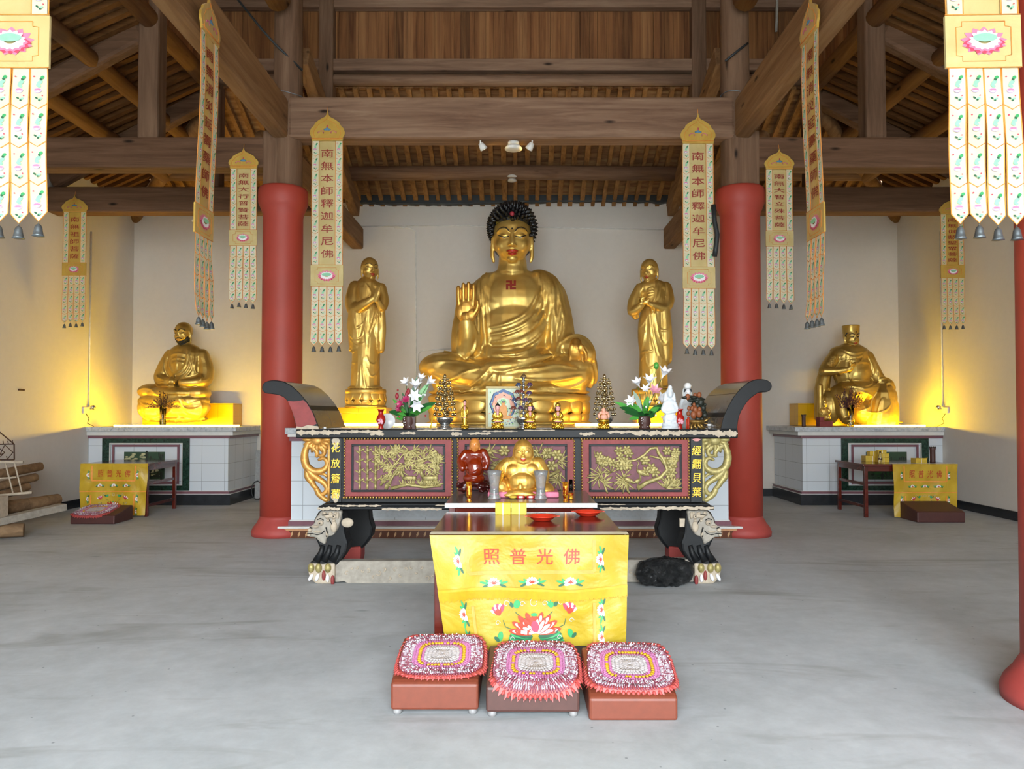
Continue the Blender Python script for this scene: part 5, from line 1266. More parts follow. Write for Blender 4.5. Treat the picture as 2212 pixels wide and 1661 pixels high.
def guardian():
    Y = 13.3; t = thing('guardian_statue', 'gilded seated guardian with flat crown and scaled armour on the right corner altar', 'statue', (PX(1850, Y), Y, 1.28))
    S = Sculpt(Y / F, 1850, 915 + (PZ(915, Y) - 1.28) * F / Y); E, T = S.ell, S.tube
    E(1840, 800, 0, 40, 50, 30); E(1838, 770, 0, 40, 30, 26); E(1848, 809, 13, 27, 26, 19); E(1836, 758, -2, 42, 14, 18)
    T([(1804, 768, 2, 14), (1790, 785, 6, 14), (1776, 800, 12, 11), (1774, 803, 16, 10)]); T([(1775, 803, 18, 10), (1795, 803, 28, 8), (1812, 801, 36, 7)]); E(1820, 799, 38, 7, 6, 6); T([(1820, 792, 42, 4), (1818, 784, 44, 3)]); T([(1824, 797, 42, 3), (1828, 790, 42, 2.5)])
    T([(1874, 772, 0, 15), (1884, 800, 4, 16), (1896, 824, 12, 14), (1908, 834, 22, 13)]); E(1910, 838, 22, 14, 10, 12); T([(1915, 830, 10, 8), (1924, 829, 6, 3)]); T([(1914, 842, 26, 6), (1922, 850, 28, 2.5)]); E(1905, 840, 32, 9, 7, 8)
    E(1850, 845, 10, 60, 24, 34); E(1812, 856, 20, 26, 22, 28); E(1895, 860, 20, 32, 26, 28)
    T([(1895, 860, 22, 30), (1892, 890, 20, 36), (1890, 910, 16, 40)]); E(1860, 890, 14, 28, 28, 26); T([(1806, 860, 28, 17), (1806, 885, 30, 14), (1810, 900, 32, 12)]); E(1815, 908, 38, 13, 8, 16); E(1790, 880, 10, 20, 36, 20); E(1935, 912, 14, 8, 3, 6)
    T([(1768, 834, 10, 6), (1768, 870, 10, 6.5), (1768, 912, 10, 6.5)]); T([(1790, 800, -14, 14), (1780, 840, -10, 16), (1776, 900, -8, 14)])
    H = Head(S, 1839, 729, 4, 15.5, yaw=.18); H.build(long_ears=True)
    m0 = S.mb
    m0.lathe([(1.12 * H.s, 0), (1.14 * H.s, .2 * H.s), (1.14 * H.s, .75 * H.s), (1.2 * H.s, 1.0 * H.s), (1.05 * H.s, 1.08 * H.s), (0, 1.12 * H.s)], H.p(0, .62, -.08), 24, lambda a, v: 1 + .05 * cos(6 * a) * v)
    S._b = None
    fl = [[(1810, 752), (1830, 764), (1856, 762), (1876, 756)], [(1806, 758), (1830, 772), (1850, 770), (1862, 760)], [(1856, 766), (1850, 780), (1834, 790), (1822, 790)], [(1822, 796), (1830, 830), (1850, 836), (1872, 826), (1878, 800)], [(1820, 790), (1846, 784), (1868, 786), (1876, 800)], [(1870, 770), (1880, 800), (1876, 824)], [(1880, 775), (1890, 805), (1884, 830)],
          [(1884, 826), (1896, 818), (1910, 820), (1918, 830)], [(1894, 842), (1900, 830), (1910, 828)], [(1800, 845), (1820, 836), (1850, 840), (1880, 838)], [(1870, 856), (1860, 880), (1840, 888)], [(1900, 870), (1902, 900)], [(1858, 850), (1850, 870), (1856, 890)], [(1794, 838), (1780, 850), (1776, 880)], [(1840, 846), (1854, 850), (1868, 856)], [(1846, 886), (1870, 892), (1890, 884), (1900, 870)], [(1872, 900), (1876, 880), (1882, 862)], [(1912, 905), (1914, 885), (1908, 866)], [(1924, 905), (1922, 880), (1914, 862)], [(1866, 780), (1874, 792), (1872, 812)], [(1806, 838), (1800, 858), (1798, 880)], [(1826, 842), (1836, 862), (1840, 886)], [(1796, 806), (1806, 810), (1816, 808)], [(1782, 782), (1778, 792), (1784, 798)], [(1822, 826), (1848, 842), (1876, 832)]]
    S.folds(fl, 2.5)
    r = random.Random(3)
    for (ua, va, ub, vb, n1, n2) in ((1792, 770, 1810, 778, 7, 7), (1820, 772, 1842, 780, 6, 3)):
        for i in range(n1):
            for j in range(n2):
                u = ua + i * 3.4 + (j % 2) * 1.7 - (j * 2.2 if ua < 1800 else 0); v = va + j * 3.6 + i * .3
                o = S.P(u, v); o.y = -50; h = S.bvh().ray_cast(o, Vector((0, 1, 0)))
                if h[0] is not None: S.mb.ell(h[0], (1.5 * S.k, 1.8 * S.k, 1.7 * S.k), nu=8, nv=6)
    b = S.bake('gilded_body', 'gold_dark', t, .0105, 2)
    H.paint(b, wide=True, brow='hair_black', brow_r=.06)
    m = MB(); H.line(m, [(0, .5), (.04, .65), (0, .8)], .07); m.build('crown_mark', 'hair_black', b)
    m = MB()
    for q in (-1, 1): H.line(m, [(q * .92, .6), (q * .98, .3), (q * .94, .0)], .1)
    m.build('sideburns', 'hair_black', b)
guardian()
# ------------------------------------------------------------------ things on the altars and tables
def lathe_thing(name, label, cat, loc, prof, mat, n=28, mod=None):
    m = MB(); m.lathe(prof, n=n, mod=mod); o = m.build(name, mat, loc=loc); tag(o, label, cat); return o
def red_vase(label, loc, s=1.0):
    t = thing('red_vase', label, 'vase', loc)
    pr = [(0, 0), (.032, 0), (.034, .012), (.026, .03), (.03, .05), (.05, .09), (.054, .12), (.045, .15), (.03, .172), (.027, .2), (.032, .222), (.044, .235), (.04, .236), (.026, .2), (0, .19)]
    m = MB(); m.lathe([(a * s, b * s) for a, b in pr], n=28); m.build('vase_body', 'lacquer_red', t)
    m = MB(); r = random.Random(1)
    for k in range(7): m.ell((r.uniform(-.02, .03) * s, -.048 * s, (.075 + r.uniform(0, .04)) * s), (.018 * s, .008 * s, .014 * s), nu=8, nv=5)
    m.build('painted_flower', 'petal_pink', t); return t
TZ = 1.347
def onT(px, Y=7.4): return PX(px, Y)
red_vase('small red vase with painted flower near the left upturned end', (onT(823, 7.3), 7.3, TZ), .82)
red_vase('small red vase beside the root shaped ornament near the right upturned end', (onT(1468, 7.3), 7.3, TZ), .83)
m = MB(); m.lathe([(0, -.004), (.075, -.004), (.078, 0), (.075, .004), (0, .004)], M=Matrix.Rotation(radians(80), 3, 'X'), c=(0, 0, .077)); m.lo(-.02, .02, -.01, .05, 0, .012)
tag(m.build('white_plate', 'white_enamel', loc=(onT(837, 7.55), 7.55, TZ)), 'small round white plate propped behind the left red vase', 'plate')
def leaf_blade(m, a, d, L, w, droop=.3, seg=6, fold=.15):
    a = Vector(a); d = Vector(d).normalized(); side = d.cross(Vector((0, 0, 1))) * .3 + d.cross(Vector((0, 1, 0))) * .9
    if side.length < .1: side = Vector((1, 0, 0))
    side.normalize(); vs = []; fs = []
    for i in range(seg + 1):
        t = i / seg; p = a + d * L * t + Vector((0, 0, -droop * L * t * t)); ww = w * sin(pi * min(1, t * .92 + .06)) ** .8
        vs += [p - side * ww + Vector((0, 0, ww * fold)), p, p + side * ww + Vector((0, 0, ww * fold))]
    for i in range(seg): fs += [(3 * i, 3 * i + 1, 3 * i + 4, 3 * i + 3), (3 * i + 1, 3 * i + 2, 3 * i + 5, 3 * i + 4)]
    m.add(vs, fs)
def lily(m, c, d, s, n=6, open_=.7):
    c = Vector(c); d = Vector(d).normalized(); q = d.to_track_quat('Z', 'Y').to_matrix()
    for i in range(n):
        a = 2 * pi * i / n; vs = []; fs = []
        for j in range(6):
            t = j / 5; r_ = s * (.12 + open_ * t ** 1.8); z = s * (.95 * t - .35 * max(0, t - .7)); w = s * .25 * sin(pi * min(1, .12 + t * .88)) + .0005
            p = Vector((cos(a) * r_, sin(a) * r_, z)); tg = Vector((-sin(a), cos(a), 0))
            vs += [c + q @ (p - tg * w), c + q @ (p + Vector((cos(a), sin(a), 0)) * -.05 * s), c + q @ (p + tg * w)]
        for j in range(5): fs += [(3 * j, 3 * j + 1, 3 * j + 4, 3 * j + 3), (3 * j + 1, 3 * j + 2, 3 * j + 5, 3 * j + 4)]
        m.add(vs, fs)
    m.tube([c - d * s * .5, c], [s * .04, s * .12], 8)
def flower_pot(side):
    if side == 'left': px, lab = 883, 'vase of white lilies and magenta buds left of the large seated figure'
    else: px, lab = 1392, 'vase of white and pink lilies before the right standing monk'
    Y = 7.5; k = Y / F; t = thing('flower_arrangement', lab, 'flowers', (onT(px, Y), Y, TZ)); r = random.Random(11 if side == 'left' else 12)
    m = MB(); m.lathe([(0, 0), (.05, 0), (.058, .01), (.05, .03), (.062, .06), (.06, .1), (.052, .118), (.056, .125), (.045, .12), (0, .11)], n=24)
    if side == 'left': m.box((.045, -.01, .06), (.05, .06, .12))
    m.build('pot', 'stem_brown' if side == 'left' else 'leather_dark', t)
    m = MB()
    for i in range(12): m.ell((r.uniform(-.04, .03), -.055, r.uniform(.02, .11)), (.007, .003, .004), M=Matrix.Rotation(r.uniform(0, 3), 3, 'Y'), nu=6, nv=4)
    m.build('pot_flecks', 'petal_white', t)
    B = lambda x, y: ((x - px) * k, 0, (921 - y) * k)
    m = MB()
    L = [(850, 855, 845), (842, 880, 846), (858, 895, 0), (870, 842, 0), (930, 868, 0), (936, 860, 0), (912, 842, 0), (904, 836, 0), (922, 818, 0), (900, 806, 0)] if side == 'left' else \
        [(1334, 858, 0), (1342, 870, 0), (1358, 862, 0), (1372, 838, 0), (1420, 872, 0), (1432, 866, 0), (1362, 896, 0), (1412, 890, 0), (1398, 850, 0), (1350, 880, 0)]
    for i, (x, y, _) in enumerate(L):
        b = Vector(B(px, 896)); e = Vector(B(x, y)); e.y = r.uniform(-.08, .06); d = e - b; m.k = i % 2
        leaf_blade(m, b + d * .12, d, d.length * 1.0, .024 + .005 * (i % 3), .12)
    for i in range(16):
        a = r.uniform(0, 2 * pi); m.k = i % 2; leaf_blade(m, (0, 0, .12), (cos(a), sin(a) * .7, r.uniform(.3, 1.0)), r.uniform(.12, .2), .02, .3)
    m.build('leaves', ['leaf_green', 'leaf_dark'], t)
    F_ = [((900, 832), (.1, -.6, .8), .085, 0), ((898, 852), (.2, -.9, .2), .085, 0), ((903, 868), (.2, -1, -.3), .085, 0), ((926, 822), (.75, -.5, .6), .075, 0), ((912, 815), (.2, -.6, .8), .06, 0), ((880, 824), (-.3, -.7, .7), .065, 0), ((872, 868), (-.6, -.8, .2), .06, 1), ((880, 860), (0, -.9, .4), .055, 1), ((866, 876), (-.6, -.7, -.1), .045, 1)] if side == 'left' else \
         [((1376, 826), (-.4, -.5, .8), .075, 0), ((1398, 822), (0, -.6, .8), .085, 0), ((1428, 806), (.3, -.5, .9), .095, 0), ((1410, 842), (.1, -.8, .5), .085, 2), ((1366, 862), (-.5, -.8, .2), .08, 0), ((1424, 856), (.4, -.9, .2), .085, 0), ((1392, 838), (-.2, -.8, .5), .06, 0)]
    m = MB()
    for (x, y), d, s, kk in F_:
        p = Vector(B(x, y)); p.y = r.uniform(-.12, -.03); m.k = kk; lily(m, p, d, s * .98, 6 if kk != 1 else 8)
    m.build('blossoms', ['petal_white', 'petal_magenta', 'petal_pink'], t)
    m = MB()
    for i in range(9):
        x, y = (r.uniform(855, 925), r.uniform(835, 900)) if side == 'left' else (r.uniform(1350, 1430), r.uniform(850, 900))
        p = Vector(B(x, y)); p.y = -.09; m.k = i % 2 if side == 'left' else 1; m.ell(p, (.009, .009, .012), nu=8, nv=6)
    if side == 'left':
        for x, y in ((881, 846), (860, 850), (884, 840)): p = Vector(B(x, y)); p.y = -.07; m.k = 0; m.ell(p, (.018, .018, .032), nu=10, nv=8)
    else:
        p = Vector(B(1418, 784)); m.k = 2; m.ell(p, (.026, .026, .036), nu=10, nv=8)
    m.build('buds', ['bud_red', 'petal_white', 'leaf_green'], t)
    m = MB()
    for (x, y), d, s, kk in F_: m.tube([(0, 0, .1), tuple(Vector(B(x, y)) * .5 + Vector((0, -.02, .06))), tuple(Vector(B(x, y)) + Vector((0, -.06, -.02)))], .003, 5)
    if side == 'right': b_ = Vector(B(1418, 790)); m.tube([(0, 0, .1), tuple(b_ * .5 + Vector((0, -.01, .05))), tuple(b_)], .003, 5)
    m.build('stems', 'leaf_dark', t)
flower_pot('left'); flower_pot('right')
def lotus_lamp(px, lab, purple=False):
    Y = 7.62; t = thing('lotus_lamp_tree', lab, 'ornament', (onT(px, Y), Y, TZ)); r = random.Random(px)
    Ht = .545 if not purple else .56
    m = MB(); m.lathe([(0, 0), (.075, 0), (.078, .012), (.055, .022), (.04, .04), (.05, .05), (.075, .08), (.088, .115), (.08, .12), (.05, .09), (0, .085)], n=28, mod=lambda a, v: 1 + .03 * cos(12 * a))
    m.build('bowl', 'silver', t)
    m = MB(); z = .09
    while z < Ht - .05: m.lathe([(.004, 0), (.016, .012), (.018, .025), (.012, .04), (.004, .05)], (0, 0, z), 12); z += .045
    m.lathe([(.006, 0), (.018, .02), (.012, .05), (.004, .07), (0, .08)], (0, 0, Ht - .08), 12); m.build('stem', 'silver' if purple else 'smoked_gold', t)
    if purple:
        m = MB(); T = [(0, .52, 3), (-.05, .44, 2), (.06, .44, 0), (-.06, .37, 1), (.055, .36, 0), (-.09, .29, 2), (-.05, .3, 1), (.06, .29, 3), (-.1, .21, 1), (-.03, .21, 0), (.08, .21, 0), (-.02, .37, 1), (.02, .29, 0), (.03, .21, 3)]
        for i, (x, z, c) in enumerate(T):
            m.k = c; y = -.03 if i % 2 else -.07
            for j in range(8):
                a = j * pi / 4; m.ell((x + cos(a) * .02, y + sin(a) * .02, z), (.012, .006, .02), M=Matrix.Rotation(a + pi / 2, 3, 'Z') @ Matrix.Rotation(-.5, 3, 'X'), nu=8, nv=6)
            m.ell((x, y, z), (.016, .016, .018), nu=8, nv=6)
        m.build('lotus_lights', ['lotus_purple', 'lotus_rust', 'lotus_blue', 'lotus_amber'], t)
        m = MB()
        for x, z, c in T: m.tube([(0, 0, z - .06), (x * .6, -.02, z - .05), (x, -.04, z - .018)], .003, 5); m.ell((x, -.04, z - .02), (.02, .02, .006), nu=8, nv=4)
        m.build('arms', 'silver', t); return t
    m = MB(); tiers = 7
    for i in range(tiers):
        z = .15 + (Ht - .23) * i / (tiers - 1); R_ = .105 * (1 - .5 * (i / (tiers - 1)) ** 1.5); n = 9 if i < 5 else 7
        for j in range(n):
            a = 2 * pi * (j + .5 * (i % 2)) / n; c, s_ = cos(a), sin(a)
            m.tube([(0, 0, z), (c * R_ * .5, s_ * R_ * .5, z + .03), (c * R_ * .85, s_ * R_ * .85, z + .028), (c * R_, s_ * R_, z + .01)], [.004, .003, .003, .002], 5)
            m.ell((c * R_, s_ * R_, z - .006), (.013, .013, .016), nu=8, nv=6); m.ell((c * R_ * .7, s_ * R_ * .7, z + .03), (.016, .016, .005), nu=8, nv=4)
    m.build('drooping_lights', 'smoked_gold', t); return t
lotus_lamp(961, 'tiered metallic tree ornament in silver bowl, right of the left lilies'); lotus_lamp(1306, 'tiered metallic tree ornament left of the pink and white lilies')
lotus_lamp(1131, 'purple and blue lotus flower tree ornament on silver stem, in the middle', True)
def figurine(px, lab, kind, h, Y=7.25, z=TZ, w=None):
    t = thing('figurine', lab, 'figurine', (onT(px, Y), Y, z)); s = h
    m = MB(); m.lathe([(0, 0), (.21 * s, 0), (.21 * s, .03 * s), (0, .035 * s)] if kind != 'stand' else [(0, 0), (.13 * s, 0), (.13 * s, .02 * s), (0, .025 * s)], n=24); m.build('black_foot', 'black_gloss', t)
    m = MB(); q = .19 if kind != 'stand' else .115; hb = .24 if kind != 'stand' else .12
    m.lathe([(0, .03 * s), (q * s, .03 * s), (q * s * .85, hb * .5 * s), (q * .95 * s, hb * .8 * s), (0, hb * s)], n=24)
    for row in range(2):
        for i in range(12): a = 2 * pi * (i + .5 * row) / 12; m.ell((cos(a) * q * s * .95, sin(a) * q * s * .95, (.08 + row * hb * .45) * s), (.035 * s, .035 * s, hb * .22 * s), nu=8, nv=6)
    m.build('lotus_base', 'gold_small', t)
    S = Sculpt(s); E, T = S.ell, S.tube; skin = 'skin_pink'
    if kind in ('seat', 'crown'):
        E(0, .3, .02, .19, .07, .12); E(0, .45, 0, .1, .18, .07); T([(-.08, .56, 0, .045), (-.14, .45, .02, .045), (-.1, .36, .08, .03), (0, .36, .1, .025)]); T([(.08, .56, 0, .045), (.14, .45, .02, .045), (.1, .36, .08, .03), (0, .36, .1, .025)]); E(-.13, .3, .06, .08, .045, .07); E(.13, .3, .06, .08, .045, .07)
        if kind == 'crown': E(0, .5, 0, .13, .14, .08)
    elif kind == 'stand':
        T([(0, .14, 0, .09), (0, .35, 0, .095), (0, .6, 0, .085), (0, .74, 0, .06)]); T([(-.07, .7, 0, .035), (-.1, .55, .02, .035), (-.09, .4, .04, .03)]); T([(.07, .7, 0, .035), (.1, .55, .02, .035), (.04, .48, .07, .025)])
    else:
        E(0, .32, .02, .2, .1, .14); E(0, .48, .02, .15, .15, .1)
    b = S.bake('gilded_robe', 'gold_small', t, s * .018, 1)
    m = MB(); zc = {'seat': .73, 'crown': .7, 'stand': .87, 'laugh': .7}[kind]; hr = .075 if kind != 'stand' else .048
    m.ell((0, -.01 * s, zc * s), (hr * s, hr * s, hr * 1.25 * s)); m.tube([(0, 0, (zc - .14) * s), (0, 0, zc * s)], hr * .6 * s, 10)
    if kind == 'laugh': m.ell((0, -.07 * s, .45 * s), (.13 * s, .1 * s, .12 * s)); m.ell((-.1 * s, -.03 * s, .6 * s), (.08 * s, .06 * s, .07 * s)); m.ell((.1 * s, -.03 * s, .6 * s), (.08 * s, .06 * s, .07 * s)); m.ell((0, -.04 * s, .6 * s), (.1 * s, .08 * s, .06 * s)); m.ell((-.17 * s, 0, .5 * s), (.05 * s, .05 * s, .1 * s)); m.ell((.17 * s, 0, .5 * s), (.05 * s, .05 * s, .1 * s))
    else:
        m.tube([(0, -.055 * s, (zc - .12) * s), (0, -.085 * s, (zc - .25) * s)], [hr * .7 * s, hr * .45 * s], 10); m.ell((0, -.1 * s, (.34 if kind != 'stand' else .4) * s), (.05 * s, .03 * s, .025 * s))
        if kind != 'stand': m.ell((0, -.1 * s, .27 * s), (.12 * s, .06 * s, .025 * s))
    m.build('pink_flesh', 'peach' if kind == 'laugh' else skin, t)
    if kind != 'laugh':
        m = MB(); m.ell((0, .015 * s, (zc + .045) * s), (hr * 1.1 * s, hr * 1.05 * s, hr * 1.0 * s)); 
        if kind in ('seat', 'stand'): m.ell((0, .01 * s, (zc + hr * 1.4) * s), (hr * .6 * s, hr * .6 * s, hr * .6 * s))
        else: m.ell((0, .03 * s, (zc - .03) * s), (hr * 1.3 * s, hr * .9 * s, hr * 1.6 * s))
        m.build('black_hair', 'hair_black', t)
    if kind == 'crown':
        m = MB(); m.lathe([(hr * 1.0 * s, 0), (hr * 1.15 * s, .03 * s), (hr * .7 * s, .1 * s), (0, .16 * s)], (0, -.01 * s, (zc + .07) * s), 12, lambda a, v: 1 + .12 * cos(6 * a)); m.build('crown', 'gold_small', t)
    m = MB()
    for q_ in (-1, 1): m.tube([(q_ * .018 * s, -hr * s - .012 * s, zc * s + .0), (q_ * .045 * s, -hr * s * .9 - .008 * s, (zc + .003) * s)], .004 * s, 4)
    m.build('eyes', 'dark_line', t); return t
figurine(1004, 'tiny standing gold and pink figurine beside the left metallic tree', 'stand', .29, 7.2)
figurine(1075, 'tiny seated gold figurine with round black hair before the framed picture', 'seat', .285, 7.2)
figurine(1145, 'tiny crowned gold figurine before the purple lotus tree', 'crown', .285, 7.2)
figurine(1205, 'tiny crowned gold figurine alone before the lotus throne', 'crown', .285, 7.2)
figurine(1304, 'tiny laughing pink bellied figurine before the right metallic tree', 'laugh', .26, 7.2)
def picture():
    Y = 7.75; x0, x1 = PX(1049, Y), PX(1125, Y); w = x1 - x0; h = .43
    t = thing('framed_picture', 'gold framed colourful painting of a seated figure leaning behind the figurines', 'picture', ((x0 + x1) / 2, Y, TZ)); t.rotation_euler = (-.08, 0, 0)
    m = MB(); b = .022
    m.lo(-w / 2, w / 2, 0, .03, 0, b); m.lo(-w / 2, w / 2, 0, .03, h - b, h); m.lo(-w / 2, -w / 2 + b, 0, .03, b, h - b); m.lo(w / 2 - b, w / 2, 0, .03, b, h - b); m.build('frame', 'gold_brocade', t, bevel=.004)
    m = MB(); m.lo(-w / 2 + b, w / 2 - b, .012, .028, b, h - b); p = m.build('painting', 'paint_pale', t)
    m = MB(); r = random.Random(2)
    def E(k, x, z, rx, rz, y=.011): m.k = k; m.ell((x, y, z), (rx, .001, rz), nu=14, nv=4)
    E(0, 0, h * .58, w * .4, h * .36); E(3, 0, h * .56, w * .33, h * .31, .0105); E(1, 0, h * .5, w * .24, h * .26, .010); E(2, 0, h * .62, w * .1, h * .08, .0095); E(5, 0, h * .4, w * .13, h * .18, .0090); E(5, 0, h * .6, .02, .028, .0085); E(4, 0, h * .635, .018, .014, .0080); E(5, 0, h * .27, w * .3, h * .05, .009)
    for i in range(120): E(r.randrange(6), r.uniform(-w * .4, w * .4), r.uniform(b + .02, h - b - .02), r.uniform(.003, .009), r.uniform(.003, .008), .0095)
    m.build('painted_figures', ['paint_blue', 'paint_pale', 'leaf_green', 'peach', 'hair_black', 'paint_orange'], p)
picture()
def guanyin(px, lab, h, Y, plain):
    t = thing('porcelain_figure', lab, 'figurine', (onT(px, Y), Y, TZ)); S = Sculpt(h); E, T = S.ell, S.tube
    if plain:
        E(0, .1, .0, .2, .1, .14); E(0, .03, 0, .21, .04, .15); E(0, .24, 0, .17, .14, .12); E(0, .45, 0, .15, .16, .1); E(0, .6, -.01, .12, .1, .08); T([(-.1, .6, 0, .05), (-.16, .45, .02, .05), (-.08, .38, .09, .035), (.02, .4, .1, .03)]); T([(.1, .6, 0, .05), (.15, .45, .02, .05), (.05, .4, .1, .03)])
        E(0, .82, -.02, .085, .13, .085); E(.01, .95, -.02, .05, .06, .05); T([(-.08, .8, -.04, .05), (-.1, .65, -.04, .05)]); T([(.08, .8, -.04, .05), (.1, .65, -.04, .05)]); E(0, .8, .04, .055, .08, .05)
        S.folds([[(-.16, .3), (0, .22), (.15, .32)], [(-.12, .5), (0, .43), (.12, .5)], [(-.16, .16), (0, .1), (.18, .2)], [(-.1, .35), (-.12, .15), (-.18, .02)], [(.1, .35), (.12, .15), (.18, .02)], [(0, .2), (0, .02)]], .018)
        S.bake('porcelain_body', 'porcelain', t, h * .014, 1)
    else:
        T([(0, .02, 0, .15), (0, .3, 0, .15), (0, .5, 0, .15), (0, .6, 0, .11)]); T([(-.1, .62, 0, .05), (-.16, .45, .03, .05), (-.05, .42, .1, .04)]); T([(.1, .62, 0, .05), (.16, .45, .03, .05), (.06, .42, .1, .04)]); E(0, .78, -.02, .11, .17, .07)
        S.folds([[(-.14, .5), (0, .4), (.14, .5)], [(-.1, .38), (-.12, .05)], [(0, .38), (0, .05)], [(.1, .38), (.12, .05)]], .02)
        b = S.bake('porcelain_body', 'porcelain', t, h * .014, 1)
        m = MB(); m.ell((0, -.05 * h, .78 * h), (.065 * h, .06 * h, .09 * h)); m.build('face', 'white_enamel', b)
        m = MB(); m.tube([((.075 * cos(a)) * h, -.055 * h, (.8 + .075 * sin(a)) * h) for a in [pi * k / 12 for k in range(13)]], .018 * h, 8); m.build('black_hair', 'hair_black', b)
        m = MB(); m.lathe([(.07 * h, 0), (.085 * h, .06 * h), (.05 * h, .12 * h), (0, .13 * h)], (0, -.03 * h, .87 * h), 16, lambda a, v: 1 + .08 * cos(8 * a)); m.build('crown', 'jar_white', b)
        m = MB(); m.ell((0, -.09 * h, .93 * h), (.022 * h, .012 * h, .03 * h)); 
        for q in (-1, 1): m.tube([(q * .02 * h, -.112 * h, .785 * h), (q * .045 * h, -.105 * h, .788 * h)], .003 * h, 4)
        m.build('gilt_detail', 'gold_small', b)
    return t
guanyin(1447, 'all white porcelain robed figure right of the pink lilies', .42, 7.3, True)
guanyin(1485, 'white porcelain figure with black hair behind the rock ornament', .46, 7.7, False)
def rock_ornament():
    Y = 7.3; t = thing('root_ornament', 'small rock and root ornament with brown figures beside the right upturned end', 'ornament', (onT(1504, Y), Y, TZ)); r = random.Random(5)
    m = MB()
    for i in range(9): a = 2 * pi * i / 9; m.tube([(cos(a) * .03, sin(a) * .03, .06), (cos(a) * .055, sin(a) * .05, .035), (cos(a + .4) * .08, sin(a + .4) * .06, .006)], [.014, .012, .009], 7)
    m.lathe([(0, .05), (.05, .05), (.075, .075), (.07, .09), (0, .085)], n=20); m.tube([(.06, 0, .07), (.1, 0, .09), (.13, 0, .115)], [.012, .01, .006], 7); m.tube([(.07, -.01, .06), (.105, -.01, .055), (.1, -.01, .03), (.08, -.01, .02)], .006, 6); m.build('root_bowl', 'bronze_gold', t)
    m = MB()
    for i in range(26): z = r.uniform(.1, .3); m.ell((r.uniform(-.0, .085) - (.03 if z > .24 else 0), r.uniform(0, .05), z), (r.uniform(.015, .035),) * 3, nu=8, nv=6)
    for i in range(12): m.ell((r.uniform(-.11, .09), r.uniform(-.02, .04), r.uniform(.27, .31)), (.035, .03, .014), nu=8, nv=6)
    m.build('dark_rock', 'rock_dark', t)
    m = MB()
    for x, y, z, s in ((-.035, -.04, .14, .03), (-.02, -.045, .19, .026), (-.045, -.03, .2, .02), (.015, -.05, .15, .03), (.02, -.045, .19, .02), (-.03, -.04, .235, .016), (-.07, 0, .2, .018), (-.075, 0, .15, .02), (-.08, 0, .31, .024), (.03, .0, .33, .022), (-.01, 0, .325, .02)): m.ell((x, y, z), (s, s * .8, s * 1.3), nu=10, nv=8)
    m.build('carved_figures', 'rock_brown', t)
    m = MB(); m.tube([(-.085, -.04, 0), (-.085, -.04, .12)], .011, 8); m.tube([(-.1, -.035, 0), (-.1, -.035, .1)], .007, 8); m.build('red_stick', 'thread_vermilion', t)
rock_ornament()
t = thing('small_jar', 'tiny clear jar with white lid on the right end of the altar table', 'jar', (onT(1532, 7.2), 7.2, TZ))
m = MB(); m.lathe([(0, 0), (.02, 0), (.02, .034), (.016, .038), (0, .038)], n=20); m.build('jar_body', 'crystal', t); m = MB(); m.lathe([(.021, .036), (.021, .054), (0, .055)], n=20); m.build('lid', 'jar_white', t)
t = thing('small_jar', 'tiny white capped bottle on the left end of the altar table', 'jar', (onT(702, 7.0), 7.0, TZ))
m = MB(); m.lathe([(0, 0), (.012, 0), (.012, .012), (0, .014)], n=16); m.build('jar_body', 'crystal', t); m = MB(); m.lathe([(.013, .012), (.013, .03), (0, .031)], n=16); m.build('lid', 'jar_white', t)
m = MB(); m.bar((0, 0, .003), (.018, .02, .12), .014, .006); tag(m.build('incense_packet', 'paper_yellow', loc=(onT(930, 7.5), 7.5, TZ)), 'narrow yellow paper packet leaning beside the left metallic tree', 'packet')
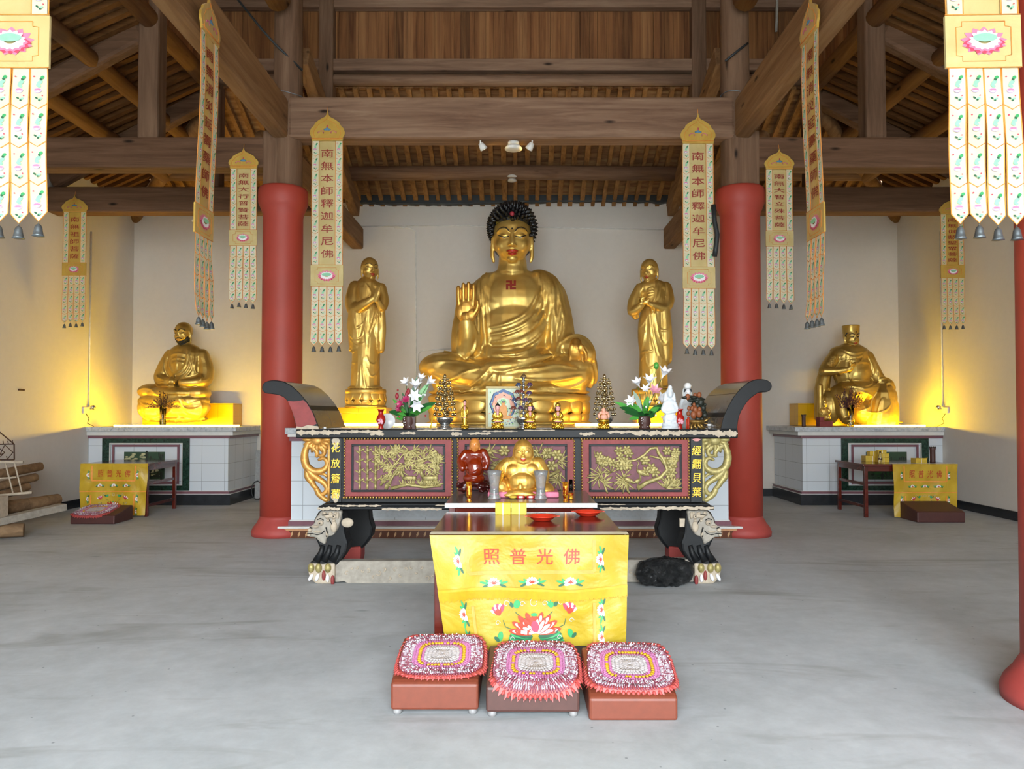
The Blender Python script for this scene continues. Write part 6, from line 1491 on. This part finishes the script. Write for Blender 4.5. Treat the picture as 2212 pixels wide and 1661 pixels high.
# ---------- granite table
GZ = .846
def laughing_buddha():
    Y = 6.12; t = thing('laughing_buddha_statue', 'golden laughing big bellied buddha on a pink base, on the granite table', 'statue', (PX(1131, Y), Y, GZ))
    m = MB(); m.lo(PX(1054, 6.0) - PX(1131, Y), PX(1207, 6.0) - PX(1131, Y), -.14, .16, 0, .045); b0 = m.build('pink_base', 'thread_pink', t, bevel=.01)
    S = Sculpt(Y / F, 1131, 1062 + (PZ(1062, Y) - (GZ + .045)) * F / Y); E, T = S.ell, S.tube
    E(1128, 1010, 0, 40, 38, 26); E(1127, 1028, 12, 33, 26, 24); E(1110, 1004, 16, 18, 15, 10); E(1146, 1003, 16, 18, 15, 10); E(1128, 988, 0, 40, 18, 20)
    T([(1096, 990, 2, 15), (1083, 1002, 8, 14), (1078, 1012, 16, 12)]); T([(1078, 1012, 18, 10), (1074, 1010, 26, 8)]); T([(1162, 990, 2, 16), (1172, 1008, 6, 15), (1172, 1022, 10, 13)])
    for i in range(4): T([(1066 + i * 5, 1008, 30, 3.2), (1064 + i * 4.6, 1014, 34, 3), (1066 + i * 4.5, 1019, 34, 2.6)])
    E(1074, 1008, 26, 11, 8, 8); E(1082, 1040, 10, 20, 22, 24); E(1178, 1045, 10, 19, 17, 26); E(1128, 1052, 12, 56, 10, 30); T([(1092, 1054, 30, 8), (1122, 1050, 38, 9), (1146, 1053, 36, 8)]); T([(1162, 1055, 28, 9), (1186, 1054, 20, 9)]); E(1124, 1042, 34, 6, 16, 6)
    H = Head(S, 1130, 963, 6, 20, nod=-.05); H.build(fat=.12, smile=.14, ridge=False); S.mb.ell(H.p(0, -1.05, .35), (.8 * H.s, .5 * H.s, .35 * H.s)); S._b = None
    S.folds([[(1092, 984), (1086, 1000), (1100, 1020), (1106, 1040)], [(1164, 984), (1168, 1000), (1160, 1012)], [(1168, 990), (1176, 1010), (1168, 1022)], [(1070, 1030), (1084, 1040), (1104, 1044), (1128, 1042), (1150, 1036)], [(1072, 1044), (1090, 1052), (1110, 1056)], [(1076, 1022), (1092, 1030), (1098, 1048)], [(1156, 1040), (1174, 1044), (1192, 1042)], [(1150, 1050), (1176, 1054), (1196, 1050)], [(1104, 1040), (1128, 1043), (1150, 1038)]], 2.0)
    b = S.bake('golden_body', 'gold_satin', t, .0052, 2)
    m = MB(); 
    for q in (-1, 1):
        H.line(m, [(q * .8, .24), (q * .55, .42), (q * .24, .4)], .03); H.line(m, [(q * .62, -.02), (q * .42, .08), (q * .22, .0)], .04)
    m.build('eye_line', 'stem_brown', b)
    m = MB(); H.line(m, [(-.3, -.7), (-.15, -.85), (0, -.9), (.15, -.85), (.3, -.7)], .09); H.line(m, [(-.3, -.68), (0, -.74), (.3, -.68)], .05); m.build('smiling_mouth', 'lip_red', b)
    m = MB(); H.line(m, [(-.22, -.73), (0, -.78), (.22, -.73)], .05, .03); m.build('teeth', 'white_enamel', b)
    m = MB()
    for i in range(13):
        u = 1083 + 4 * sin(i * .35); v = 999 + i * 2.7; o = S.P(u, v); o.y = -50; h = S._b.ray_cast(o, Vector((0, 1, 0)))
        if h[0]: m.ell(h[0], (1.9 * S.k,) * 3, nu=8, nv=6)
    m.build('prayer_beads', 'gold_small', b)
    for x, lab in ((1122, 'a'), (1145, 'b')):
        pass
laughing_buddha()
for i, (px, mt, lab) in enumerate(((1125, 'lacquer_red', 'small dark red folded packet before the pink base, left of two'), (1146, 'lacquer_red', 'small dark red folded packet before the pink base, right of two'))):
    t = thing('red_packet', lab, 'packet', (PX(px, 5.93), 5.93, GZ)); m = MB(); m.lo(-.032, .032, -.018, .018, 0, .024); m.build('packet_body', mt, t, bevel=.008); m = MB(); m.lo(-.014, .014, -.0195, -.0175, .006, .02); m.build('label', 'label_white', t)
m = MB(); m.ell((0, 0, .012), (.03, .02, .012)); tag(m.build('yellow_packet', 'paper_yellow', loc=(PX(1108, 5.92), 5.92, GZ)), 'small yellow packet lying before the pink base', 'packet')
def amber():
    Y = 6.32; t = thing('amber_statue', 'translucent amber red standing figure on a dark rockery base', 'statue', (PX(1024, Y), Y, GZ)); S = Sculpt(Y / F, 1024, 1064 + (PZ(1064, Y) - GZ) * F / Y); E, T = S.ell, S.tube
    E(1025, 1005, 0, 22, 38, 18); E(1026, 1010, 10, 17, 22, 14); E(1025, 982, 0, 26, 14, 14); T([(1006, 980, 0, 10), (996, 995, 4, 9), (1000, 1010, 12, 8)]); T([(1044, 978, 0, 10), (1052, 994, 2, 8), (1050, 1010, 8, 6)]); E(1024, 1032, 4, 24, 12, 16)
    for i in range(5): S._b = None
    S.folds([[(1008, 984), (1014, 1010), (1024, 1020), (1036, 1010), (1042, 984)], [(1010, 1004), (1022, 1016), (1038, 1006)], [(1010, 1012), (1024, 1024), (1038, 1014)], [(1006, 1020), (1024, 1032), (1042, 1022)], [(1004, 1000), (1004, 1036)], [(1046, 1000), (1044, 1036)], [(1000, 1036), (1012, 1042), (1024, 1036), (1036, 1042), (1046, 1036)]], 2.0)
    S.bake('amber_body', 'amber', t, .0052, 2)
    S = Sculpt(Y / F, 1024, 1064 + (PZ(1064, Y) - GZ) * F / Y); H = Head(S, 1026, 960, 6, 10.5); H.build(fat=.05, smile=.1); S.bake('amber_head', 'amber_pale', t, .005, 1)
    S = Sculpt(Y / F, 1024, 1064 + (PZ(1064, Y) - GZ) * F / Y); r = random.Random(8)
    for i in range(46):
        a = r.uniform(0, 6.3); x = r.uniform(-34, 34); y = 1060 - abs(r.gauss(0, 10)); 
        if abs(x - 2) < 9 and y > 1044: continue
        S.ell(1024 + x, max(1042, min(1061, y)) - .0, r.uniform(-10, 12), r.uniform(4, 8), r.uniform(3, 6), r.uniform(4, 8))
    S.tube([(1000, 1050, 0, 9), (1024, 1042, 0, 9), (1048, 1050, 0, 9)]); S.bake('rockery_base', 'amber_red', t, .006, 1)
amber()
MATS['amber_red'].node_tree.nodes['Principled BSDF'].inputs['Roughness'].default_value = .12
for px, lab in ((1068, 'cut crystal vase before the left knee of the laughing figure'), (1168, 'cut crystal vase before the right knee of the laughing figure')):
    m = MB(); m.lathe([(0, 0), (.046, 0), (.048, .006), (.036, .03), (.033, .08), (.038, .13), (.05, .19), (.054, .215), (.05, .215), (.034, .13), (.028, .05), (0, .04)], n=36, mod=lambda a, v: 1 + .04 * abs(cos(9 * a)))
    tag(m.build('crystal_vase', 'crystal', loc=(PX(px, 5.9), 5.9, GZ)), lab, 'vase')
for i, (px, Y, lab) in enumerate(((1013.5, 5.7, 'amber gold glass candle holder alone on the left of the granite table'), (1221.5, 5.7, 'amber gold glass candle holder at right front of the granite table'), (1233, 5.88, 'amber gold candle holder with clear chimney behind another at right'))):
    t = thing('candle_holder', lab, 'candle holder', (PX(px, Y), Y, GZ)); s = 1.0 if i < 2 else .8
    m = MB(); m.lathe([(0, 0), (.018, 0), (.022, .006), (.012, .02), (.018, .034), (.022, .06), (.021, .1), (.024, .148), (.018, .148), (0, .12)] if i < 2 else [(0, 0), (.02, 0), (.022, .006), (.012, .018), (.022, .035), (.02, .05), (0, .052)], n=20); m.build('holder_body', 'candle_glass', t)
    if i == 2: m = MB(); m.lathe([(.013, .05), (.015, .09), (.013, .15), (.012, .15), (.012, .05)], n=16); m.build('glass_chimney', 'glass', t)
# ---------- front table
def card_box(px, lab, Y=5.25, z=.811, s=.104, dz=.078, rot=0.0, mat='card_yellow'):
    t = thing('yellow_box', lab, 'box', (px, Y, z), rot); m = MB(); m.lo(-s / 2, s / 2, 0, s * .8, 0, dz); m.build('carton', mat, t, bevel=.002)
    m = MB(); m.lo(-.003, .003, -.0015, .0, 0, dz); m.lo(-.003, .003, .0, s * .8, dz, dz + .0015); m.build('seam_tape', 'label_white', t)
    m = MB()
    for q in (-1, 1):
        m.smooth = False; m.add([(0, -.001, dz), (q * s / 2, -.001, dz), (q * s / 2, -.02, dz + .012), (0, -.005, dz + .004)], [(0, 1, 2, 3)])
    m.build('lid_flap', mat, t); return t
card_box(PX(1086.5, 5.25), 'bright yellow card box on the front table, left of two'); card_box(PX(1120.5, 5.25) + .002, 'yellow card box on the front table, right of two', mat='paper_yellow')
def red_plate(x, Y, lab, food):
    t = thing('red_plate', lab, 'plate', (x, Y, .811)); m = MB(); m.lathe([(0, 0), (.052, 0), (.058, .003), (.088, .026), (.1, .03), (.1, .033), (.086, .03), (.055, .007), (0, .006)], n=40)
    m.lo(-.112, -.092, -.022, .022, .028, .032); m.lo(.092, .112, -.022, .022, .028, .032); m.build('dish', 'plate_red', t)
    if food:
        for i, (a, b) in enumerate(((-.012, -.01), (.01, .0), (.0, .014))):
            m = MB(); m.lathe([(0, 0), (.014, 0), (.016, .004), (.013, .008), (0, .009)], n=14); o = m.build('biscuit', 'biscuit', loc=(x + a * 1.6, Y + b * 1.6, .8185)); tag(o, ('leftmost', 'rightmost', 'rear middle')[i] + ' small tan biscuit on the nearer red plate', 'biscuit', 'biscuits on the red plate')
red_plate(PX(1171, 4.97), 4.97, 'red plastic plate holding small biscuits on the front table', True); red_plate(PX(1269, 5.2), 5.2, 'empty red plastic plate near the right rear corner of the front table', False)
# ---------- kneelers with beaded mats
def kneeler(lab, x0, x1, Y, hf, hb, mat, feet, d=.47, rz=0.0, mesh=None):
    w = x1 - x0; t = thing('kneeling_stool', lab, 'stool', ((x0 + x1) / 2, Y, 0), rz)
    m = MB(); P_ = [(0, .025 if feet else 0), (d, .025 if feet else 0), (d, hb), (d * .9, hb + .004), (.03, hf + .004), (0, hf - .012)]
    m.prism(P_, lambda a, b: (-w / 2, a, b), lambda a, b: (w / 2, a, b)); m.build('padded_box', mat, t, bevel=.012)
    if feet:
        for sx in (-1, 1):
            for y in (.03, d - .03):
                m = MB(); m.lathe([(0, 0), (.02, 0), (.022, .012), (.018, .03), (0, .03)], (sx * (w / 2 - .03), y, 0), 14); m.build('foot', 'plastic_wrap', t)
    return t
def bead_mat(lab, loc, w, d, slope, sag, seed, rz=0.0, mat0=None):
    t = thing('beaded_mat', lab, 'mat', loc, rz); r = random.Random(seed)
    def top(x, y):
        # x across, y from front (0) to back (d); hangs over the front edge by sag
        z = slope * y + .012
        if y < 0: z = .012 - (y * y) * 1.5 - abs(y) * .85
        ex = abs(x) - (w / 2 - .02)
        if ex > 0: z -= ex * .8 + ex * ex * 6
        yy = y if y > 0 else y * .35
        if y > d - .02: z -= (y - d + .02) * .3
        return Vector((x, yy, z))
    cx, cy = 0.0, (d - sag) / 2; hx, hy = w / 2 + .015, (d + sag) / 2
    def sq(a, q):   # rounded square ring
        c, s_ = cos(a), sin(a); n = 4.2; k = (abs(c) ** n + abs(s_) ** n) ** (-1 / n)
        return cx + c * k * hx * q, cy + s_ * k * hy * q
    m = MB(); m.grid(lambda u, v: top(*sq(u * 2 * pi, max(.001, v * .96))), 48, 10); m.build('backing', 'mat_salmon', t, solid=.006)
    m = MB(); m.smooth = True
    def petal(a, q0, q1, wd, lift, k, tilt=0):
        p0 = top(*sq(a, q0)); p1 = top(*sq(a, q1)); dd = p1 - p0; L = dd.length
        if L < 1e-4: return
        dd.normalize(); sd = dd.cross(Vector((0, 0, 1))).normalized(); up = sd.cross(dd)
        c = (p0 + p1) / 2 + up * lift; M = Matrix((sd, dd, up)).transposed(); m.k = k; m.ell(c, (wd / 2, L / 2, .006), M=M @ Matrix.Rotation(tilt, 3, 'X'), nu=6, nv=4)
    rows = [(1.0, .9, 60, 0, .022), (.9, .82, 110, 4, .008), (.86, .76, 120, 1, .009), (.81, .7, 110, 1, .009), (.76, .66, 100, 4, .008), (.73, .62, 96, 1, .009), (.66, .56, 76, 2, .015), (.6, .5, 70, 2, .014), (.53, .44, 46, 3, .018), (.46, .36, 50, 2, .016), (.4, .28, 40, 5, .016), (.33, .2, 32, 5, .017), (.26, .1, 24, 5, .018), (.18, .0, 16, 5, .018)]
    for i, (q1, q0, n, k, wd) in enumerate(rows):
        for j in range(n):
            a = 2 * pi * (j + .5 * (i % 2)) / n
            kk = k if k != 1 else (1 if r.random() < .62 else 4)
            if k == 3 and r.random() < .15: kk = 2
            petal(a, q0, q1 * (1 + r.uniform(-.01, .01)), wd * r.uniform(.85, 1.15), .004 + .002 * (i % 3), kk, r.uniform(-.15, .15))
    # pointed tongues round the rim
    for j in range(56):
        a = 2 * pi * j / 56; p0 = top(*sq(a - .05, .92)); p2 = top(*sq(a + .05, .92)); p1 = top(*sq(a, 1.045)); o = Vector((0, 0, .006)); m.k = 0; m.add([p0 + o, p2 + o, p1 + o], [(0, 1, 2)])
    for j in range(380):
        q = r.uniform(.64, .9); a = r.uniform(0, 2 * pi); p = top(*sq(a, q)); m.k = 6 if r.random() < .75 else 4; m.ell(p + Vector((0, 0, .013)), (.0032,) * 3, nu=5, nv=4)
    m.build('beadwork', ['mat_salmon', 'bead_white', 'bead_pink', 'bead_yellow', 'bead_dark', 'mat_cream', 'white_enamel'], t)
    return t
kneeler('russet kneeling stool, leftmost of three before the yellow cloth', PX(845, 3.84), PX(1034, 3.84), 3.86, .165, .25, 'leather_brown', True)
kneeler('dark brown kneeling stool, middle one of three before the yellow cloth', PX(1050, 3.8), PX(1252, 3.8), 3.83, .16, .215, 'leather_dark', True)
kneeler('russet brown kneeling stool, rightmost of three before the yellow cloth', PX(1271, 3.79), PX(1461, 3.79), 3.79, .12, .215, 'leather_brown', False)
bead_mat('pink white and yellow beaded mat on the leftmost kneeling stool', (PX(952, 3.95), 3.88, .17), .45, .46, .18, .015, 1, .02)
bead_mat('pink white and yellow beaded mat on the middle kneeling stool', (PX(1155, 3.95), 3.84, .168), .45, .48, .11, .09, 2, -.03)
bead_mat('pink white and yellow beaded mat on the rightmost kneeling stool', (PX(1358, 3.95), 3.83, .135), .45, .46, .19, .04, 3, -.05)
# side kneelers
kneeler('worn pink and maroon kneeling stool on the floor before the left corner table', -.3, .3, 10.45, .12, .2, 'leather_maroon', False, .5, .0).location.x = PX(203, 10.45)
bead_mat('faded pink mat on the kneeling stool in the left corner', (PX(192, 10.45), 10.46, .125), .5, .46, .16, .06, 7)
kneeler('dark maroon kneeling stool on the floor before the right corner table', -.33, .33, 10.6, .15, .24, 'leather_maroon', False, .5).location.x = PX(2030, 10.6)
# ---------- black bag over the stretcher
def bag():
    Y = 6.72; x0, x1 = PX(1374, Y), PX(1496, Y); t = MB(); w = x1 - x0; r = random.Random(4)
    from mathutils import noise as NZ
    def f(u, v):
        # u along, v around the section
        a = v * 2 * pi; x = (u - .5) * w; rx = .085 + .02 * sin(u * 7); rz = .125 * (1 - .12 * (u - .6) ** 2)
        e = sin(pi * min(1, max(0, u * 1.02))) ** .25 if 0 < u < 1 else 0
        c, s_ = cos(a), sin(a); k = (abs(c) ** 3 + abs(s_) ** 3) ** (-1 / 3)
        p = Vector((x, c * k * rx * e, .127 + s_ * k * rz * max(e, .2)))
        n = NZ.noise(p * 14) * .018 + NZ.noise(p * 34) * .009
        return (p.x + n, p.y + n * 1.2, max(.004, p.z + n))
    t.grid(f, 90, 70); o = t.build('rubbish_bag', 'black_bag', loc=((x0 + x1) / 2, Y - .0, 0)); tag(o, 'crumpled shiny black plastic bag before the right lion leg', 'bag')
    return o
bag()
# ---------- corner altars: vases with dried flowers, jars, boxes
def dried_vase(px, lab, Y=12.9, purple=True):
    t = thing('glass_vase', lab, 'vase', (PX(px, Y), Y, 1.284)); m = MB(); m.lathe([(0, 0), (.055, 0), (.052, .02), (.045, .15), (.06, .36), (.056, .36), (.04, .15), (.044, .03), (0, .02)], n=24); m.build('glass_body', 'glass', t)
    r = random.Random(px); m = MB()
    for i in range(60):
        a = r.uniform(0, 6.3); b = r.uniform(.0, .6) if purple else r.uniform(0, .95); L = r.uniform(.4, .68) if purple else r.uniform(.4, .6); e = Vector((cos(a) * sin(b) * .75, sin(a) * sin(b) * .4, cos(b))) * L
        m.tube([(0, 0, .02), (e.x * .12, e.y * .1, .3), (e.x, e.y, max(.33, e.z))], .003, 4)
        for j in range(6): q = e * (1 - j * .06); m.ell((q.x + r.uniform(-.012, .012), q.y, max(.32, q.z) + r.uniform(-.012, .012)), (.009, .009, .012), nu=6, nv=4)
    m.build('dried_stems', 'dry_purple' if purple else 'stem_brown', t)
dried_vase(352, 'glass vase of dried brown stems before the bearded seated monk', purple=False); dried_vase(1837, 'glass vase of dried purple stems before the seated guardian')
def jar(px, Y, z, h, lab):
    t = thing('incense_holder', lab, 'incense holder', (PX(px, Y), Y, z)); m = MB(); m.lathe([(0, 0), (h * .17, 0), (h * .16, h * .1), (h * .165, h * .8), (h * .2, h * .95), (h * .16, h), (0, h)], n=20); m.build('holder_body', 'stem_brown' if h < .25 else 'black_gloss', t)
    m = MB()
    for i in range(8): a = i * pi / 4; m.ell((cos(a) * h * .17, sin(a) * h * .17, h * .97), (h * .04, h * .04, h * .06), nu=6, nv=4)
    m.build('scalloped_rim', 'black_gloss', t)
jar(1736, 12.75, 1.28, .2, 'small brown incense holder on the inner end of the right corner altar'); jar(2013, 11.35, .771, .235, 'dark carved incense holder on the right corner table')
def little_general():
    Y = 12.85; t = thing('gilded_figurine', 'small gilded warrior figurine on a red block beside the seated guardian', 'figurine', (PX(1781, Y), Y, 1.28))
    m = MB(); m.lo(-.11, .11, -.07, .09, 0, .09); m.lo(-.11, -.03, -.07, .09, .09, .16); m.build('red_block', 'red_panel', t, bevel=.006)
    S = Sculpt(1); E, T = S.ell, S.tube; E(0, .16, 0, .07, .06, .05); E(0, .25, 0, .06, .07, .04); E(-.05, .15, .03, .04, .04, .04); E(.05, .15, .03, .04, .04, .04); T([(-.05, .29, 0, .022), (-.085, .24, .02, .02), (-.05, .2, .05, .018)]); T([(.05, .29, 0, .022), (.085, .24, .02, .02), (.05, .2, .05, .018)])
    H = Head(S, 0, .37, 0, .034); H.build(); E(0, .42, -.005, .032, .03, .03); S.bake('gilded_body', 'gold', t, .0065, 1)
little_general()
# boxes on the right corner table
k_ = 0
for (px, Y, z, s, dz, lab) in ((1884, 11.62, .771, .21, .085, 'yellow card box at the bottom left of the stack on the right corner table'), (1908, 11.5, .771, .16, .065, 'yellow card box at the bottom right of the stack on the right corner table'), (1886, 11.62, .857, .12, .07, 'yellow card box on the left of the stack behind the small glass lamp'), (1908, 11.5, .8375, .15, .06, 'yellow card box in the middle of the stack on the right corner table'), (1905, 11.5, .899, .12, .05, 'topmost yellow card box of the stack on the right corner table'), (1989, 11.28, .771, .17, .07, 'yellow card box alone beside the dark incense holder')):
    card_box(PX(px, Y), lab, Y, z, s, dz, .05 * (k_ % 3 - 1), 'paper_yellow'); k_ += 1
t = thing('oil_lamp', 'small clear glass lamp with red oil before the stacked yellow boxes', 'lamp', (PX(1900, 11.36), 11.36, .771)); m = MB(); m.lathe([(0, 0), (.025, 0), (.028, .01), (.03, .07), (.016, .13), (.012, .17), (0, .17)], n=18); m.build('glass_body', 'glass', t)
m = MB(); m.lathe([(0, .045), (.026, .045), (.027, .07), (0, .07)], n=16); m.build('red_oil', 'lacquer_red', t)
# ---------- timber pile on the left
def log(a, b, r, lab, nm='log', mat='raw_log', sq=False):
    a = Vector(a); b = Vector(b); m = MB()
    if sq: m.bar((0, 0, 0), b - a, r * 2.4, r * 1.5)
    else: m.tube([Vector((0, 0, 0)), (b - a) * .5 + Vector((0, 0, r * .1)), b - a], [r, r * .97, r * .9], 16)
    o = m.build(nm, mat, loc=a, bevel=.01 if sq else .006); tag(o, lab, 'timber', 'stacked timbers'); return o
Yt = 9.9
def Q(px, py, Y): return (PX(px, Y), Y, PZ(py, Y))
log((-6.9, 9.0, .62), Q(90, 1007, 10.6), .066, 'tawny round log on top of the timber pile by the left wall')
log((-6.86, 9.2, .45), Q(80, 1030, 10.5), .062, 'brown round log second from the top of the timber pile')
log((-6.82, 9.3, .30), Q(64, 1050, 10.3), .058, 'short dark log third from the top of the timber pile')
log((-6.5, 8.9, .30), Q(128, 1078, 10.4), .085, 'long pale log low in the timber pile, sawn end showing')
log((-6.4, 8.6, .16), Q(140, 1094, 10.0), .06, 'grey squared beam under the long pale log', 'squared_beam', 'grey_wood', True)
log((-6.7, 9.0, .09), (PX(62, 9.4), 9.35, .09), .09, 'stout dark log on the floor under the timber pile')
def rack():
    Y = 9.95; m = MB(); q = lambda x, y: Q(x, y, Y)
    t = thing('iron_rack', 'rusty iron wire rack standing on the timber pile', 'rack', (PX(10, Y), Y, PZ(992, Y))); o = Vector(t.location)
    def b(m, x0, y0, x1, y1, r=.008): m.tube([Vector(q(x0, y0)) - o, Vector(q(x1, y1)) - o], r, 6)
    m = MB(); b(m, -22, 960, 32, 959); b(m, 32, 959, 33, 993); b(m, -22, 915, 32, 959); b(m, -22, 993, 33, 993); m.build('rack_frame', 'rust_iron', t)
    m = MB()
    for x0, y0, x1, y1 in ((-10, 961, 12, 977), (12, 961, 30, 977), (30, 977, 17, 993), (12, 977, -4, 993), (-4, 993, 12, 961), (12, 977, -10, 990), (8, 952, 9, 960), (18, 952, 20, 960), (28, 950, 30, 960), (16, 985, 18, 993)): b(m, x0, y0, x1, y1, .005)
    m.build('rack_wire', 'rust_iron', t)
    t = thing('white_wire_frame', 'pale painted metal frame leaning on the timber pile', 'frame', (PX(20, 9.6), 9.6, PZ(1000, 9.6))); o = Vector(t.location); Y = 9.6
    q2 = lambda x, y: Vector(Q(x, y, 9.6)) - o
    m = MB(); m.tube([q2(-30, 998), q2(52, 998)], .018, 8); m.tube([q2(-20, 1072), q2(72, 1063)], .018, 8); m.build('long_rail', 'peeled_wood', t)
    m = MB(); m.tube([q2(14, 1001), q2(32, 1066)], .01, 6); m.tube([q2(34, 1001), q2(51, 1065)], .01, 6); m.tube([q2(-20, 1034), q2(38, 1031)], .01, 6); m.build('cross_bar', 'peeled_wood', t)
rack()
m = MB(); m.lo(-.12, .12, -.1, .1, 0, .32); tag(m.build('storage_box', 'peeled_wood', loc=(PX(-12, 9.2), 9.2, .19)), 'pale box end at the left edge against the timber pile', 'box')
m = MB(); m.box((0, 0, .42), (.16, .03, .84), M=Matrix.Rotation(-.06, 3, 'X')); tag(m.build('leaning_board', 'stone_grey', loc=(PX(561, 13.4), 13.45, .02)), 'grey board leaning on the wall left of the left red column', 'board')
m = MB(); m.tube([(.1 * cos(a), -.02, .22 + .16 * sin(a)) for a in [k * .5 for k in range(12)]], .01, 6); tag(m.build('cable_coil', 'cord_dark', loc=(PX(558, 13.36), 13.36, -.05)), 'dark cable coil hanging against the leaning grey board', 'cable')
# ---------- fittings: lamps, pipes, cables
def disc_lamp(px, py, Y, zt, rr, lab):
    z = PZ(py, Y); t = thing('ceiling_lamp', lab, 'lamp', (PX(px, Y), Y, zt)); d = zt - z
    m = MB(); m.lathe([(0, 0), (.07 * rr / .11, 0), (.07 * rr / .11, -.03), (0, -.035)], n=20); m.tube([(0, 0, -.02), (0, 0, -d + .03)], .035 * rr / .11, 12); m.build('mount', 'plastic_white', t)
    m = MB(); m.lathe([(0, -d + .035), (rr * .8, -d + .03), (rr, -d + .0), (rr * .96, -d - .014), (rr * .7, -d - .022), (0, -d - .024)], n=36); m.build('diffuser', 'plastic_white', t)
disc_lamp(1109, 316, 9.56, 4.905, .11, 'round white lamp hanging under the middle of the thick beam'); disc_lamp(1106, 379, 13.05, 5.5, .115, 'small round lamp under the purlin on the rear roof slope'); disc_lamp(420, 474, 11.6, 4.6, .07, 'small round lamp under the farther left beam')
for px, q in ((1037, -1), (1150, 1)):
    t = thing('spot_lamp', 'small white spotlight under the thick beam, %s of the round lamp' % ('left' if q < 0 else 'right'), 'lamp', (PX(px, 9.5), 9.5, 4.905)); M = Matrix.Rotation(q * .6, 3, 'Y') @ Matrix.Rotation(.5, 3, 'X')
    m = MB(); m.lathe([(0, .0), (.03, .0), (.045, -.06), (.05, -.085), (.046, -.085), (.0, -.05)], (0, 0, -.035), 20, M=M); m.build('shade', 'plastic_white', t); m = MB(); m.tube([(0, 0, 0), (0, 0, -.045)], .01, 8); m.build('stem', 'plastic_white', t); m = MB(); m.ell(M @ Vector((0, 0, -.07)) + Vector((0, 0, -.035)), (.025,) * 3); m.build('bulb', 'led_pale', t)
def pipe(nm, lab, pts, r=.011, mat='plastic_white'): m = MB(); o = Vector(pts[0]); m.tube([Vector(p) - o for p in pts], r, 8); return tag(m.build(nm, mat, loc=o), lab, 'conduit')
y_ = YB - .012
pipe('conduit', 'thin white conduit running across the rear wall behind the large head', [Q(760, 487, y_), Q(1000, 485, y_), Q(1250, 491, y_), Q(1470, 494, y_)])
pipe('conduit', 'white conduit dropping down the rear wall right of the left standing monk', [Q(850, 489, y_), Q(885, 490, y_), Q(896, 497, y_), Q(898, 700, y_), Q(899, 850, y_)])
pipe('conduit', 'short conduit bending on the rear wall beside the raised hand', [Q(903, 800, y_), Q(903, 764, y_), Q(910, 757, y_), Q(985, 752, y_)])
XLw = XL + .012; XRw = XR - .012
dl = -XLw * F / (VX - 192); dr = XRw * F / (2036 - VX)
pipe('conduit', 'white conduit down the left wall to the socket box', [(XLw, dl, 4.5), (XLw, dl, 1.62)], .014); pipe('conduit', 'white conduit down the right wall to the socket box', [(XRw, dr, 4.5), (XRw, dr, 1.62)], .014)
for q, xw, d in ((-1, XL, dl), (1, XR, dr)):
    sd = 'left' if q < 0 else 'right'
    t = thing('socket_box', 'white socket box with small metal bulb on the %s wall' % sd, 'socket', (xw, d - .05, 1.5)); m = MB(); a, b = sorted((0, -q * .03)); m.lo(a, b, -.12, .06, 0, .1); m.build('box_body', 'plastic_white', t, bevel=.004)
    m = MB(); m.ell((-q * .07, .07, .1), (.04,) * 3); m.tube([(-q * .02, .05, .07), (-q * .06, .065, .09)], .012, 6); m.build('metal_bulb', 'silver', t)
    pipe('cord', 'thin cord from the %s wall socket down to the altar top' % sd, [(xw - q * .02, d - .1, 1.5), (xw - q * .04, d - .04, 1.42), (xw - q * .06, d - .12, 1.34), (xw - q * .1, d - .0, 1.287)], .006, 'cord_dark')
pipe('cable', 'dark cable slung across the left timber post', [(PX(500, 9.3), 9.3, PZ(-20, 9.3)), (PX(560, 9.32), 9.32, PZ(55, 9.32)), (PX(590, 9.36), 9.36, PZ(88, 9.36)), (PX(642, 9.38), 9.5, PZ(134, 9.38))], .014, 'cord_dark')
pipe('cable', 'dark cable wrapped across the right timber post', [(PX(1572, 9.36), 9.36, PZ(123, 9.36)), (PX(1600, 9.36), 9.36, PZ(100, 9.36)), (PX(1624, 9.36), 9.4, PZ(80, 9.36))], .014, 'cord_dark')
pipe('cable', 'dark drooping cables beside the top of the right red column', [Q(1544, 440, 9.3), Q(1546, 475, 9.28), Q(1552, 505, 9.26), Q(1549, 530, 9.25), Q(1546, 552, 9.25)], .03, 'cord_dark')
for s_, px in (('left', 615), ('right', 1590)):
    c = CXL + .05 if s_ == 'left' else CXR - .05; m = MB(); m.tube([(.19 * cos(a), .19 * sin(a), .02 * sin(a * 2)) for a in [k * pi / 12 for k in range(25)]], .006, 5)
    tag(m.build('wire_ring', 'steel_grey', loc=(c, CY, PZ(190, 9.4))), 'wire ring tied round the %s timber post' % s_, 'wire')
pipe('rod', 'thin pale rod hanging beside the right roof beam', [(PX(1690, 11.4), 11.4, 8.3), (PX(1684, 11.4), 11.4, PZ(58, 11.4))], .02, 'grey_wood')
m = MB(); m.lo(-.02, .0, -.06, .06, -.012, .012); tag(m.build('wall_bracket', 'rust_iron', loc=(XL + .02, 10.9, PZ(842, 10.9))), 'small rusty bracket sticking out of the left wall', 'bracket')
